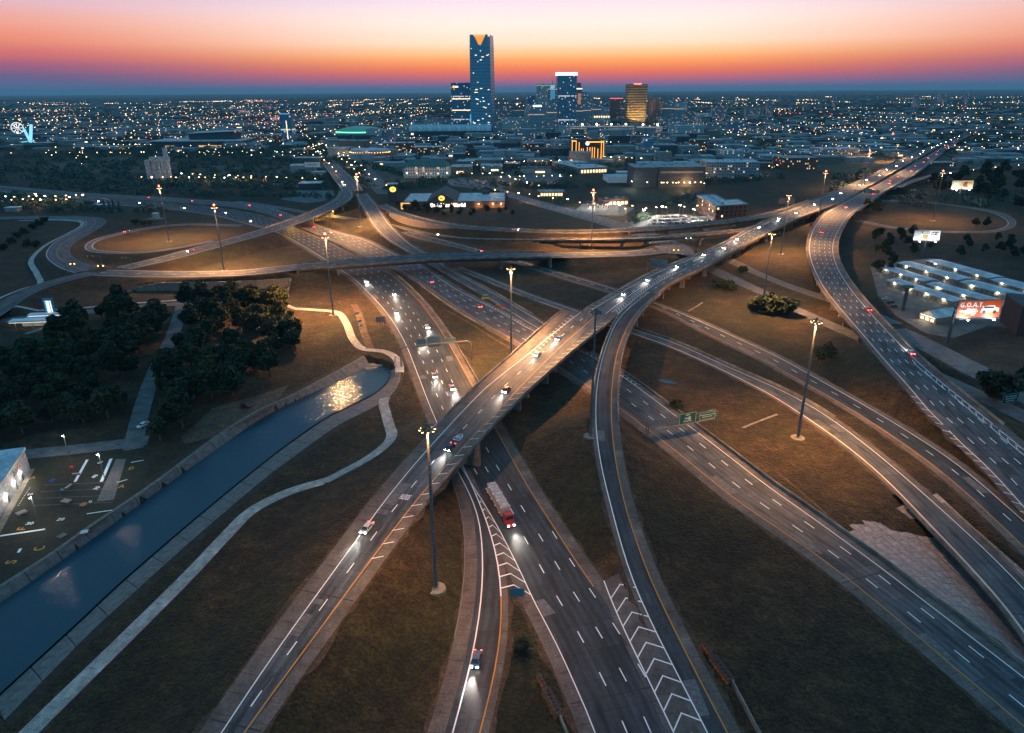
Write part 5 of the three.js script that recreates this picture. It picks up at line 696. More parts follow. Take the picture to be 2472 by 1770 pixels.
billboard(210.4,-301.5, 20, 7.6, 13.5, 0.05, canvasTex(1024, 384, (x, w, h) => { x.fillStyle = '#d2541b'; x.fillRect(0, 0, w, h); x.fillStyle = '#b8431a'; for (let i = 0; i < 6; i++) x.fillRect(0, 210 + i * 30, w, 12); x.fillStyle = '#fff'; x.font = 'bold 150px sans-serif'; x.fillText('G.O.A.T.', 34, 150); for (const [bx, by, bl, bh] of [[220, 190, 220, 28], [60, 232, 420, 34], [200, 284, 260, 26], [340, 330, 90, 16]]) for (let k = 0; k < bl; k += 24) x.fillRect(bx + k, by, 19, bh); x.fillStyle = '#3a4f9a'; x.beginPath(); x.ellipse(150, 204, 44, 18, 0, 0, 7); x.fill(); x.fillStyle = '#fff'; x.fillStyle = '#e9e9ea'; x.beginPath(); x.moveTo(560, 210); x.lineTo(600, 150); x.lineTo(720, 120); x.lineTo(860, 120); x.lineTo(900, 165); x.lineTo(985, 180); x.lineTo(990, 270); x.lineTo(560, 290); x.fill(); x.fillStyle = '#20242a'; x.fillRect(620, 150, 240, 38); for (const cx of [640, 890]) { x.beginPath(); x.arc(cx, 280, 46, 0, 7); x.fill(); } }), 'orange billboard reading G.O.A.T. with a pale pickup truck, before the storage sheds', 260, -10.8);
billboard(286.9,-481.2, 17, 6.4, 12, -0.1, canvasTex(768, 300, (x, w, h) => { x.fillStyle = '#e8e4d8'; x.fillRect(0, 0, w, h); x.fillStyle = '#6b6f6a'; x.fillRect(20, 16, 420, 80); x.fillStyle = '#e8e4d8'; for (let k = 0; k < 9; k++) if (k !== 4) x.fillRect(36 + k * 44, 30, 30, 52); x.fillStyle = '#7b8fa8'; x.fillRect(20, 120, 170, 150); x.fillStyle = '#a98c55'; x.fillRect(250, 130, 170, 140); x.fillStyle = '#fff'; x.fillRect(470, 20, 280, 260); x.fillStyle = '#222'; x.fillRect(500, 40, 220, 110); x.fillStyle = '#eee'; for (const k of [0, 50, 84, 140, 180]) x.fillRect(512 + k, 62, k === 84 ? 20 : 34, 66); }), 'white lit billboard in front of the right loop', 240, 0);
billboard(448.4,-711.2, 22, 8, 16, 0.05, canvasTex(768, 300, (x, w, h) => { x.fillStyle = '#e6c79a'; x.fillRect(0, 0, w, h); x.fillStyle = '#f7efe0'; for (let k = 0; k < 5; k++) x.fillRect(40 + k * 60, 40, 42, 74); x.fillStyle = '#8a4420'; x.beginPath(); x.arc(520, 150, 110, 0, 7); x.fill(); x.fillStyle = '#caa24c'; x.beginPath(); x.arc(640, 130, 80, 0, 7); x.fill(); }), 'warm lit billboard among the dark woods at the upper right', 300, 0);
billboard(270.6,-698, 15, 5, 5, Math.PI, canvasTex(64, 32, (x, w, h) => { x.fillStyle = '#303438'; x.fillRect(0, 0, w, h); }), 'dark billboard seen from behind, left of the ramp merge', 0, 0);
billboard(-280.5,-1025.1, 22, 7, 10, 0, canvasTex(512, 160, (x, w, h) => { x.fillStyle = '#cfd6da'; x.fillRect(0, 0, w, h); x.fillStyle = '#8a979f'; for (let k = 0; k < 7; k++) x.fillRect(90 + k * 46, 50, 32, 56); }), 'pale billboard beside the avenue above the fork', 0, 0);

// ---------- self storage yard ----------
patch('storage_yard', 'pale concrete yard around the storage sheds', [[236.9,0,-453],[261.8,0,-465.4],[290.3,0,-478.3],[316.4,0,-397.1],[283.8,0,-329.9],[254.4,0,-320],[236.4,0,-329.4],[207.6,0,-311],[199.3,0,-319],[199.3,0,-346.6],[208.7,0,-384.9]], M(0.3, 0.285, 0.27, { map: tiled(slabTex, 24) }), 0.06);
const doorM = M(0.3, 0.3, 0.25, { map: tiled(speckTex, 3) }), shedWall = M(0.52, 0.5, 0.44, { map: tiled(speckTex, 5) });
function shed(a, b, depth, label, lamps = 3) {
  const dx = b[0] - a[0], dz = b[1] - a[1], L = Math.hypot(dx, dz), turn = Math.atan2(-dz, dx), o = thing('storage_shed', label, 'shed', 'storage sheds', [a[0], 0, a[1]], turn), h = 3.3;   // local x along the front, back is -z
  part('wall', new GB().box(L / 2, -0.1, -depth / 2, L, h, depth - 0.1).geo(), shedWall, o); part('roof', new GB().quad([-0.3, h - 0.05, 0.35], [L + 0.3, h - 0.05, 0.35], [L + 0.3, h + 0.55, -depth / 2], [-0.3, h + 0.55, -depth / 2]).quad([-0.3, h + 0.55, -depth / 2], [L + 0.3, h + 0.55, -depth / 2], [L + 0.3, h - 0.05, -depth - 0.3], [-0.3, h - 0.05, -depth - 0.3]).box(L / 2, h - 0.2, 0.3, L + 0.6, 0.2, 0.14).geo(), MAT.roofBlue, o);
  const n = Math.floor(L / 3.1); for (let i = 0; i < n; i++) part('roller_door', new GB().box((i + 0.5) * L / n, 0, 0.02, 2.5, 2.55, 0.1).geo(), doorM, o); for (let i = 0; i < Math.floor(depth / 3.4); i++) part('roller_door', new GB().box(-0.02, 0, -(i + 0.6) * 3.4, 0.1, 2.4, 2.5).geo(), doorM, o);
  for (let i = 0; i < lamps; i++) { const x = L * (i + 0.5) / lamps; part('wall_lamp', new GB().box(x, 2.78, 0.22, 0.42, 0.22, 0.3).geo(), MAT.lampWhite, o); const l = new THREE.PointLight(new THREE.Color().setRGB(1, 0.84, 0.62), 42); l.position.set(x, 2.62, 0.75); l.castShadow = true; l.shadow.radius = 6; o.add(l); }
}
shed([275.3,-457.1], [287.1,-410.1], 12, 'rearmost long storage shed with pale blue roof, left half', 3); shed([286.2,-407], [293.5,-375.7], 12, 'rearmost long storage shed, right half cut by the edge', 2); shed([253.1,-451.4], [266.4,-406.4], 12, 'second-row storage shed, left half', 3); shed([265.1,-402.3], [279.8,-356.1], 12, 'second-row storage shed, right half', 3);
shed([235.7,-439.5], [244.8,-403.8], 10, 'third-row storage shed, short left half', 3); shed([242.8,-397.8], [264,-336.9], 10, 'third-row storage shed, long right half', 4); shed([224.6,-407.4], [236.7,-361.2], 9, 'front storage shed nearest the round pylon sign', 4);
{ const a = [207.8,-341], b = [211.1,-331.7], dx = b[0] - a[0], dz = b[1] - a[1], L = Math.hypot(dx, dz), o = thing('storage_office', 'low gabled storage office with lit sign on its front', 'office', null, [a[0], 0, a[1]], Math.atan2(-dz, dx)); const D = 16;
  part('wall', new GB().box(L / 2, -0.1, -D / 2, L, 3.6, D).quad([0, 3.5, 0.02], [L, 3.5, 0.02], [L / 2, 5.8, 0.02], [L / 2, 5.8, 0.02]).geo(), MAT.tan, o); part('roof', new GB().quad([-0.4, 3.4, 0.5], [L / 2, 6, 0.5], [L / 2, 6, -D], [-0.4, 3.4, -D]).quad([L / 2, 6, 0.5], [L + 0.4, 3.4, 0.5], [L + 0.4, 3.4, -D], [L / 2, 6, -D]).geo(), MAT.roofBlue, o);
  for (let i = 0; i < 3; i++) part('window', new GB().box(L * (0.2 + i * 0.3), 0.9, 0.04, 1.8, 1.3, 0.08).geo(), MAT.winWarm, o); const tex = canvasTex(512, 96, (x, w, h) => { x.fillStyle = '#4a4038'; x.fillRect(0, 0, w, h); x.fillStyle = '#fff'; x.font = 'bold 60px sans-serif'; x.textAlign = 'center'; x.fillText('Extra Space Storage', w / 2, 68); }); const em = new THREE.MeshStandardMaterial({ map: tex, emissiveMap: tex, emissive: 0xffffff, emissiveIntensity: 1.4 }); const g = new THREE.PlaneGeometry(L * 0.9, 1.3); g.translate(L / 2, 3.1, 0.1); part('lit_sign', g, em, o);
  const l = new THREE.PointLight(new THREE.Color().setRGB(1, 0.85, 0.65), 90); l.position.set(L / 2, 2.8, 2); l.castShadow = true; o.add(l); }
{ const p = [207.7,-356], o = thing('pylon_sign', 'dark round-topped pylon sign in the storage yard', 'sign', null, [p[0], 0, p[1]]); part('post', new GB().box(0, -0.3, 0, 1.3, 13, 1.1).geo(), MAT.slate, o); part('sign_disc', new THREE.CylinderGeometry(3.1, 3.1, 1.2, 24).scale(1, 1, 0.55).translate(0, 13, 0), M(0.03, 0.13, 0.1), o); const tx = canvasTex(256, 64, (x, w, h) => { x.fillStyle = '#08382c'; x.fillRect(0, 0, w, h); x.fillStyle = '#cfe6d8'; x.font = 'bold 34px sans-serif'; x.textAlign = 'center'; x.fillText('Extra Space', w / 2, 44); }); const [g, m] = face(4, 0.9, tx); g.translate(0, 13, 1.72); part('sign_face', g, m, o); }
const dark = [[240.3,0,-316.9],[240.8,0,-292.1],[211.9,0,-251.9],[213.6,0,-281.4]]; { const o = thing('brick_block', 'dark brick block cut by the right edge beside the billboard', 'building', null, [dark[0][0] + 16, 0, dark[0][2] - 6], -0.3); part('wall', new GB().box(0, -0.2, 0, 26, 14, 24).geo(), M(0.1, 0.05, 0.055, { map: tiled(speckTex, 5) }), o); part('roof', new GB().box(0, 13.8, 0, 26.6, 0.5, 24.6).geo(), MAT.roofDark, o); }
[[[208.9,0,-376.6]][0], [[207.6,0,-369.5]][0], [[205.5,0,-361.9]][0]].forEach((p, i) => car(p[0], 0.08, p[2], 1.9, ['parked car nearest the sheds at the yard fence', 'middle parked car of three at the yard fence', 'parked car nearest the pylon sign at the yard fence'][i], 'cars parked in the storage yard', 0));

// ---------- bar with turf field, lower left ----------
patch('turf_field', 'dark artificial turf field with painted football lines, lower left', [[-156.8,0,-200],[-130.3,0,-202.7],[-117.1,0,-200.7],[-110.7,0,-182.3],[-113.1,0,-163.5],[-120.6,0,-143.6],[-123,0,-136.8],[-127,0,-129],[-149.1,0,-159.2],[-145.5,0,-170],[-146.1,0,-174.7]], M(0.045, 0.06, 0.032, { map: tiled(grassTex, 9) }), 0.06);
patch('bar_pavement', 'pale pavement strip along the white gabled building', [[-151.7,0,-193],[-150.4,0,-193.5],[-137.8,0,-158.7],[-130.7,0,-138.6],[-137,0,-147.4],[-142.4,0,-165.5],[-144.7,0,-171.9]], M(0.5, 0.47, 0.43, { map: tiled(slabTex, 12) }), 0.1);
patch('bare_strip', 'pale worn strip across the turf field', [[-127.9,0,-199.1],[-124.6,0,-199],[-115.8,0,-174.9],[-120.3,0,-174]], M(0.34, 0.28, 0.26, { map: tiled(speckTex, 5) }), 0.1);
patch('dirt_yard', 'pale bare dirt beside the canal bank below the woods', [[-112.1,0,-237.7],[-100.4,0,-247.8],[-90,0,-260.2],[-90.1,0,-237.4],[-101.8,0,-215.5],[-109.8,0,-209],[-113.5,0,-214]], M(0.22, 0.2, 0.18, { map: tiled(grassTex, 13) }), 0.05);
{ const a = [-144.2,-170], b = [-151.6,-193], dx = b[0] - a[0], dz = b[1] - a[1], L = Math.hypot(dx, dz), o = thing('bar_building', 'white building with a large wall sign beside the turf field', 'building', null, [a[0], 0, a[1]], Math.atan2(-dz, dx)); const H = 7.5; // local x from near to far, outside is +z (towards the field)
  part('wall', new GB().box(L / 2 - 6, -0.2, -9, L + 12, H, 18).geo(), M(0.62, 0.63, 0.66, { map: tiled(speckTex, 6) }), o); part('roof', new GB().box(L / 2 - 6, H - 0.2, -9, L + 12.4, 0.5, 18.6).geo(), MAT.roofBlue, o); part('cornice', new GB().box(L / 2 - 6, H - 0.5, 0.1, L + 12.4, 0.3, 0.3).geo(), MAT.whitePaint, o);
  const tex = canvasTex(256, 128, (x, w, h) => { x.clearRect(0, 0, w, h); x.font = 'bold 96px sans-serif'; x.fillStyle = '#151b22'; x.fillText('bar', 6, 92); x.fillStyle = '#b5321f'; x.fillText('k', 176, 92); }); const m = new THREE.MeshStandardMaterial({ map: tex, alphaTest: 0.5, roughness: 0.7 }), g = new THREE.PlaneGeometry(7.4, 3.7); g.translate(L * 0.62, 5, 0.06); part('wall_lettering', g, m, o);
  for (const f of [0.12, 0.42, 0.66]) { part('door', new GB().box(L * f + 1.4, 0, 0.03, 1.2, 2.3, 0.1).geo(), MAT.slate, o); part('wall_lamp', new GB().box(L * f, 3.2, 0.25, 0.4, 0.3, 0.4).geo(), MAT.lampWhite, o); const l = new THREE.PointLight(new THREE.Color().setRGB(1, 0.86, 0.66), 60); l.position.set(L * f, 3.0, 0.9); l.castShadow = true; l.shadow.radius = 6; o.add(l); } }
{ // paint on the turf
  const root = structure('field_markings'); tag(root, 'white and orange football lines, numbers and letters painted on the turf', 'markings');
  const Y = 0.11, a0 = [-140.7,-204.7], T = (px) => px; const stripe = (p, q, w, m = MAT.white) => { const dx = q[0] - p[0], dz = q[1] - p[1], l = Math.hypot(dx, dz), nx = -dz / l * w / 2, nz = dx / l * w / 2; part('line_marking', new GB().quad([p[0] + nx, Y, p[1] + nz], [q[0] + nx, Y, q[1] + nz], [q[0] - nx, Y, q[1] - nz], [p[0] - nx, Y, p[1] - nz]).geo(), m, root); };
  stripe([-137,-198.9], [-133,-185.1], 0.8); stripe([-129.6,-199.4], [-125,-185.1], 0.9); stripe([-137,-157.4], [-126.8,-160.4], 0.7); stripe([-119.6,-167.7], [-113.4,-169.5], 0.4); stripe([-120,-184.5], [-117.7,-186.3], 0.4); stripe([-121.9,-196.9], [-118.6,-198.3], 0.4); stripe([-127.3,-150.1], [-127.8,-151.8], 0.7);
  for (let i = 0; i < 12; i++) { const f = i / 11; stripe([lerp(-164, -112, f) * 0 + [-144.7,-181.7][0] + 0, 0].map((v, k) => k ? lerp([-144.7,-181.7][1], [-141.9,-172.3][1], f) : lerp([-144.7,-181.7][0], [-141.9,-172.3][0], f)), [lerp([-144.7,-181.7][0], [-141.9,-172.3][0], f) + 0.25, lerp([-144.7,-181.7][1], [-141.9,-172.3][1], f)], 0.2); }
  for (let j = 0; j < 4; j++) { const x0 = [-143.7,-183.4], x1 = [-120.4,-172.1]; const f = j / 3, p = [lerp(x0[0], x1[0], 0.1) + f * 4, lerp(x0[1], x1[1], f)]; stripe(p, [p[0] + 22, p[1] - 1.5], 0.09, MAT.stucco); }
  const letter = (txt, p, size, turn, m) => { const g = new THREE.ShapeGeometry(font.generateShapes(txt, size), 4); g.computeBoundingBox(); const c = g.boundingBox.getCenter(new THREE.Vector3()); g.translate(-c.x, -c.y, 0); g.rotateX(-Math.PI / 2); g.rotateY(turn); g.translate(p[0], Y + 0.01, p[1]); part('painted_letter', g, m, root); };
  const gold = M(0.5, 0.24, 0.03), dk = M(0.02, 0.015, 0.02); letter('30', [-132.7,-163.2], 1.3, 0.1, MAT.white); letter('20', [-125.3,-165.1], 1.3, 0.1, MAT.white); letter('10', [-142.2,-178.1], 1.1, 0.2, MAT.white); letter('40', [-128.8,-188.3], 1.3, 1.4, MAT.white); letter('30', [-124.4,-181.4], 1.3, 1.4, MAT.white); letter('50', [-131.8,-197], 1.1, 1.4, MAT.white); letter('0', [-122.1,-174], 1.2, 0.8, MAT.white); letter('F', [-133.3,-160.7], 2.3, 1.6, gold); letter('A', [-147.4,-187.7], 1.8, 0.2, gold); letter('D', [-119.9,-193.2], 1.9, 0.2, gold); letter('A', [-117.4,-182.4], 1.9, 0.2, gold); letter('C', [-123,-151.8], 2.5, 1.9, gold); letter('S', [-126.6,-146.2], 2.6, 1.6, gold);
}
[[215, 1007, 231, 1059, 'lamp post in the middle of the turf field near the numbers'], [68, 1102, 86, 1160, 'lamp post at the near side of the turf field'], [143, 968, 154, 1016, 'lamp post at the lane behind the turf field']].forEach(([tx, ty, bx, by, lab], i) => { const p = [[-125.3,-187.5], [-130.2,-163.2], [-143.2,-199.8]][i], o = thing('lamp_post', lab, 'lamp', 'turf field lamps', [p[0], 0, p[1]]); part('pole', new GB().cyl(0, -0.3, 0, 0.14, 0.1, 9, 8).geo(), MAT.darkSteel, o); part('lamp_head', new GB().box(0, 8.6, 0.4, 0.4, 0.18, 1).geo(), MAT.darkSteel, o); const ln = part('lamp_lens', new GB().box(0, 8.5, 0.5, 0.3, 0.08, 0.6).geo(), MAT.lampWhite, o); const l = new THREE.PointLight(new THREE.Color().setRGB(1, 0.8, 0.6), 140); l.position.set(0, 8.2, 0.5); l.castShadow = true; l.shadow.radius = 12; o.add(l); });
// play equipment on the turf
{ const bits = [['dog_ramp', 'low dark wooden ramp near the centre of the turf', [-128.7,-173.6], 2.6, 0.8, 1.6, [0.35, 0.3, 0.26]], ['picnic_table', 'picnic table near the white building corner', [-137.8,-167.7], 2.4, 0.8, 1.8, [0.3, 0.26, 0.24]], ['play_block', 'blue play block on the turf near the painted letter', [-139,-184.2], 1.6, 1.2, 1.6, [0.03, 0.07, 0.2]], ['striped_hurdle', 'red and white hurdle on the upper turf', [-134.8,-189.2], 0.5, 0.7, 2.4, [0.6, 0.3, 0.3]], ['striped_hurdle', 'red and white hurdle on the middle turf', [-132.9,-181.8], 0.5, 0.7, 2.4, [0.6, 0.35, 0.35]], ['turquoise_bin', 'small turquoise bin on the middle turf', [-133.6,-179.8], 1, 0.7, 0.8, [0.05, 0.35, 0.4]], ['round_table', 'round orange table near the low ramp', [-122.6,-171.6], 2, 0.5, 2, [0.45, 0.16, 0.08]], ['steel_cover', 'pale square cover at the canal edge of the turf', [-115.2,-158.8], 1.8, 0.3, 1.6, [0.6, 0.62, 0.64]], ['dark_hatch', 'dark frame lying on the near turf', [-120.2,-157.1], 2, 0.3, 1.8, [0.12, 0.12, 0.13]], ['red_ball', 'red play ball beside the fenced corner', [-138.4,-192.8], 1.4, 1.2, 1.4, [0.4, 0.02, 0.02]]];
  for (const [nm, lab, p, w, h, d, c] of bits) { const o = thing(nm, lab, nm.split('_').pop(), null, [p[0], 0.06, p[1]], h2(Math.round(p[0]), 3, 1) * 3); const m = M(...c); if (nm === 'red_ball') part('ball_body', new THREE.SphereGeometry(0.6, 12, 8).translate(0, 0.6, 0), m, o); else if (nm === 'round_table') { part('top', new THREE.CylinderGeometry(1, 1, 0.1, 16).translate(0, 0.7, 0), m, o); part('leg', new THREE.CylinderGeometry(0.12, 0.3, 0.68, 8).translate(0, 0.34, 0), MAT.darkSteel, o); } else { part('top', new GB().box(0, h * 0.75, 0, w, h * 0.25, d).geo(), m, o); for (const s of [-1, 1]) part('leg', new GB().box(s * w * 0.4, 0, 0, w * 0.12, h * 0.75, d * 0.8).geo(), MAT.darkSteel, o); } } }
// ---------- lit sign building, left ----------
{ const p = [-236.9,-338.7], o = thing('canopy_building', 'low white canopy building with a tall blue sign blade', 'building', null, [p[0], 0, p[1]], 0.12);
  part('wall', new GB().box(0, -0.2, -4, 22, 3.6, 7).geo(), M(0.5, 0.56, 0.6), o); part('canopy', new GB().box(-2, 3.4, 1.5, 26, 0.7, 5).geo(), MAT.whitePaint, o); part('upper_canopy', new GB().box(4, 5, -3, 24, 0.8, 3.4).geo(), MAT.whitePaint, o); part('sign_blade', new GB().box(1.5, 3, -5, 4.6, 10, 1).geo(), M(0.1, 0.25, 0.36), o);
  const tex = canvasTex(96, 256, (x, w, h) => { x.fillStyle = '#2c6f96'; x.fillRect(0, 0, w, h); x.fillStyle = '#ffe9cf'; for (let k = 0; k < 9; k++) x.fillRect(20, 14 + k * 25, 44, 17); x.fillRect(76, 14, 12, 226); }); const g = new THREE.PlaneGeometry(3.4, 8.2); g.translate(1.5, 8.1, -4.46); part('sign_face', g, new THREE.MeshStandardMaterial({ map: tex, emissiveMap: tex, emissive: 0xffffff, emissiveIntensity: 1.6 }), o);
  part('light_strip', new GB().box(-2, 3.25, 3.9, 25, 0.14, 0.2).geo(), MAT.winWarm, o); part('light_strip', new GB().box(4, 4.86, -1.3, 23, 0.14, 0.2).geo(), MAT.winWhite, o); part('ramp', new GB().box(0, -0.1, 8, 3, 0.5, 12, -0.5).geo(), MAT.concrete, o); for (const x of [-12, -4, 4, 10]) part('column', new GB().box(x, -0.2, 3.4, 0.4, 3.7, 0.4).geo(), MAT.steel, o);
  const l = new THREE.RectAreaLight(new THREE.Color().setRGB(1, 0.85, 0.65), 6, 24, 0.8); l.position.set(-2, 3.1, 4.1); l.rotation.x = -Math.PI / 2 + 0.5; l.lookAt; o.add(l); }

// ---------- underpass lamps on the left ramp's piers, traffic lights ----------
[[-193.1,-619.8, 'left underpass lamp below the left ramp bridge'], [-177.7,-646.9, 'middle underpass lamp below the left ramp bridge'], [-169,-671.4, 'right underpass lamp below the left ramp bridge']].forEach(([x, z, lab]) => { const o = thing('underpass_lamp', lab, 'lamp', 'underpass lamps', [x, 0, z]); part('post', new GB().box(0, -0.3, 0, 0.5, 4.6, 0.5).geo(), MAT.concrete, o); part('lamp_head', new GB().box(0, 4.3, 0, 1.4, 0.5, 0.9).geo(), MAT.darkSteel, o); part('lamp_lens', new GB().box(0, 4.15, 0.1, 1.3, 0.15, 0.8).geo(), E(1, 0.6, 0.16, 40), o); const l = new THREE.PointLight(new THREE.Color().setRGB(1, 0.56, 0.14), 900); l.position.set(0, 3.9, 0.9); l.castShadow = true; l.shadow.radius = 10; o.add(l); });
function signal(x, z, y, turn, len, col, label) { const o = thing('traffic_light', label, 'traffic light', 'traffic lights', [x, y, z], turn); part('pole', new GB().cyl(0, -0.3, 0, 0.2, 0.14, 7, 8).geo(), MAT.steel, o); part('mast_arm', new GB().bar([0, 6.2, 0], [len, 6.5, 0], 0.11).geo(), MAT.steel, o); const m = { g: E(0.2, 1, 0.75, 26), y: E(1, 0.62, 0.08, 26), r: E(1, 0.1, 0.05, 26) }[col]; for (const k of [0.55, 0.95]) { const hd = part('signal_head', new GB().box(len * k, 5.5, 0.1, 0.5, 1.3, 0.4).geo(), MAT.yellow, o); part('signal_lamp', new GB().box(len * k, { g: 5.6, y: 6, r: 6.4 }[col], 0.34, 0.34, 0.34, 0.1).geo(), m, hd); } }
signal(-268,-451.1, 4.8, Math.PI, 9, 'g', 'traffic light with green lamps at the left junction'); signal(-258.3,-422.5, 5, 0.1, 8, 'y', 'traffic light with amber lamps at the left junction'); signal(-244.9,-444.7, 5, Math.PI, 6, 'y', 'traffic light with amber lamps beside the left ramp'); signal(-277.3,-428.7, 5, 0, 6, 'y', 'traffic light at the near left corner of the left junction');
signal(123.9,-512.8, 2, 0.2, 9, 'g', 'traffic light with green lamps beneath the thin ramp bridge'); signal(137.6,-509.2, 2, Math.PI, 9, 'y', 'traffic light with amber lamps at the right junction'); signal(104.4,-464.7, 3.6, 0, 8, 'y', 'traffic light at the near corner of the right junction'); signal(82.9,-683.1, 0, Math.PI, 10, 'r', 'traffic light with red lamps by the filling station');
// small works at the left: pump house, kiosks
{ const p = [-331.6,-659.7], o = thing('pump_house', 'small pale round-roofed pump house above the left loop', 'pump house', null, [p[0], 0.4, p[1]]); part('tank', new GB().cyl(0, -0.6, 0, 3.2, 3.2, 5, 14).geo(), MAT.stucco, o); part('tank_roof', new THREE.SphereGeometry(3.3, 14, 6, 0, 6.2832, 0, Math.PI / 2).scale(1, 0.4, 1).translate(0, 4.4, 0), MAT.roofBlue, o); part('apron', new GB().box(0, -0.5, 2, 14, 0.7, 9).geo(), MAT.concreteDark, o); }
for (const [x, z, w, lab] of [[-418.5,-724.7, 14, 'small pale shed beside the conifers'], [-498.6,-710.6, 12, 'small white shed at the far left street']]) { const o = thing('small_shed', lab, 'shed', null, [x, 0, z], 0.1); part('wall', new GB().box(0, -0.2, 0, w, 4, 8).geo(), MAT.stucco, o); part('roof', new GB().box(0, 3.8, 0, w + 1, 0.5, 9).geo(), MAT.roofWhite, o); }

[[119.1,-634.1], [139.1,-652.6], [157.3,-659.5], [164,-634.8]].forEach(([x, z], i) => { const o = thing('car_park_lamp', ['leftmost', 'second from the left', 'third from the left', 'rightmost'][i] + ' white lamp post in the brick hotel car park', 'lamp', 'car park lamps', [x, 0, z]); part('pole', new GB().cyl(0, -0.3, 0, 0.16, 0.12, 10, 8).geo(), MAT.steel, o); part('lamp_head', new GB().box(0, 9.6, 0, 1.8, 0.25, 0.7).geo(), MAT.lampWhite, o); const l = new THREE.PointLight(new THREE.Color().setRGB(1, 0.9, 0.72), 4200); l.position.set(0, 9.2, 0); l.castShadow = true; l.shadow.radius = 12; o.add(l); });

// ---------- trees ----------
function crownGeo(sd, h, r, n, leaf, base) {   // leaf sprays in several lobes, with gaps; base = height where the crown starts
  seed = sd; const g = new GB(), lobes = []; const nl = 9; for (let i = 0; i < nl; i++) { const a = rnd() * 6.283, q = rr(0.15, 0.62) * r, y = lerp(base + r * 0.3, h - r * 0.35, rnd()); lobes.push([Math.cos(a) * q, y, Math.sin(a) * q, rr(0.36, 0.6) * r]); } lobes.push([0, h - r * 0.5, 0, r * 0.5]);
  for (let i = 0; i < n; i++) {
    const L = lobes[i % lobes.length], u = rr(-1, 1), t = rnd() * 6.283, s = Math.sqrt(1 - u * u), k = L[3] * Math.pow(rr(0.25, 1), 0.45), c = [L[0] + Math.cos(t) * s * k, L[1] + u * k * 0.8, L[2] + Math.sin(t) * s * k]; if (c[1] < base * 0.8) c[1] = base * 0.8 + rnd();
    const A = new THREE.Vector3(rr(-1, 1), rr(-0.6, 0.6), rr(-1, 1)).normalize(), B = new THREE.Vector3(rr(-1, 1), rr(-1, 1), rr(-1, 1)).cross(A).normalize(), l = leaf * rr(0.6, 1.3), w = l * rr(0.4, 0.75);
    const P = (a, b) => [c[0] + A.x * a + B.x * b, c[1] + A.y * a + B.y * b, c[2] + A.z * a + B.z * b]; g.quad(P(-l, 0), P(-l * 0.1, w), P(l, rr(-0.2, 0.2) * l), P(l * 0.1, -w));
  }
  return g.geo();
}
function trunkGeo(sd, h, r) { seed = sd; const g = new GB().cyl(0, -0.4, 0, r, r * 0.6, h * 0.5, 8, false); for (let i = 0; i < 6; i++) { const a = i * 1.05 + rnd(), y0 = h * rr(0.3, 0.48), q = rr(1.2, 2.6) * h / 10; const o = [0, y0, 0], e = [Math.cos(a) * q, y0 + h * rr(0.16, 0.34), Math.sin(a) * q]; g.bar(o, e, r * 0.28); } return g.geo(); }
const TREE = [0, 1, 2, 3, 4].map(i => { const h = [10.5, 12, 9, 11, 8][i], r = [4.4, 4.6, 4.4, 3.6, 3.8][i]; return { h, crown: crownGeo(100 + i * 7, h, r, 1500, 0.62, h * 0.22), trunk: trunkGeo(200 + i, h, 0.3), m: [MAT.leafA, MAT.leafB, MAT.leafA, MAT.leafC, MAT.leafB][i] }; });
const BUSH = [0, 1].map(i => ({ crown: crownGeo(300 + i, 3.6, 2.5, 700, 0.42, 0.2), trunk: trunkGeo(310 + i, 3, 0.14), m: [MAT.leafB, MAT.leafA][i] }));
const CONE = { crown: (() => { seed = 77; const g = new GB(); for (let i = 0; i < 900; i++) { const y = Math.pow(rnd(), 0.8) * 9.5 + 0.6, R = 2.3 * (1 - (y - 0.6) / 10) * Math.pow(rr(0.3, 1), 0.5), a = rnd() * 6.283, c = [Math.cos(a) * R, y, Math.sin(a) * R], l = rr(0.3, 0.6); const d = [Math.cos(a) * l, -0.25 * l, Math.sin(a) * l], s = [-Math.sin(a) * l * 0.5, 0.1, Math.cos(a) * l * 0.5]; g.quad([c[0] - d[0], c[1] - d[1], c[2] - d[2]], [c[0] + s[0], c[1], c[2] + s[2]], [c[0] + d[0], c[1] + d[1], c[2] + d[2]], [c[0] - s[0], c[1], c[2] - s[2]]); } return g.geo(); })(), trunk: trunkGeo(320, 5, 0.2), m: MAT.leafB };
let treeNo = 0;
function plant(kind, name, x, z, sc, label, cat, group) { const T = kind, o = thing(name, label, cat, group, [x, groundY(x, z), z], (treeNo * 2.399) % 6.283); treeNo++; o.scale.set(sc * (0.9 + 0.2 * h2(treeNo, 1, 1)), sc, sc * (0.9 + 0.2 * h2(treeNo, 2, 1))); part('crown', T.crown, T.m, o); part('trunk', T.trunk, MAT.bark, o); return o; }
function wood(poly, n, sp, label, group, mn = 0.8, mx = 1.15, sd = 5) {
  seed = sd; const xs = poly.map(p => p[0]), zs = poly.map(p => p[2]), put = []; let tries = 0;
  while (put.length < n && tries++ < n * 60) { const x = rr(Math.min(...xs), Math.max(...xs)), z = rr(Math.min(...zs), Math.max(...zs)); if (!inPoly(x, z, poly) || put.some(q => Math.hypot(q[0] - x, q[1] - z) < sp) || nearRoads(x, z).some(s => segDist(s, x, z)[0] < 3.4)) continue; put.push([x, z, rr(mn, mx)]); }
  put.forEach(([x, z, s], i) => plant(TREE[i % 5], 'tree', x, z, s, label, 'tree', group));
}
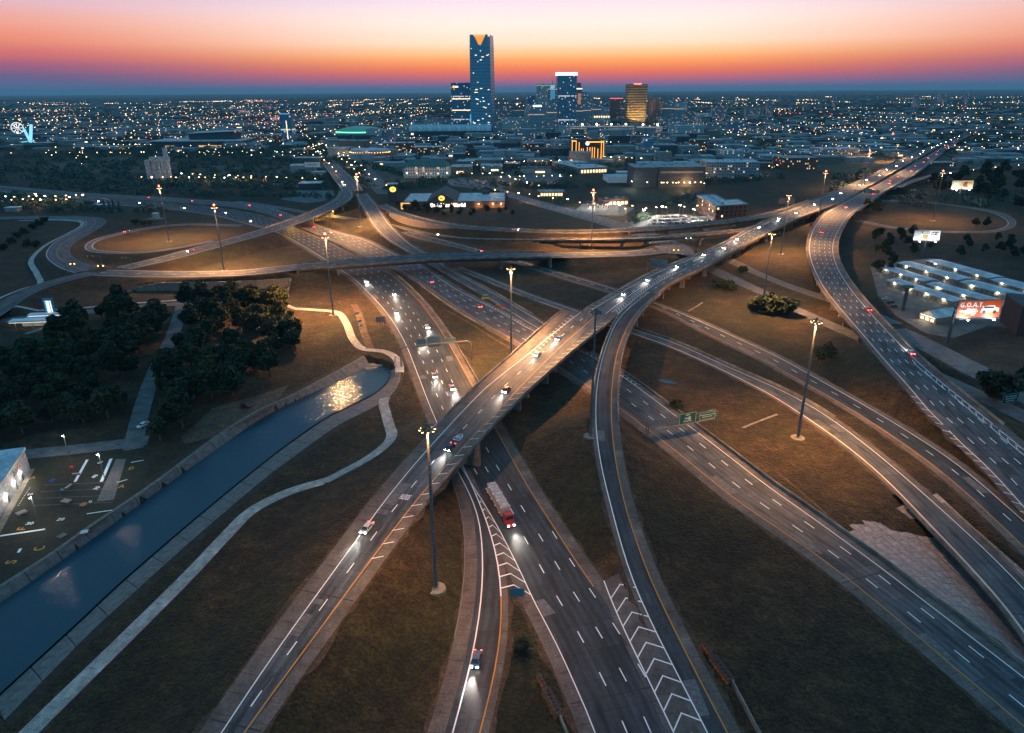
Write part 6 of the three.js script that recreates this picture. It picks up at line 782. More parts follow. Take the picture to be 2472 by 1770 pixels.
wood([[-230.3,0,-363.5],[-190.1,0,-361],[-174.7,0,-338.9],[-158.4,0,-293.3],[-148.4,0,-257.4],[-143.7,0,-240.2],[-134.9,0,-221.1],[-156.1,0,-212.9],[-172.5,0,-209.8],[-181.7,0,-209.9],[-226.7,0,-273],[-214.6,0,-280.5],[-219,0,-306.2],[-220,0,-325.6],[-227.3,0,-343.7]], 78, 5.2, 'dark broadleaf tree in the wood left of the access drive', 'wood left of the access drive', 0.75, 1.55, 5);
wood([[-185,0,-389],[-156.6,0,-372.1],[-132,0,-361.4],[-115,0,-353],[-98.8,0,-310.2],[-92.5,0,-278.5],[-99.5,0,-261.3],[-108.2,0,-250.1],[-114.7,0,-237.7],[-115.1,0,-212.3],[-123.7,0,-217.5],[-137.4,0,-248.4],[-147,0,-279.4],[-159.7,0,-324.5]], 66, 5.2, 'dark broadleaf tree in the wood between access drive and canal', 'wood between drive and canal', 0.75, 1.6, 6);
plant(TREE[1], 'tree', -177.8,-370.8, 1.25, 'tall tree at the upper corner of the access drive, before the retaining wall', 'tree'); plant(TREE[0], 'tree', -159.2,-370.4, 1.2, 'tall tree standing before the middle of the retaining wall', 'tree'); plant(TREE[3], 'tree', -121.7,-361.2, 1.2, 'tree at the right corner of the wood beside the pale path', 'tree'); plant(TREE[2], 'tree', -119.7,-212.4, 1.0, 'lone rounded tree where the access drive meets the lane', 'tree');
const bushes = [[122,-401.5, 1.0, 'left of the two round bushes beside the square piers'], [129.1,-399.4, 0.95, 'right of the two round bushes beside the square piers'], [132.9,-355.9, 1.5, 'left bush of the dark clump at the mast foot'], [137.3,-351.8, 1.6, 'large middle bush of the dark clump at the mast foot'], [143.7,-350.1, 1.5, 'right bush of the dark clump at the mast foot'], [131.3,-362.6, 1.1, 'small outer bush of the dark clump at the mast foot'], [134,-278.4, 1.2, 'lone bush beside the dark ramp road, right of the tall mast'], [149.1,-441.7, 0.7, 'small bush between the two frontage streets'], [181.7,-239.5, 1.9, 'large dark bush at the right edge below the access road'], [61.1,-235.2, 0.6, 'small shrub at the foot of the truss gantry'], [1.2,-114.8, 0.5, 'low shrub on the grass left of the first crash cushion']];
bushes.forEach(([x, z, s, l], i) => plant(BUSH[i % 2], 'bush', x, z, s * 1.75, l, 'bush', 'bushes on the interchange grass'));
[[338.2,-673.5, 1.6, 'tree beside the curving highway at the left of the right loop'], [342.5,-662.8, 1.7, 'wide tree beside the curving highway at the left of the right loop'], [392.9,-593.6, 1.0, 'left bush inside the right loop'], [399.7,-589.2, 1.2, 'right bush inside the right loop']].forEach(([x, z, s, l]) => plant(TREE[1], 'tree', x, z, s * 0.7, l, 'tree', 'trees at the right loop'));
for (const [i, p] of [[-413.1,0,-721.6],[-404.8,0,-715.5],[-405.3,0,-724.2],[-393.1,0,-712.2],[-335.8,0,-629.1],[-326.2,0,-624.3],[-322.4,0,-626.4]].entries()) plant(i < 4 ? CONE : BUSH[0], i < 4 ? 'conifer' : 'bush', p[0], p[2], i < 4 ? 0.9 : 1.4, ['leftmost conifer below the far left highway', 'second conifer below the far left highway', 'tallest conifer below the far left highway', 'rightmost conifer below the far left highway', 'left bush above the left loop', 'middle bush above the left loop', 'right bush above the left loop'][i], i < 4 ? 'conifer' : 'bush');
for (const [i, p] of [[-381.2,0,-522.5],[-392.5,0,-547.8],[-401.9,0,-569.7],[-408.9,0,-589.2],[-415.7,0,-610],[-420.4,0,-627.5],[-425.6,0,-643.7],[-374.6,0,-538.7],[-363.5,0,-533.4]].entries()) plant(BUSH[i % 2], 'bush', p[0], p[2], 1.5, 'dark hedge bush beside the pale footpath of the S-curved street', 'bush', 'hedge beside the S-curved street');
wood([[219.7,0,-399.3],[231.4,0,-431.4],[242,0,-475.4],[259.5,0,-520],[301.1,0,-562.7],[341.8,0,-557.6],[369.6,0,-533.5],[385.4,0,-493],[331.2,0,-417.7],[318.3,0,-453.5],[299.9,0,-495.4],[266.6,0,-474.7]], 36, 7.5, 'dark tree in the belt between the right loop and the storage yard', 'tree belt above the storage yard', 0.6, 1.0, 7);
wood([[533.6,0,-914.3],[640.4,0,-1014.6],[790,0,-1054.9],[605.1,0,-751.7],[460.8,0,-597.6],[468.8,0,-643.1],[486.7,0,-695.2],[488.9,0,-756.6],[470.5,0,-792.2]], 52, 11, 'dark tree in the wood behind the right loop', 'wood behind the right loop', 1.2, 1.8, 8);
wood([[259.7,0,-604.5],[299.7,0,-661.9],[309.4,0,-674.5],[216.8,0,-497.7],[255.8,0,-604.6]], 4, 5, 'tree in the gap between the two elevated highways', 'trees between the elevated highways', 0.4, 0.6, 9);
wood([[193.6,0,-304.9],[200.1,0,-281.6],[208.7,0,-247.5],[199.9,0,-235.2],[192,0,-256.7],[184.7,0,-281.8]], 5, 8, 'dark shrub-like tree on the verge below the access road', 'verge trees below the access road', 0.45, 0.7, 10);
wood([[-133.1,0,-743.7],[-105.2,0,-712.6],[-57.9,0,-688.4],[-5.7,0,-686.4],[3.4,0,-665.1],[-55.9,0,-662.2],[-110.9,0,-690.4]], 22, 9, 'dark tree in the row before the big retail shed', 'trees before the big retail shed', 0.5, 0.85, 11);

// ---------- facades: tile of 16 x 16 bays, some windows lit ----------
function facade(o) {
  seed = o.seed; const N = 16, S = 16, c = document.createElement('canvas'), e = document.createElement('canvas'); c.width = c.height = e.width = e.height = N * S; const x = c.getContext('2d'), y = e.getContext('2d'); x.fillStyle = o.wall; x.fillRect(0, 0, N * S, N * S); y.fillStyle = '#000'; y.fillRect(0, 0, N * S, N * S);
  for (let j = 0; j < N; j++) { const rowLit = rnd() < (o.rows ?? 0); for (let i = 0; i < N; i++) { const lit = rowLit ? rnd() < 0.8 : rnd() < o.lit, [a, b, w, h] = o.win; const k = rnd(); x.fillStyle = k < 0.5 ? o.glass : o.glass2; x.fillRect(i * S + a, j * S + b, w, h); if (lit) { y.fillStyle = pick(o.lights); y.fillRect(i * S + a, j * S + b, w, h); } } }
  const mk = (cv) => { const t = new THREE.CanvasTexture(cv); t.colorSpace = THREE.SRGBColorSpace; t.wrapS = t.wrapT = THREE.RepeatWrapping; t.repeat.set(1 / (N * o.bay), 1 / (N * o.floor)); return t; };
  return new THREE.MeshStandardMaterial({ map: mk(c), emissiveMap: mk(e), emissive: new THREE.Color(1, 1, 1), emissiveIntensity: o.glow ?? 1.0, roughness: o.rough ?? 0.5, metalness: o.metal ?? 0 });
}
const WARM = ['#ffcf96', '#ffb870', '#ffe2bd', '#fff0dc'], COOL = ['#eaf4ff', '#cfe6ff', '#ffe9c9'];
const FAC = {
  blueGlass: facade({ seed: 11, wall: '#6f9db0', glass: '#6ba8c4', glass2: '#619db9', win: [1, 3, 14, 11], lit: 0.0, rows: 0.0, lights: WARM, bay: 3, floor: 4, rough: 0.25, glow: 0.8 }),
  darkGlass: facade({ seed: 12, wall: '#4f7f94', glass: '#437c99', glass2: '#4b86a0', win: [1, 2, 14, 12], lit: 0.04, rows: 0.03, lights: COOL, bay: 3, floor: 4, rough: 0.3, glow: 0.8 }),
  beige: facade({ seed: 13, wall: '#bcc2c2', glass: '#3f5866', glass2: '#4c6470', win: [4, 4, 8, 9], lit: 0.10, lights: WARM, bay: 3.4, floor: 3.8 }),
  grey: facade({ seed: 14, wall: '#94a3ab', glass: '#35505f', glass2: '#40596a', win: [3, 4, 10, 8], lit: 0.06, rows: 0.03, lights: WARM, bay: 3.2, floor: 3.8 }),
  brown: facade({ seed: 15, wall: '#94766a', glass: '#2a3138', glass2: '#332f30', win: [5, 3, 6, 11], lit: 0.05, lights: WARM, bay: 3, floor: 3.8 }),
  gold: facade({ seed: 16, wall: '#b39a74', glass: '#3b3222', glass2: '#4a3d28', win: [1, 5, 14, 9], lit: 0.0, lights: WARM, bay: 4.2, floor: 7.6 }),
  brickFar: facade({ seed: 17, wall: '#7c5144', glass: '#27313a', glass2: '#2d3236', win: [4, 4, 8, 9], lit: 0.14, lights: WARM, bay: 3.2, floor: 3.4 }),
  dim: facade({ seed: 18, wall: '#84939b', glass: '#34454f', glass2: '#3c4e58', win: [4, 5, 8, 8], lit: 0.12, lights: WARM, bay: 3.4, floor: 3.6 }),
};
// building on a rectangular plan: x, z is the middle of its near face
function building(name, label, cat, x, z, w, h, d, turn, wall, roof, o = {}) {
  const b = thing(name, label, cat, o.group, [x, 0, z], turn);
  part('wall', new GB().box(0, -0.3, -d / 2, w, h + 0.3, d, 0, o.topw ?? 1, o.topw ?? 1).geo(), wall, b);
  const k = o.topw ?? 1, rg = new GB().box(0, h, -d / 2, w * k + 0.3, 0.5, d * k + 0.3); const r = part('roof', rg.geo(), roof, b);
  if (!o.bare) { seed = Math.round(Math.abs(x * 7 + z * 13)) + 1; for (let i = 0; i < (o.units ?? 3); i++) part('roof_unit', new GB().box(rr(-0.36, 0.36) * w * k, h + 0.45, -d / 2 + rr(-0.34, 0.34) * d * k, rr(1.5, 3.5), rr(0.8, 1.8), rr(1.5, 3)).geo(), MAT.roofGrey, r); }
  return b;
}
const T_ = 0.06;
{ // tallest tower: tapered glass with a cut crown and a lit inverted wedge
  const [x, z, w, h] = [-85.5,-2153.3,64,255.4], o = thing('glass_tower', 'tallest glass skyscraper with a glowing amber wedge at its crown', 'skyscraper', null, [x, 0, z], -0.18), d = w * 0.9, hh = h - 26;
  part('wall', new GB().box(0, -0.3, -d / 2, w * 0.98, hh, d, 0, 0.93, 0.93).geo(), FAC.blueGlass, o); const W = w * 0.455, D = d * 0.455, zc = -d / 2, g = new GB(), y0 = hh - 0.3, y1 = h;
  // crown: front screen with a V cut, two side screens
  const f = zc + D; g.quad([-W, y0, f], [-W * 0.12, y0, f], [-W * 0.62, y1, f], [-W * 0.97, y1, f]).quad([W * 0.12, y0, f], [W * 0.8, y0, f], [W * 0.8, y1, f], [W * 0.6, y1, f]).quad([W, y0, f - 4], [W, y0, zc - D], [W * 0.97, y1 - 2, zc - D], [W * 0.97, y1, f - 4]).quad([-W, y0, zc - D], [-W, y0, f], [-W * 0.97, y1, f], [-W * 0.97, y1 - 2, zc - D]).quad([W, y0, zc - D], [-W, y0, zc - D], [-W * 0.97, y1 - 2, zc - D], [W * 0.97, y1 - 2, zc - D]); part('crown_screen', g.geo(), FAC.blueGlass, o);
  const am = E(1, 0.34, 0.03, 1.3); for (let i = 0; i < 8; i++) { const a = i / 8, b = (i + 0.86) / 8, q = t => lerp(0.12, 0.6, t) * W, p = t => lerp(y0, y1, t); part('lit_louvre', new GB().quad([-q(a), p(a), f - 1.5], [q(a), p(a), f - 1.5], [q(b), p(b), f - 1.5], [-q(b), p(b), f - 1.5]).geo(), am, o); }
  seed = 31; for (let i = 0; i < 46; i++) { const y = Math.pow(rnd(), 1.6) * hh * 0.96, k = 1 - 0.07 * y / hh; part('lit_window', new GB().box(rr(-0.44, 0.42) * w * k, y, -d / 2 + d * 0.5 * k + 0.15, rr(2, 7), 1.7, 0.3).geo(), rnd() < 0.6 ? MAT.winWarm : MAT.winWhite, o); }
  for (let i = 1; i < 26; i++) { const y = i * hh / 26, k = 1 - 0.07 * y / hh; part('floor_band', new GB().box(0, y, -d / 2, w * 0.985 * k, 0.9, d * 1.005 * k).geo(), MAT.slate, o); }
  part('podium', new GB().box(w * 0.1, -0.3, 14, w * 1.3, 18, 26).geo(), FAC.darkGlass, o); part('lobby_light', new GB().box(-w * 0.48, 20, 1, 3, 26, 1).geo(), E(0.1, 0.6, 1, 0.8), o); part('lobby_light', new GB().box(-w * 0.42, 6, 2, 6, 10, 1).geo(), E(0.1, 0.9, 0.5, 0.5), o);
}
{ const o = building('office_tower', 'broad flat-topped glass tower left of the tallest, with a small orange logo', 'office tower', -145.8,-2210.2,57.6,130.4, 34, -0.1, FAC.darkGlass, MAT.roofDark); const h = o.children[0].geometry.boundingBox ?? (o.children[0].geometry.computeBoundingBox(), o.children[0].geometry.boundingBox); const w = h.max.x, H = h.max.y; part('logo', new THREE.CircleGeometry(3, 16).translate(-w * 0.72, H - 10, 0.3), E(1, 0.3, 0.03, 4), o); part('logo_lettering', new GB().box(-w * 0.42, H - 12, 0.2, w * 0.34, 4, 0.3).geo(), MAT.winWhite, o); for (const y of [0.42, 0.66]) part('lit_floor', new GB().box(0, H * y, 0.1, w * 1.9, 2.2, 0.4).geo(), MAT.winWarm, o); }
const sky1 = [
  [108.1,-2232.5,62.9,125.4, 30, 'beige', 'slab tower with a green-lit roof edge left of the white-crowned tower', 'green'], [117.6,-2083.2,25.5,112.7, 22, 'grey', 'stepped tower with a blue-lit crown and spire', 'spire'], [160.3,-2125.6,54.6,149, 34, 'darkGlass', 'dark glass tower with a glowing white crown band', 'band'],
  [207.6,-2274.6,19.4,117.6, 18, 'brown', 'narrow stepped brown tower right of the white-crowned tower', 'step'], [231.6,-2271.7,29,90.7, 24, 'grey', 'grey mid-height block right of the narrow brown tower'], [354.3,-2498.6,42.3,84, 24, 'brown', 'brown tower with a thin red light line at its top', 'redline'],
  [405.7,-2395.6,63.6,124.9, 34, 'gold', 'floodlit golden grid tower with red lights on its roof', 'gold'], [470.8,-2418.3,39.2,81.4, 26, 'brown', 'brown slab tower right of the golden tower'], [517.6,-2444.1,42.5,85, 26, 'grey', 'dark slab tower second to the right of the golden tower'], [537.4,-2378.6,29.9,53.2, 22, 'grey', 'shorter stepped grey block right of the slab towers'], [614.6,-2678.3,41.5,67.2, 20, 'beige', 'pale slab tower at the right end of the skyline'],
  [69,-1918.2,36.5,76.1, 26, 'grey', 'dark hotel tower with a small lit sign at its top', 'sign'], [7.4,-1985.3,66.1,44.7, 34, 'beige', 'pale office block with a pyramid roof', 'pyramid'], [-76.6,-2309,50,34.6, 24, 'beige', 'white block with a glowing amber top band and a red lamp', 'amber'], [46.9,-1981.1,13.4,69.5, 16, 'beige', 'slim pale block between the pyramid roof and the dark hotel'],
  [234.4,-2327.7,18.4,38.8, 16, 'beige', 'striped pale block behind the long parking garage'], [289,-2350.1,57,33.8, 20, 'beige', 'low pale block with three lit roof windows behind the garage', 'toplit'], [204.1,-2221.1,24.4,68.7, 18, 'grey', 'plain grey block at the foot of the white-crowned tower'], [276.8,-2381.5,26,70.8, 18, 'grey', 'grey stepped block left of the red-lined tower'], [107.2,-1995.8,33,39.2, 18, 'grey', 'punched-window block before the spire tower'],
  [474.3,-2269.8,36.8,32.7, 20, 'dim', 'dim low block before the slab towers'], [-23.9,-2482.8,61.2,62.5, 26, 'dim', 'broad dim block behind the pyramid roof'], [-506.5,-1668.9,25.4,63.8, 26, 'darkGlass', 'lone dark tower on the left with a vertical light strip', 'strip'],
  [2335.8,-4277.1,30.6,72.5, 40, 'dim', 'dark lone tower on the far right horizon'], [3340.2,-5757.6,36.8,71.3, 50, 'dim', 'distant block on the right horizon'], [3485.8,-5704.9,18,77.1, 30, 'dim', 'thin distant tower on the right horizon'], [1996.8,-4594.4,15.5,67.5, 20, 'dim', 'small pointed tower on the horizon right of the skyline'], [769.9,-2735,56.7,50, 26, 'dim', 'broad dim apartment block right of the skyline'], [1139.3,-3262.2,26.6,55.7, 22, 'dim', 'slim dim block with a warm light at its foot'], [975.1,-2969.8,69.6,37.3, 26, 'dim', 'wide dim block left of the slim block'], [1411.8,-2155,12.3,31.1, 14, 'gold', 'small floodlit block at the far right'],
  [-45.1,-2774.1,27.4,50.7, 22, 'beige', 'mid-rise city block between the tallest tower and the broad dim block'],
  [24.8,-2353.7,34.7,51.3, 22, 'grey', 'mid-rise city block behind the pyramid-roofed block'],
  [68,-2408,26.6,90.6, 26, 'darkGlass', 'mid-rise city block left of the green-edged slab tower'],
  [109.4,-2286.5,14,101.6, 30, 'dim', 'mid-rise city block between the green-edged slab and the spire tower'],
  [250.4,-2512.5,18.3,101.4, 18, 'beige', 'mid-rise city block just right of the narrow brown tower'],
  [274.6,-2509.2,18.3,63.1, 18, 'grey', 'mid-rise city block behind the striped pale block'],
  [310.2,-2439.2,26.6,58.7, 30, 'beige', 'mid-rise city block left of the red-lined tower'],
  [379.3,-2462.3,14.9,55, 26, 'grey', 'mid-rise city block between the red-lined and golden towers'],
  [456.4,-2452.1,13.3,57.6, 22, 'darkGlass', 'mid-rise city block between the golden tower and the brown slab'],
  [595.3,-2466.4,41.2,39.6, 22, 'dim', 'mid-rise city block right of the pale slab tower'],
  [659.4,-2525.3,40.6,34.8, 30, 'beige', 'mid-rise city block further right of the pale slab tower'],
  [-189.5,-2215.2,30.3,33.2, 30, 'grey', 'mid-rise city block left of the broad glass tower'],
  [-241,-2273.8,49.6,23.6, 30, 'beige', 'mid-rise city block well left of the broad glass tower'],
  [-2.3,-2096.5,23.3,36.3, 22, 'grey', 'mid-rise city block before the broad dim block'],
  [223.7,-1902.5,52.2,17.7, 22, 'darkGlass', 'mid-rise city block in front of the long parking garage, left part'],
  [281.2,-1896.6,63.4,15.5, 22, 'dim', 'mid-rise city block in front of the long parking garage, middle'],
  [137,-1873,27.5,28.3, 30, 'beige', 'mid-rise city block below the white-crowned tower'],
  [-280.5,-1877,41.1,21.8, 18, 'grey', 'mid-rise city block left of the barrel-roofed hall'],
  [415.1,-1883,22.7,32.8, 18, 'beige', 'mid-rise city block left of the pale floodlit hotel'],
  [517.5,-1872.6,42.7,26.1, 22, 'grey', 'mid-rise city block right of the pale floodlit hotel'],
  [620.3,-2027.6,48.4,23.5, 18, 'darkGlass', 'mid-rise city block second right of the pale floodlit hotel'],
  [627.6,-1861.4,44.5,19.5, 26, 'dim', 'mid-rise city block third right of the pale floodlit hotel'],
  [65.2,-1708.6,27.4,21.9, 18, 'beige', 'mid-rise city block below the dark hotel tower'],
  [-32.9,-1852.8,22.9,30.1, 26, 'grey', 'mid-rise city block below the amber-banded block'],
];
for (const a of sky1) {
  const [x, z, w, h, d, f, label, ex] = a, o = building('office_tower', label, 'tower', x, z, w, h, d, (h2(Math.round(x), 1, 1) - 0.6) * 0.3, FAC[f], MAT.roofDark, { units: 4 });
  if (ex === 'band') { part('crown_band', new GB().box(0, h - 1, -d / 2, w * 1.06, 8, d * 1.06).geo(), E(0.85, 0.95, 1, 2.4), o); part('band_roof', new GB().box(0, h + 7, -d / 2, w * 1.04, 0.8, d * 1.04).geo(), MAT.roofDark, o); }
  if (ex === 'green') part('roof_edge_light', new GB().box(0, h - 4, 0.2, w, 3, 0.6).geo(), E(0.4, 1, 0.75, 0.35), o);
  if (ex === 'spire') { part('crown', new GB().box(0, h, -d / 2, w * 0.62, 10, d * 0.62, 0, 0.5, 0.5).geo(), E(0.3, 0.75, 1, 0.7), o); part('upper_stage', new GB().box(0, h - 26, 0.2, w * 0.5, 24, 0.6).geo(), E(0.15, 0.55, 0.9, 0.4), o); part('mast', new GB().cyl(0, h + 10, -d / 2, 1, 0.2, 16, 6).geo(), MAT.steel, o); }
  if (ex === 'step') { part('upper_stage', new GB().box(0, h, -d / 2, w * 0.6, 12, d * 0.6).geo(), FAC.brown, o); part('lit_shaft', new GB().box(w * 0.1, h * 0.35, 0.2, w * 0.5, h * 0.5, 0.5).geo(), E(1, 0.5, 0.35, 0.35), o); part('lit_floor', new GB().box(0, h - 6, 0.2, w, 3, 0.6).geo(), MAT.winWhite, o); }
  if (ex === 'redline') { part('light_line', new GB().box(0, h - 2, 0.3, w * 1.02, 1.4, 0.6).geo(), E(1, 0.1, 0.12, 3), o); part('flood_lamp', new GB().box(0, 2, 6, 3, 1, 1).geo(), MAT.lampWhite, o); const l = new THREE.SpotLight(new THREE.Color().setRGB(1, 0.95, 0.75), 26000, 0, 0.5, 0.8); l.position.set(0, 3, 8); l.target.position.set(0, 40, -2); o.add(l, l.target); }
  if (ex === 'gold') { for (let i = 0; i < 5; i++) part('roof_beacon', new GB().box((i - 2) * 5, h + 0.5, -2, 2, 1.6, 2).geo(), MAT.red, o); for (const k of [-0.6, 0, 0.6]) { part('flood_lamp', new GB().box(k * w, 0.5, 30, 3, 1, 1.5).geo(), MAT.sodium, o); const l = new THREE.SpotLight(new THREE.Color().setRGB(1, 0.6, 0.24), 15000, 0, 0.9, 0.8); l.position.set(k * w, 2.5, 30); l.target.position.set(k * w * 0.4, 62, 0); l.castShadow = true; o.add(l, l.target); } }
  if (ex === 'sign') part('roof_sign', new GB().box(0, h - 6, 0.4, w * 0.62, 4, 0.6).geo(), MAT.winWhite, o);
  if (ex === 'pyramid') part('pyramid_roof', new THREE.ConeGeometry(w * 0.36, 14, 4).rotateY(Math.PI / 4).translate(0, h + 7, -d / 2), MAT.roofGreen, o);
  if (ex === 'amber') { part('top_band', new GB().box(0, h - 5, 0.3, w, 5, 0.8).geo(), E(1, 0.55, 0.08, 1.8), o); part('red_lamp', new THREE.SphereGeometry(2.4, 10, 8).translate(w * 0.1, h + 11, -d / 2), MAT.red, o); part('lamp_mast', new GB().cyl(w * 0.1, h, -d / 2, 0.4, 0.4, 9, 6).geo(), MAT.steel, o); }
  if (ex === 'toplit') for (let i = 0; i < 7; i++) part('lit_window', new GB().box((i - 3) * w * 0.13, h - 6, 0.3, w * 0.07, 5, 0.5).geo(), MAT.winWarm, o);
  if (ex === 'strip') { part('light_strip', new GB().box(w * 0.05, h * 0.15, 0.3, 1.4, h * 0.62, 0.5).geo(), MAT.winWarm, o); part('roof_light', new GB().box(0, h - 1, 0.3, w * 0.9, 1.6, 0.6).geo(), E(0.15, 0.5, 1, 0.9), o); }
}
{ // long parking garage with lit decks
  for (const [x, z, w, h, lab] of [[228.4,-1921.6,194.4,21.2, 'long parking garage with rows of white lit decks before the towers'], [364.4,-1927.5,70,19, 'shorter parking garage wing with lit decks at the right']]) { const o = thing('parking_garage', lab, 'garage', null, [x, 0, z], -0.03), n = 5; for (let i = 0; i <= n; i++) part('deck_slab', new GB().box(0, i * h / n - (i ? 0.9 : 0), -20, w, i ? 1.5 : 0.5, 40).geo(), MAT.stucco, o); part('core', new GB().box(0, 0, -24, w * 0.99, h - 0.5, 28).geo(), MAT.slate, o); for (let i = 0; i < n; i++) part('deck_light', new GB().box(0, (i + 1) * h / n - 1.5, -7, w * 0.97, 0.5, 0.6).geo(), E(1, 0.9, 0.82, 1.8), o); for (let i = 0; i < Math.round(w / 9); i++) part('column', new GB().box(-w / 2 + (i + 0.5) * 9, 0, -0.8, 1, h, 1).geo(), MAT.stucco, o); for (let i = 0; i < Math.round(w / 38); i++) part('roof_lamp', new THREE.SphereGeometry(1.5, 8, 6).translate(-w / 2 + 18 + i * 38, h + 5, -12), MAT.lampWhite, o); }
}
{ // dark hotel with amber light lines
  const [x, z, w, h] = [127.3,-1202.7,54.3,33.5], o = thing('lit_hotel', 'black hotel outlined with glowing amber light columns', 'hotel', null, [x, 0, z], -0.05), am = E(1, 0.4, 0.06, 2.4); part('wall', new GB().box(0, -0.3, -14, w, h, 28).geo(), M(0.03, 0.035, 0.045, { roughness: 0.4 }), o); part('roof', new GB().box(0, h - 0.3, -14, w + 0.4, 0.8, 28.4).geo(), MAT.roofDark, o);
  for (const [k, y0, y1] of [[-0.48, 0.2, 1], [-0.36, 0.3, 0.97], [-0.27, 0.1, 0.9], [-0.2, 0.1, 0.6], [-0.14, 0.1, 0.6], [-0.02, 0.1, 0.66], [0.06, 0.05, 0.66], [0.13, 0.05, 0.66], [0.2, 0.05, 0.66], [0.3, 0.05, 0.6], [0.4, 0.1, 0.98], [0.47, 0.2, 0.98]]) part('light_column', new GB().box(k * w, y0 * h, 0.3, 0.9, (y1 - y0) * h, 0.4).geo(), am, o); part('light_column', new GB().box(0.22 * w, h * 0.88, 0.3, w * 0.5, 1.6, 0.4).geo(), am, o); part('light_column', new GB().box(-0.43 * w, h * 0.93, 0.3, w * 0.14, 1.4, 0.4).geo(), am, o); part('emblem', new THREE.CircleGeometry(3.2, 16).translate(-0.02 * w, h * 0.84, 0.4), MAT.winWhite, o); }
const mid = [
  [87.7,-1229.6,27.4,31.3, 40, 'grey', 'grey windowless block joined to the left of the amber-lit hotel'], [442.9,-1806.3,65.4,27.3, 30, 'beige', 'pale hotel with floodlit bays right of the garage'], [161.1,-860.9,28.6,23.6, 45, 'slate', 'dark brick hall with a pale roof, left half'], [203.8,-858.9,55.8,24.1, 60, 'slate', 'dark brick hall with pale upper band and warm lit ground floor', 'warmbase'],
  [239.7,-1288.7,45.9,12.2, 40, 'dim', 'long dark apartment block behind the brick hall'], [246.6,-1306.7,16.8,27.8, 20, 'darkGlass', 'dark slab at the end of the apartment block'], [280.4,-1323.3,43.8,15.7, 50, 'slate', 'flat-roofed loft block behind the brick hall'], [290.1,-946.5,70.3,20.6, 40, 'dim', 'apartment block with dark balconies right of the brick hall'], [376.4,-1227,37.5,13.2, 30, 'beige', 'row of pale townhouses above the apartment block'], [424.9,-1223.8,44.7,11.7, 30, 'grey', 'grey townhouses right of the pale row'],
  [420.5,-1051.4,49.6,16.4, 40, 'brickFar', 'long low brick office with a pale roof left of the brown bank'], [550.5,-1215.4,66.2,15.9, 40, 'dim', 'white-framed office above the brown bank'], [414.9,-1146.2,31.5,11.7, 30, 'grey', 'small flat office left of the long brick office'], [517.4,-1217.6,51.7,10.2, 30, 'grey', 'flat-roofed office behind the long brick office'],
  [-212.4,-1388.9,61,18.1, 30, 'brickFar', 'red brick warehouse block right of the curved market hall'], [-306.7,-1651.6,34.2,30.9, 26, 'beige', 'slab hotel with lit columns beside the green-lit arena'], [-280.5,-1678.5,28.4,27.4, 26, 'grey', 'dark hotel wing right of the slab hotel'], [-312.8,-1449.9,54.8,18.8, 30, 'tan', 'shop block with a heart-shaped gable before the arena'], [-151.7,-1325.4,52.3,14.9, 34, 'brickFar', 'low warehouse with blue-lit edge'], [-69.6,-1476.7,119.4,12.2, 40, 'dim', 'long dark warehouse before the barrel-roofed hall'],
  [-77.9,-1786.9,66.5,12.5, 30, 'grey', 'low grey block at the end of the barrel-roofed hall'], [13.5,-1624,51.2,17.1, 40, 'dim', 'dim block below the pyramid roof'], [31.9,-1567.9,46.5,33, 26, 'dim', 'black box building left of the dark hotel tower'], [52.8,-1379.7,56.4,16.3, 30, 'brickFar', 'warm lit brick block left of the grey windowless block'], [72.6,-1357.9,21,22.5, 30, 'dim', 'lit parking block beside the grey windowless block'], [-20.7,-1270.9,71.2,10.6, 40, 'dim', 'ballpark stand with lights along its rim'],
  [192.7,-1301.2,32,15.4, 30, 'dim', 'dark block right of the amber-lit hotel'], [240.4,-1632.9,59.8,13.4, 30, 'dim', 'dark long block behind the amber-lit hotel'], [-564.5,-1703.4,70.4,16, 40, 'brickFar', 'lit parking block left of the lone dark tower'], [-325.3,-1163,44.2,11.1, 20, 'slate', 'low shed left of the avenue, above the fork'],
];
for (const [x, z, w, h, d, f, label, ex] of mid) { const o = building('city_block', label, 'building', x, z, w, h, d, (h2(Math.round(x), 2, 2) - 0.5) * 0.3, FAC[f] ?? MAT[f], pick([MAT.roofWhite, MAT.roofGrey, MAT.roofBlue]), { units: 6 }); if (ex) { for (let i = 0; i < 8; i++) { part('wall_lamp', new GB().box((i - 3.5) * w * 0.12, 6, 0.5, 1, 0.6, 0.6).geo(), MAT.sodium, o); } const l = new THREE.PointLight(SOD, 900); l.position.set(w * 0.1, 6, 6); o.add(l); part('window_band', new GB().box(0, h - 7, 0.2, w * 0.9, 2.2, 0.4).geo(), MAT.stucco, o); } }
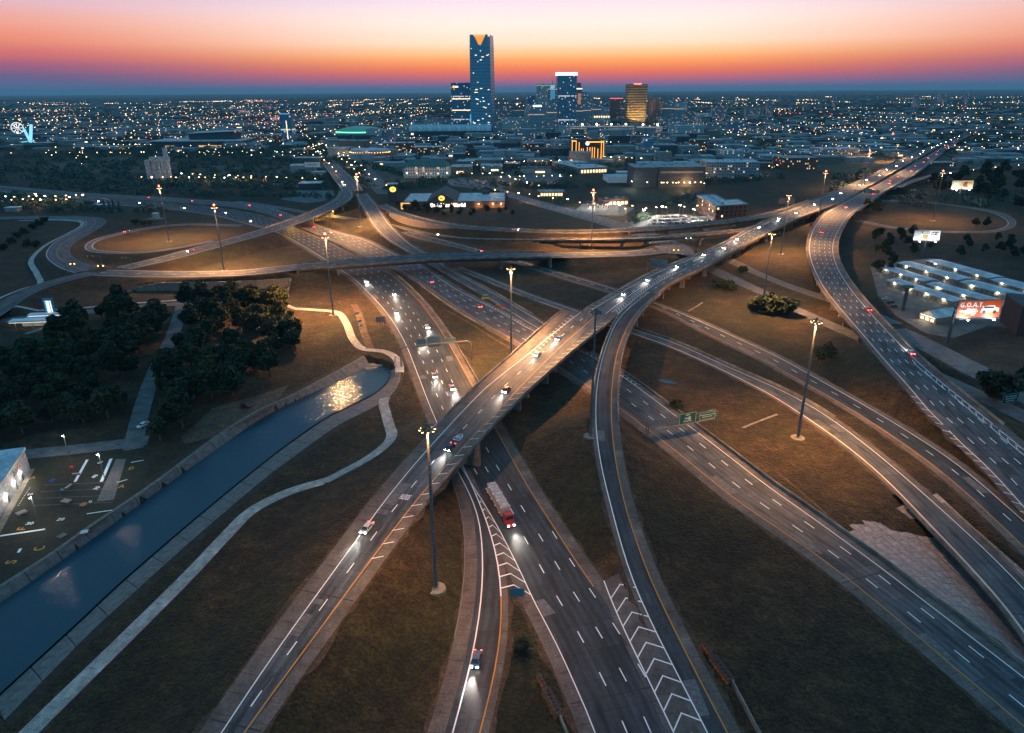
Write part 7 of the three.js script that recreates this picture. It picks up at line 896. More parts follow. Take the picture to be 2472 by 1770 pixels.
{ // arena with a green-lit roof rim, barrel-roofed hall, convention hall, market hall, silo
  const dome = (name, label, cat, x, z, w, d, wallH, roofH, wall, roof, rim) => { const o = thing(name, label, cat, null, [x, 0, z], 0); part('wall', new THREE.CylinderGeometry(1, 1, 1, 40).scale(w / 2, wallH, d / 2).translate(0, wallH / 2, -d / 2), wall, o); part('roof', new THREE.SphereGeometry(1, 40, 10, 0, 6.2832, 0, Math.PI / 2).scale(w / 2 + 1, roofH, d / 2 + 1).translate(0, wallH, -d / 2), roof, o); if (rim) part('rim_light', new THREE.TorusGeometry(1, 0.012, 6, 60).rotateX(Math.PI / 2).scale(w / 2 + 2, 90, d / 2 + 2).translate(0, wallH + 0.5, -d / 2), rim, o); return o; };
  { const [x, z, w, h] = [-362.3,-1747.4,118.7,29.5]; dome('arena', 'round arena with a glowing green roof rim', 'arena', x, z, w, 90, h * 0.62, h * 0.42, FAC.darkGlass, M(0.2, 0.5, 0.32, { roughness: 0.5 }), E(0.15, 1, 0.5, 3)); }
  { const [x, z, w, h] = [-149.8,-1828.3,204.7,27.6], o = thing('exhibition_hall', 'wide hall with a pale barrel roof below the tallest tower', 'hall', null, [x, 0, z], 0); part('wall', new GB().box(0, -0.3, -35, w, h * 0.6, 70).geo(), MAT.slate, o); const g = new THREE.CylinderGeometry(1, 1, 1, 32, 1, true, -Math.PI / 2, Math.PI).rotateZ(Math.PI / 2).rotateX(0); g.rotateX(Math.PI / 2 * 0); const gg = new GB(); for (let i = 0; i < 14; i++) { const a = Math.PI * i / 14, b = Math.PI * (i + 1) / 14, P = (t, s) => [s * w / 2, h * 0.6 + Math.sin(t) * h * 0.5, -35 + Math.cos(t) * 36]; gg.quad(P(a, -1), P(a, 1), P(b, 1), P(b, -1)); } part('roof', gg.geo(), MAT.roofBlue, o); part('gable_light', new GB().box(-w * 0.46, h * 0.3, 1, 6, 4, 0.6).geo(), MAT.winWhite, o); }
  { const [x, z, w, h] = [-660.7,-1535.1,188.7,33.3], o = thing('convention_hall', 'long convention hall with stepped pale roofs and a warm lit glass front', 'hall', null, [x, 0, z], 0.02); part('wall', new GB().box(0, -0.3, -40, w, h * 0.42, 80).geo(), MAT.slate, o); part('roof', new GB().box(0, h * 0.42, -40, w + 4, 1.6, 84).geo(), MAT.roofWhite, o); part('upper_wall', new GB().box(w * 0.12, h * 0.45, -60, w * 0.5, h * 0.4, 50).geo(), MAT.slate, o); part('upper_roof', new GB().quad([-w * 0.15, h * 0.84, -30], [w * 0.42, h * 0.98, -30], [w * 0.42, h * 1.02, -88], [-w * 0.15, h * 0.88, -88]).geo(), MAT.roofWhite, o); part('glass_front', new GB().box(-w * 0.02, 1.2, 0.4, w * 0.62, h * 0.15, 0.4).geo(), E(1, 0.6, 0.2, 1.1), o); for (let i = 0; i < 18; i++) part('mullion', new GB().box(-w * 0.32 + i * w * 0.035, 1, 0.8, 0.6, h * 0.16, 0.4).geo(), MAT.darkSteel, o); part('annex', new GB().box(w * 0.44, -0.2, 4, w * 0.2, h * 0.35, 30).geo(), FAC.dim, o); }
  { const [x, z, w, h] = [-246.2,-1251.7,68.6,16.4], o = thing('market_hall', 'low curved market hall ringed with amber lights under its roof', 'hall', null, [x, 0, z], 0); part('wall', new THREE.CylinderGeometry(1, 1, 1, 28).scale(w / 2, h * 0.75, 26).translate(0, h * 0.37, -26), MAT.tan, o); part('roof', new THREE.CylinderGeometry(0.94, 1.03, 1, 28).scale(w / 2, h * 0.22, 26).translate(0, h * 0.86, -26), MAT.roofBlue, o); for (let i = 0; i < 22; i++) { const a = Math.PI * i / 21, cx = Math.cos(a) * (w / 2 + 0.6), cz = -26 + Math.sin(a) * 26.8; part('eave_lamp', new GB().box(cx, h * 0.66, cz, 1.1, 0.9, 0.9).geo(), E(1, 0.45, 0.1, 7), o); } const l = new THREE.PointLight(SOD, 500); l.position.set(0, h * 0.6, 6); o.add(l); }
  { const [x, z, w, h] = [-464.4,-955.1,30.1,31.1], o = thing('silo_block', 'pale concrete silo block with a slender stair tower', 'silo', null, [x, 0, z], 0.1), m = M(0.85, 0.87, 0.88, { map: tiled(speckTex, 14) }); for (let i = 0; i < 4; i++) part('silo', new GB().cyl(-w * 0.24 + i * w * 0.2, -0.3, -w * 0.12, w * 0.11, w * 0.11, h * 0.86, 16).geo(), m, o); part('head_house', new GB().box(w * 0.06, h * 0.84, -w * 0.12, w * 0.8, h * 0.16, w * 0.26).geo(), m, o); part('stair_tower', new GB().box(w * 0.32, 0, -w * 0.2, w * 0.16, h * 1.36, w * 0.16).geo(), m, o); part('annex', new GB().box(-w * 0.42, -0.2, 0, w * 0.16, h * 0.9, w * 0.3).geo(), m, o); part('catwalk', new GB().box(-w * 0.45, h * 0.8, 0.5, w * 0.3, 0.4, 1).geo(), MAT.steel, o); }
  { const [x, z, w, h] = [-1126.3,-1722.3,27,42.1], o = thing('wing_bridge_sculpture', 'tall blue-lit V-shaped bridge sculpture at the far left', 'sculpture', null, [x, 0, z], 0), bl = E(0.2, 0.6, 1, 1.6); part('wing', new GB().bar([0, 3, 0], [w * 0.42, h, 0], 2.4).geo(), bl, o); part('wing', new GB().bar([0, 3, 0], [-w * 0.3, h * 0.78, 0], 2).geo(), bl, o); part('deck', new GB().bar([-w * 1.2, 2, 4], [w * 0.2, 6, 2], 1.2).bar([w * 0.2, 6, 2], [w * 0.5, 1, 0], 1.2).geo(), E(0.2, 0.75, 1, 0.9), o); }
  { const [x, z, w, h] = [-1377.8,-2065.3,16.3,35.9], o = thing('ferris_wheel', 'small pale-lit ferris wheel behind the blue sculpture', 'ferris wheel', null, [x, 0, z], 0.5); part('wheel_rim', new THREE.TorusGeometry(h * 0.4, 1.2, 6, 30).translate(0, h * 0.55, 0), E(0.6, 0.85, 1, 1.2), o); for (let i = 0; i < 8; i++) { const a = i * 0.785; part('spoke', new GB().bar([0, h * 0.55, 0], [Math.cos(a) * h * 0.4, h * 0.55 + Math.sin(a) * h * 0.4, 0], 0.5).geo(), MAT.winWhite, o); } part('support', new GB().bar([-h * 0.3, 0, 2], [0, h * 0.55, 2], 0.8).bar([h * 0.3, 0, 2], [0, h * 0.55, 2], 0.8).geo(), MAT.steel, o); }
}
{ // big retail shed with gabled entrance
  const [x, z, w, h] = [-57.1,-710.7,102.6,6.7], d = 66, o = thing('retail_shed', 'long brown retail shed with pale roof, dark gable and glowing lettering', 'store', null, [x, 0, z], 0.01), br = M(0.24, 0.15, 0.12, { map: tiled(speckTex, 6) });
  part('wall', new GB().box(0, -0.3, -d / 2, w, h, d).geo(), br, o); part('roof', new GB().box(0, h - 0.4, -d / 2, w - 1, 0.2, d - 1).geo(), MAT.roofBlue, o); part('parapet', new GB().box(0, h - 0.3, 0.1, w, 0.9, 0.5).box(w / 2, h - 0.3, -d / 2, 0.5, 0.9, d).box(-w / 2, h - 0.3, -d / 2, 0.5, 0.9, d).geo(), br, o);
  const gx = -w * 0.12, gw = w * 0.15; part('gable', new GB().quad([gx - gw, h, -3], [gx + gw, h, -3], [gx, h + 8, -3], [gx, h + 8, -3]).geo(), br, o); part('gable_roof', new GB().quad([gx - gw, h, -2.6], [gx, h + 8, -2.6], [gx, h + 8, -d], [gx - gw, h, -d]).quad([gx, h + 8, -2.6], [gx + gw, h, -2.6], [gx + gw, h, -d], [gx, h + 8, -d]).geo(), MAT.roofDark, o);
  const em = (r) => { const sh = new THREE.CircleGeometry(r, 24).scale(1.15, 0.95, 1); return sh; }; const lg = part('logo_disc', em(2.6).translate(gx, h + 3.2, -2.3), E(1, 0.62, 0.1, 2.2), o); part('logo_fish', new GB().box(gx - 0.6, h + 2.6, -2.1, 2.4, 1.1, 0.1).box(gx + 0.9, h + 3.1, -2.1, 1.4, 0.8, 0.1).geo(), M(0.05, 0.04, 0.03), lg);
  { const g = new THREE.ShapeGeometry(font.generateShapes('Outdoor World', 3.6), 3); g.computeBoundingBox(); g.translate(-(g.boundingBox.max.x) / 2 + gx + 6, h - 5, 0.5); part('store_lettering', g, E(1, 0.97, 0.9, 3), o); }
  part('left_wing', new GB().box(-w * 0.36, -0.3, -16, w * 0.26, h * 0.85, 40).geo(), br, o); for (const k of [-0.46, -0.42, -0.38, -0.1, 0.02, 0.24, 0.38, 0.46]) { part('wall_lamp', new GB().box(k * w, 4.2, 0.9, 0.7, 0.8, 0.6).geo(), MAT.sodium, o); const l = new THREE.PointLight(SOD, 130); l.position.set(k * w, 3.6, 2.2); l.castShadow = true; o.add(l); } part('entrance', new GB().box(-w * 0.47, 0, 1, 9, 6, 4).geo(), E(1, 0.55, 0.15, 1.2), o); part('canopy', new GB().box(-w * 0.13, 4, 2, 10, 0.6, 5).geo(), MAT.slate, o);
  for (let i = 0; i < 12; i++) part('skylight', new GB().box(lerp(-0.3, 0.46, (i * 0.37) % 1) * w, h - 0.1, -8 - (i * 13.7) % 50, 3, 0.9, 1.6).geo(), MAT.whitePaint, o); part('cupola', new GB().box(w * 0.3, h, -d + 8, 8, 3, 8).geo(), br, o);
  const p = [-126.6,-762.6,9.7,17.9], t = thing('sign_tower', 'dark square sign tower with a glowing round emblem beside the retail shed', 'sign tower', null, [p[0], 0, p[1]], 0.05); part('shaft', new GB().box(0, -0.3, -4, p[2], p[3], 8).geo(), MAT.slate, t); part('cap', new GB().box(0, p[3] - 0.3, -4, p[2] + 2, 0.8, 10).geo(), MAT.roofBlue, t); const e = part('emblem_disc', em(p[2] * 0.3).translate(p[2] * 0.08, p[3] * 0.7, 0.3), E(1, 0.6, 0.08, 2.6), t); part('emblem_fish', new GB().box(p[2] * 0.08, p[3] * 0.68, 0.4, p[2] * 0.32, 0.9, 0.1).geo(), M(0.06, 0.04, 0.02), e); }
{ // brick hotel with windows, porch
  const A = [179.5,-687.6], B = [179.6,-620.5], C = [210.4,-630.8], o = thing('brick_hotel', 'red brick four-storey hotel with a pale roof, right of the lit car park', 'hotel', null, [B[0], 0, B[1]], Math.atan2(-(C[1] - B[1]), C[0] - B[0])), wF = Math.hypot(C[0] - B[0], C[1] - B[1]), len = Math.hypot(A[0] - B[0], A[1] - B[1]), h = 14.5, g2 = new THREE.Vector3(A[0] - B[0], 0, A[1] - B[1]).applyAxisAngle(new THREE.Vector3(0, 1, 0), -Math.atan2(-(C[1] - B[1]), C[0] - B[0]));
  const sx = g2.x, sz = g2.z, P = (u, v, y) => [u * wF + v * sx, y, v * sz]; const g = new GB(), r = new GB(); const pl = [P(0, 0, 0), P(1, 0, 0), P(1, 0.45, 0), P(0.6, 0.45, 0), P(0.6, 1, 0), P(0, 1, 0)]; for (let i = 0; i < 6; i++) { const a = pl[i], b = pl[(i + 1) % 6], up = q => [q[0], h, q[2]], dn = q => [q[0], -0.3, q[2]]; g.quad(dn(a), dn(b), up(b), up(a)); } const rf = (q, yy) => [q[0], yy, q[2]]; for (const [a, b, c, d] of [[0, 1, 2, 3], [0, 3, 4, 5]]) r.quad(rf(pl[a], h), rf(pl[b], h), rf(pl[c], h), rf(pl[d], h)); part('wall', g.geo(), MAT.brick, o); part('roof', r.geo(), MAT.roofWhite, o);
  const cop = new GB(); for (let i = 0; i < 6; i++) { const a = pl[i], b = pl[(i + 1) % 6]; cop.bar([a[0], h + 0.3, a[2]], [b[0], h + 0.3, b[2]], 0.35); } part('coping', cop.geo(), MAT.stucco, o); const sh = Math.atan2(-sz, sx); seed = 5;
  for (let f = 0; f < 4; f++) { for (let i = 0; i < 7; i++) { const q = P((i + 0.5) / 7, 0, 1.3 + f * 3.4); part('window', new GB().box(q[0], q[1], q[2] + 0.05, 1.5, 1.7, 0.2).geo(), rnd() < 0.22 ? MAT.winWarm : MAT.glass, o); } for (let i = 0; i < 11; i++) { const q = P(0, (i + 0.5) / 11, 1.3 + f * 3.4); part('window', new GB().box(q[0] - 0.05, q[1], q[2], 1.5, 1.7, 0.2, sh).geo(), rnd() < 0.12 ? MAT.winWarm : MAT.glass, o); } }
  const q = P(-0.22, 0.1, 0); part('porch', new GB().box(q[0], 3.8, q[2], 11, 0.8, 9).geo(), MAT.stucco, o); for (const [a, b] of [[-4, -3.5], [4, -3.5], [-4, 3.5], [4, 3.5]]) part('porch_column', new GB().box(q[0] + a, -0.2, q[2] + b, 0.8, 4, 0.8).geo(), MAT.stucco, o); part('porch_lamp', new GB().box(q[0], 3.5, q[2], 4, 0.25, 3).geo(), MAT.winWarm, o); const l = new THREE.PointLight(new THREE.Color().setRGB(1, 0.7, 0.42), 320); l.position.set(q[0], 3.1, q[2]); l.castShadow = true; o.add(l); for (let i = 0; i < 5; i++) part('roof_unit', new GB().box(...P(0.3, 0.15 + i * 0.17, h), 2.4, 1.3, 2).geo(), MAT.roofGrey, o); }
{ // filling station: shop and canopy
  const s = [107.5,-724.8,28.4,6.3]; const o = building('station_shop', 'low filling station shop with lit windows', 'shop', s[0], s[1], s[2], s[3], 16, 0.25, MAT.brick, MAT.roofDark, { units: 5 }); for (let i = 0; i < 6; i++) part('shop_window', new GB().box((i - 2.5) * s[2] * 0.15, 0.8, 0.15, s[2] * 0.1, 3, 0.3).geo(), MAT.winWarm, o); const lo = new THREE.PointLight(new THREE.Color().setRGB(1, 0.85, 0.65), 260); lo.position.set(0, 3, 4); o.add(lo);
  const c = [85,-705.2,22.4,5.7], k = thing('station_canopy', 'long filling station canopy on thin posts over lit pumps', 'canopy', null, [c[0], 0, c[1]], -0.35); part('canopy_roof', new GB().box(0, 5, -4, c[2] * 1.05, 0.9, 9).geo(), MAT.roofDark, k); for (let i = 0; i < 5; i++) { part('post', new GB().box((i - 2) * c[2] * 0.23, -0.2, -4, 0.5, 5.3, 0.5).geo(), MAT.whitePaint, k); part('pump', new GB().box((i - 2) * c[2] * 0.23 + 1, 0, -4, 0.8, 1.7, 1.1).geo(), MAT.red.clone ? M(0.4, 0.05, 0.04) : MAT.brick, k); part('canopy_lamp', new GB().box((i - 2) * c[2] * 0.23 + 2, 4.9, -4, 1.2, 0.12, 1.2).geo(), MAT.lampWhite, k); const l = new THREE.PointLight(new THREE.Color().setRGB(1, 0.93, 0.75), 330); l.position.set((i - 2) * c[2] * 0.23 + 2, 4.6, -4); l.castShadow = true; k.add(l); } 
  const f = [44.9,-789.3,28.4,5.4]; const ff = building('diner', 'small lit diner left of the filling station', 'diner', f[0], f[1], f[2], f[3], 16, 0, MAT.brick, MAT.roofGrey); for (let i = 0; i < 8; i++) part('shop_window', new GB().box((i - 3.5) * f[2] * 0.11, 1, 0.15, f[2] * 0.07, 3, 0.3).geo(), MAT.winWarm, ff);
  const w = [143.3,-910.3,39.8,6.1]; building('white_shed', 'long white shed behind the grass field', 'shed', w[0], w[1], w[2], w[3], 40, 0.05, MAT.whitePaint, MAT.roofWhite, { bare: true }); const m = [117.2,-1020.6,44.5,7.4]; const mm = building('shopping_strip', 'long shopping strip with a pale roof and lit fronts', 'shops', m[0], m[1], m[2], m[3], 110, 0.3, MAT.tan, MAT.roofBlue, { units: 8 }); for (let i = 0; i < 9; i++) part('shop_window', new GB().box((i - 4) * m[2] * 0.1, 1, 0.2, m[2] * 0.06, 4, 0.3).geo(), MAT.winWarm, mm);
  const gh = [-116.5,-978,59.9,14.2], hh = building('gabled_hotel', 'pale hotel with green hipped roofs above the retail shed', 'hotel', gh[0], gh[1], gh[2], gh[3], 30, -0.12, FAC.beige, MAT.roofGreen, { bare: true }); part('hipped_roof', new GB().box(0, gh[3] + 0.4, -15, gh[2] + 3, 8, 34, 0, 0.7, 0.15).geo(), MAT.roofGreen, hh);
  const g1 = [-244.7,-871.6,26.7,5.9], g3 = building('dark_shed', 'dark shed with a pale roof beside the left ramp', 'shed', g1[0], g1[1], g1[2], g1[3], 22, 0.1, MAT.slate, MAT.roofWhite, { bare: true }); const g4 = [-302.7,-1055.7,36.9,9.6]; building('dark_shed', 'pale-roofed house left of the avenue', 'house', g4[0], g4[1], g4[2], g4[3], 26, 0.2, MAT.stucco, MAT.roofBlue, { bare: true }); }
// lots and fields
patch('parking_lot', 'asphalt car park before the brick hotel', [[93.7,0,-599.4],[102.6,0,-632.3],[130.1,0,-660.5],[157.5,0,-669.7],[172.8,0,-653.9],[174.1,0,-611.7],[134.8,0,-602.2]], M(0.34, 0.33, 0.31, { map: tiled(speckTex, 18) }), 0.07); patch('filling_yard', 'pale lit yard of the filling station', [[60.3,0,-683.9],[73.9,0,-735.3],[103.5,0,-746.7],[122.5,0,-703.7],[104.9,0,-661.4],[76,0,-667.6]], M(0.3, 0.3, 0.28, { map: tiled(speckTex, 20) }), 0.07); patch('parking_lot', 'wide empty car park in front of the market district', [[-19.8,0,-942.4],[-14,0,-1051.6],[33.4,0,-1099.7],[71.9,0,-1059],[72.7,0,-978.6],[38.1,0,-883.9],[-6.4,0,-886]], MAT.lot, 0.07); patch('parking_lot', 'car park behind the retail shed', [[-86.1,0,-936],[-75,0,-986.4],[-42.8,0,-953.6],[-6.4,0,-886],[-16.7,0,-836.7],[-73.6,0,-889.3]], MAT.lot, 0.07); patch('parking_lot', 'empty asphalt lot left of the left ramp', [[-252.2,0,-781.2],[-260.4,0,-832.2],[-254.4,0,-855.6],[-211.9,0,-853.6],[-200.6,0,-814.5],[-202.4,0,-765.7],[-216,0,-753.3]], M(0.22, 0.24, 0.25, { map: tiled(speckTex, 40) }), 0.07); patch('parking_lot', 'long car park right of the avenue', [[-319.9,0,-1337.2],[-261,0,-1269.7],[-167.8,0,-950],[-140.6,0,-819.3],[-153.7,0,-819.8],[-220.6,0,-1033.4]], MAT.lot, 0.07); patch('parking_lot', 'striped lot left of the avenue', [[-439.9,0,-1281.7],[-495,0,-1510],[-442.6,0,-1505.9],[-369.4,0,-1276.9]], M(0.26, 0.27, 0.28, { map: tiled(speckTex, 40) }), 0.07); patch('green_field', 'mown grass field behind the filling station', [[86.9,0,-816.7],[113.9,0,-867.4],[192.3,0,-876.5],[227.5,0,-841.4],[188,0,-743.2],[137.5,0,-751.7]], M(0.06, 0.1, 0.05, { map: tiled(grassTex, 30) }), 0.06); patch('river', 'pale bend of the river in the far city', [[-1779.8,0,-4623.5],[-1387.7,0,-4009.6],[-1087.2,0,-3307.8],[-929.2,0,-2989],[-949.4,0,-3181.4],[-1283.9,0,-3989.3],[-1724.1,0,-4822.2]], MAT.water, 0.1);
// parked cars
{ seed = 909; const rows = (a, b, n, label, group, turn, skip = 0.2) => { for (let i = 0; i < n; i++) { if (rnd() < skip) continue; const t = i / n; car(lerp(a[0], b[0], t), 0.09, lerp(a[1], b[1], t), turn + rr(-0.05, 0.05), label, group, 0); } };
  rows([121.8,-615.7], [170.6,-620.8], 26, 'parked car in the front row of the brick hotel car park', 'cars parked before the brick hotel', 0.1); rows([128.8,-631.4], [168.6,-637], 18, 'parked car in the middle row of the brick hotel car park', 'cars parked before the brick hotel', 0.1); rows([136.1,-647.8], [166.6,-654.1], 12, 'parked car in the back row of the brick hotel car park', 'cars parked before the brick hotel', 0.1);
  for (let k = 0; k < 5; k++) rows([[-206.2,-993.4], [-206.8,-1015.5], [-185.8,-950.9], [-172.4,-902.9], [-159,-859.3]][k], [[-267.2,-1189.1], [-252.8,-1173.2], [-225.1,-1088.7], [-202.9,-1015.2], [-186.5,-961]][k], 14, 'parked car in the long lot right of the avenue', 'cars parked beside the avenue', 1.2, 0.3); for (let k = 0; k < 3; k++) rows([[-75.8,-916.5], [-72.1,-945.1], [-60.8,-954.5]][k], [[-11.6,-852.5], [-14.8,-886.4], [-24.1,-923.3]][k], 14, 'parked car in the lot behind the retail shed', 'cars parked behind the retail shed', 0.4, 0.35); rows([192.5,-804.5], [218.9,-788.9], 14, 'parked car in the lot behind the brick hotel', 'cars parked behind the brick hotel', 0.3, 0.2);
  { const p = [-99.8,-238.7]; car(p[0], 0.05, p[1], 1.1, 'dark parked car alone on the dirt beside the canal', null, 0); const q = [-130.3,-222.5]; car(q[0], 0.25, q[1], 2.8, 'pale car on the access drive beside the lone rounded tree', null, 0); } }

// ---------- the city beyond ----------
{ // street lamps near enough to tell apart
  seed = 4242; const pole = new GB().cyl(0, -0.3, 0, 0.18, 0.12, 9, 6).bar([0, 8.8, 0], [1.6, 9.2, 0], 0.07).geo(), head = new GB().box(1.9, 9, 0, 1.3, 0.3, 0.7).geo(); const spots = [];
  const row = (a, b, n) => { for (let i = 0; i < n; i++) spots.push([lerp(a[0], b[0], i / (n - 1)) + rr(-2, 2), lerp(a[1], b[1], i / (n - 1)) + rr(-2, 2)]); };
  row([-409.4,-1503.3], [-237.1,-979.1], 10); row([-390.9,-1526], [-199.9,-961.7], 12); row([-147.1,-827.1], [-296.9,-1289.6], 9); row([-529.5,-750.2], [-452.1,-756.6], 9); row([-510.3,-728.3], [-453.4,-726.1], 6); row([-472.4,-926.7], [-327.1,-910.4], 13); row([-442.2,-963.9], [-243.6,-897.4], 12); row([-137.8,-948.5], [-24.5,-942.7], 9); row([-12.2,-904.2], [73.8,-913.8], 9); row([-7.8,-1102.1], [90.1,-1123.5], 8); row([-47,-1053.5], [29.9,-811.7], 8); row([-15.6,-778], [53.2,-706.4], 7); row([69,-683.6], [113.3,-661.1], 5); row([106.8,-646.4], [172,-658.9], 6); row([143.1,-845.3], [223.4,-825.8], 6); row([250,-928.7], [378.9,-1029.4], 9); row([153,-1177.8], [205.9,-1144.7], 6); row([453,-1238.8], [606.9,-1272.1], 7); row([555.9,-913.2], [707.7,-1010.8], 4); row([-620.9,-1650], [-507.9,-1612.9], 6); row([-855.2,-1538.2], [-751.6,-1530.1], 10);
  spots.forEach(([x, z], i) => { const o = thing('street_lamp', 'street lamp with a small glowing head in the streets beyond the interchange', 'street lamp', 'street lamps beyond the interchange', [x, 0, z], (i * 1.7) % 6.28); part('pole', pole, MAT.steel, o); part('lamp_head', head, i % 4 === 3 ? MAT.lampWhite : MAT.sodium, o); if (i % 3 === 0) { const l = new THREE.PointLight(i % 4 === 3 ? new THREE.Color().setRGB(1, 0.92, 0.8) : SOD, 420); l.position.set(1.9, 8.6, 0); l.shadow.radius = 10; o.add(l); } });
}
{ // low buildings: the nearer ones as things
  seed = 777; let n = 0, tries = 0; const occ = []; const blocked = (x, z) => nearRoads(x, z).some(s => segDist(s, x, z)[0] < 12) || occ.some(q => Math.abs(q[0] - x) < 26 && Math.abs(q[1] - z) < 26);
  const bodies = [FAC.dim, FAC.brickFar, MAT.stucco, MAT.tan, MAT.slate, FAC.grey, MAT.stucco];
  while (n < 285 && tries++ < 9000) { const d = 780 * Math.pow(3.6, Math.pow(rnd(), 0.8)), az = rr(-0.62, 0.64), x = Math.tan(az) * d, z = -d; if (d < 1000 && (az < -0.1 || az > 0.28)) continue; if (az < -0.3 && d < 1450) continue; if (blocked(x, z) || (Math.abs(x) < 260 && d < 950)) continue; const w = rr(14, 46), dd = rr(12, 34), h = d > 1300 && Math.abs(az) < 0.3 && rnd() < 0.3 ? rr(12, 26) : rr(4, 9); occ.push([x, z]); const o = building('low_building', 'low flat-roofed building in the city blocks beyond the interchange', 'building', x, z, w, h, dd, -0.06 + (rnd() < 0.2 ? rr(-0.5, 0.5) : 0), pick(bodies), pick([MAT.roofWhite, MAT.roofGrey, MAT.roofBlue, MAT.roofGrey, MAT.roofDark]), { group: 'low buildings of the city', units: 2 }); if (rnd() < 0.5) { part('lit_front', new GB().box(rr(-0.2, 0.2) * w, 1, 0.2, w * rr(0.1, 0.4), 2.2, 0.3).geo(), pick([MAT.winWarm, MAT.winWhite, MAT.winWarm]), o); } n++; }
  // the rest of the city as one mass of roofs
  const inst = (name, geo, m, list, label, cat) => { const o = new THREE.InstancedMesh(geo, m, list.length); o.name = name; const M4 = new THREE.Matrix4(), Q = new THREE.Quaternion(), Y = new THREE.Vector3(0, 1, 0); list.forEach(([x, y, z, sx, sy, sz, t], i) => o.setMatrixAt(i, M4.compose(new THREE.Vector3(x, y, z), Q.setFromAxisAngle(Y, t ?? 0), new THREE.Vector3(sx, sy, sz)))); o.userData = { kind: 'stuff', label, category: cat }; scene.add(o); return o; };
  const far = [[], [], []]; for (let i = 0; i < 5200; i++) { const d = 1150 * Math.pow(9, rnd()), az = rr(-0.68, 0.68), x = Math.tan(az) * d; if (d < 1900 && (nearRoads(x, -d).some(q => segDist(q, x, -d)[0] < 24) || occ.some(q => Math.abs(q[0] - x) < 38 && Math.abs(q[1] + d) < 34) || (az < -0.22 && d < 1500))) continue; far[i % 3].push([x, 0, -d, rr(14, 52), rr(3.5, 9) * (Math.abs(az) < 0.28 && d < 3200 && rnd() < 0.25 ? 2.2 : 1), rr(14, 44), -0.06]); }
  const bx = new GB().box(0, -0.02, 0, 1, 1, 1).geo(); ['stucco', 'roofGrey', 'slate'].forEach((m, i) => inst(['distant_rooftops', 'distant_warehouses', 'distant_dark_blocks'][i], bx, MAT[m], far[i], ['pale mass of distant low buildings spread to the horizon', 'grey mass of distant warehouses spread to the horizon', 'dark mass of distant city blocks spread to the horizon'][i], 'city'));
  // tree cover of the plain
  seed = 888; const clump = []; { const g = new GB(); for (let i = 0; i < 90; i++) { const u = rr(-0.2, 1), t = rnd() * 6.283, s = Math.sqrt(Math.max(0, 1 - u * u)), k = rr(0.7, 1), c = [Math.cos(t) * s * k, u * k * 0.9 + 0.12, Math.sin(t) * s * k], q = () => [c[0] + rr(-0.34, 0.34), Math.max(0, c[1] + rr(-0.26, 0.26)), c[2] + rr(-0.34, 0.34)]; g.tri(q(), q(), q()); } var clumpGeo = g.geo(); }
  const cov = (x, z) => fbm(x / 420, z / 420, 51, 4); for (let i = 0; i < 26000; i++) { const d = 700 * Math.pow(19, rnd()), az = rr(-0.7, 0.7), x = Math.tan(az) * d, z = -d; const c = cov(x, z); if (c < 0.44 + 0.1 * rnd()) continue; if (d < 1150 && (nearRoads(x, z).some(s => segDist(s, x, z)[0] < 8) || occ.some(q => Math.abs(q[0] - x) < 22 && Math.abs(q[1] - z) < 22))) continue; if (d < 1000 && Math.abs(az) < 0.42 && !(az < -0.2 && az > -0.55 && d > 860)) continue; if (d < 1350 && rnd() < 0.55) continue; const s = rr(4, 7.5) * (d > 3500 ? 2.2 : 1); clump.push([x, 0, z, s * rr(0.9, 1.4), s * (d > 3500 ? 0.6 : 1), s * rr(0.9, 1.4), rnd() * 6]); }
  for (const [a, b, n2, k] of [[[-538.9,-920.7], [-294.9,-956.4], 90, 30], [[-364.2,-821.6], [-198.2,-799.8], 44, 9], [[-147,-858.8], [-79.6,-965.7], 40, 20], [[-17.6,-886.6], [93.5,-881.2], 44, 12], [[-37.7,-833.8], [42.5,-758.9], 36, 14], [[-56,-1105], [90.1,-1123.5], 44, 14], [[-357.9,-1339.8], [-193,-927], 40, 10], [[-568.7,-801.5], [-429.8,-725.2], 40, 22], [[243.9,-905.3], [350.3,-948.4], 30, 16], [[162,-731.8], [208.7,-768.5], 20, 9], [[104.6,-632.2], [128.3,-650.5], 8, 6]]) for (let i = 0; i < n2; i++) { const t = rnd(), x = lerp(a[0], b[0], t) + rr(-k, k), z = lerp(a[1], b[1], t) + rr(-k, k) * 1.4; if (nearRoads(x, z).some(s => segDist(s, x, z)[0] < 4)) continue; const s = rr(2.6, 5); clump.push([x, 0, z, s, s * 1.25, s, rnd() * 6]); }
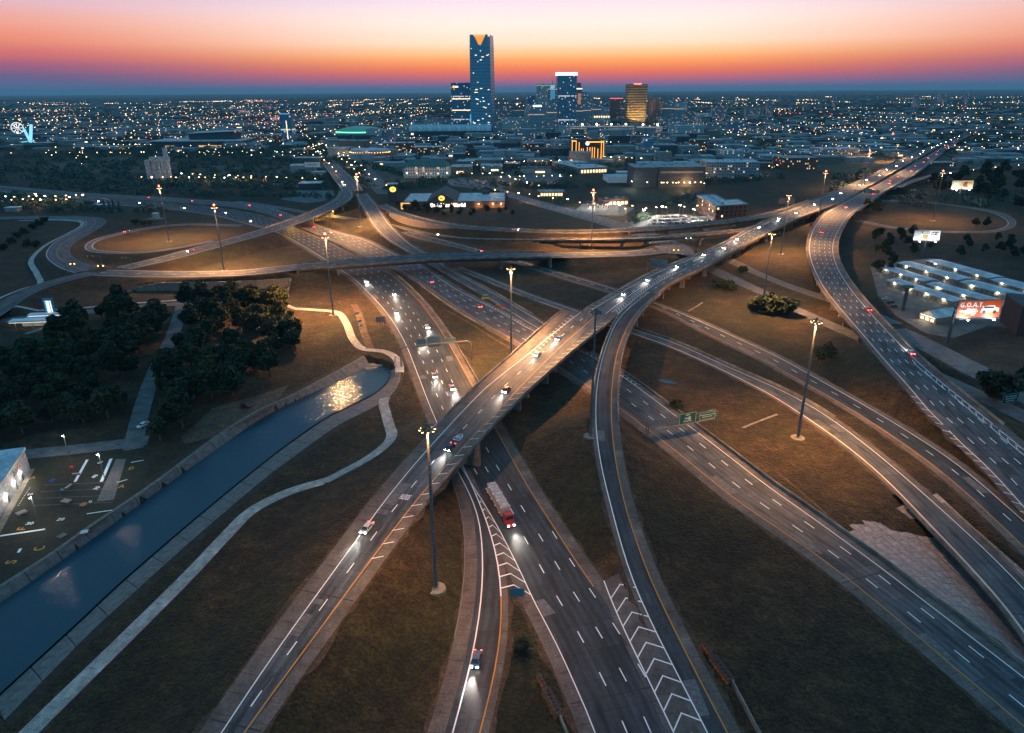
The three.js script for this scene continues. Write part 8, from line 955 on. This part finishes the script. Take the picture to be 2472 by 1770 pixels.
  inst('distant_trees', clumpGeo, M(0.06, 0.1, 0.075), clump, 'dark tree cover over the plain and the far city', 'trees');
  // points of light over the plain
  seed = 999; const lights = [[], [], [], []], oct = new THREE.OctahedronGeometry(1); const add = (x, z, y = 8, kind) => { const d = Math.hypot(x, z), s = 0.4 + d / 3200 * (0.35 + 1.25 * Math.pow(rnd(), 2.2)); lights[kind ?? (rnd() < 0.68 ? 0 : rnd() < 0.66 ? 1 : rnd() < 0.7 ? 2 : 3)].push([x, y, z, s, s * 0.7, s, 0]); };
  for (let k = 0; k < 330; k++) { const d = 1250 * Math.pow(8, rnd()), az = rr(-0.66, 0.68), x0 = Math.tan(az) * d, along = rnd() < 0.5, len = rr(150, 700), n2 = Math.floor(rr(5, 14)); for (let i = 0; i < n2; i++) { const t = i / n2 * len; add(x0 + (along ? t : rr(-6, 6)) , -d - (along ? rr(-6, 6) : t)); } }
  for (let k = 0; k < 46; k++) { const d = 1800 * Math.pow(5.5, rnd()), az = k < 16 ? rr(-0.42, -0.15) : rr(-0.66, 0.68), x0 = Math.tan(az) * d, kind = rnd() < 0.15 ? 2 : undefined; for (let i = 0; i < 16; i++) add(x0 + rr(-90, 90) * d / 2500, -d - rr(-160, 160) * d / 2500, rr(4, 10), kind); }
  for (let i = 0; i < 300; i++) { const d = 1100 * Math.pow(9, rnd()), az = rr(-0.66, 0.68); add(Math.tan(az) * d, -d); }
  for (let i = 0; i < 60; i++) add(rr(-520, -380) + i * 2, -1500 - i * 22, 1.2, i % 2 ? 2 : 1);
  const LM = [E(1, 0.62, 0.28, 9), E(1, 0.88, 0.72, 8), E(1, 0.16, 0.1, 7), E(0.45, 0.85, 1, 6)]; lights.forEach((l, i) => inst(['distant_amber_lights', 'distant_white_lights', 'distant_red_lights', 'distant_blue_lights'][i], oct, LM[i], l, ['amber street lights scattered over the far city', 'white lights scattered over the far city', 'red lights scattered over the far city', 'cool blue lights scattered over the far city'][i], 'lights'));
}
renderer.render(scene, camera);
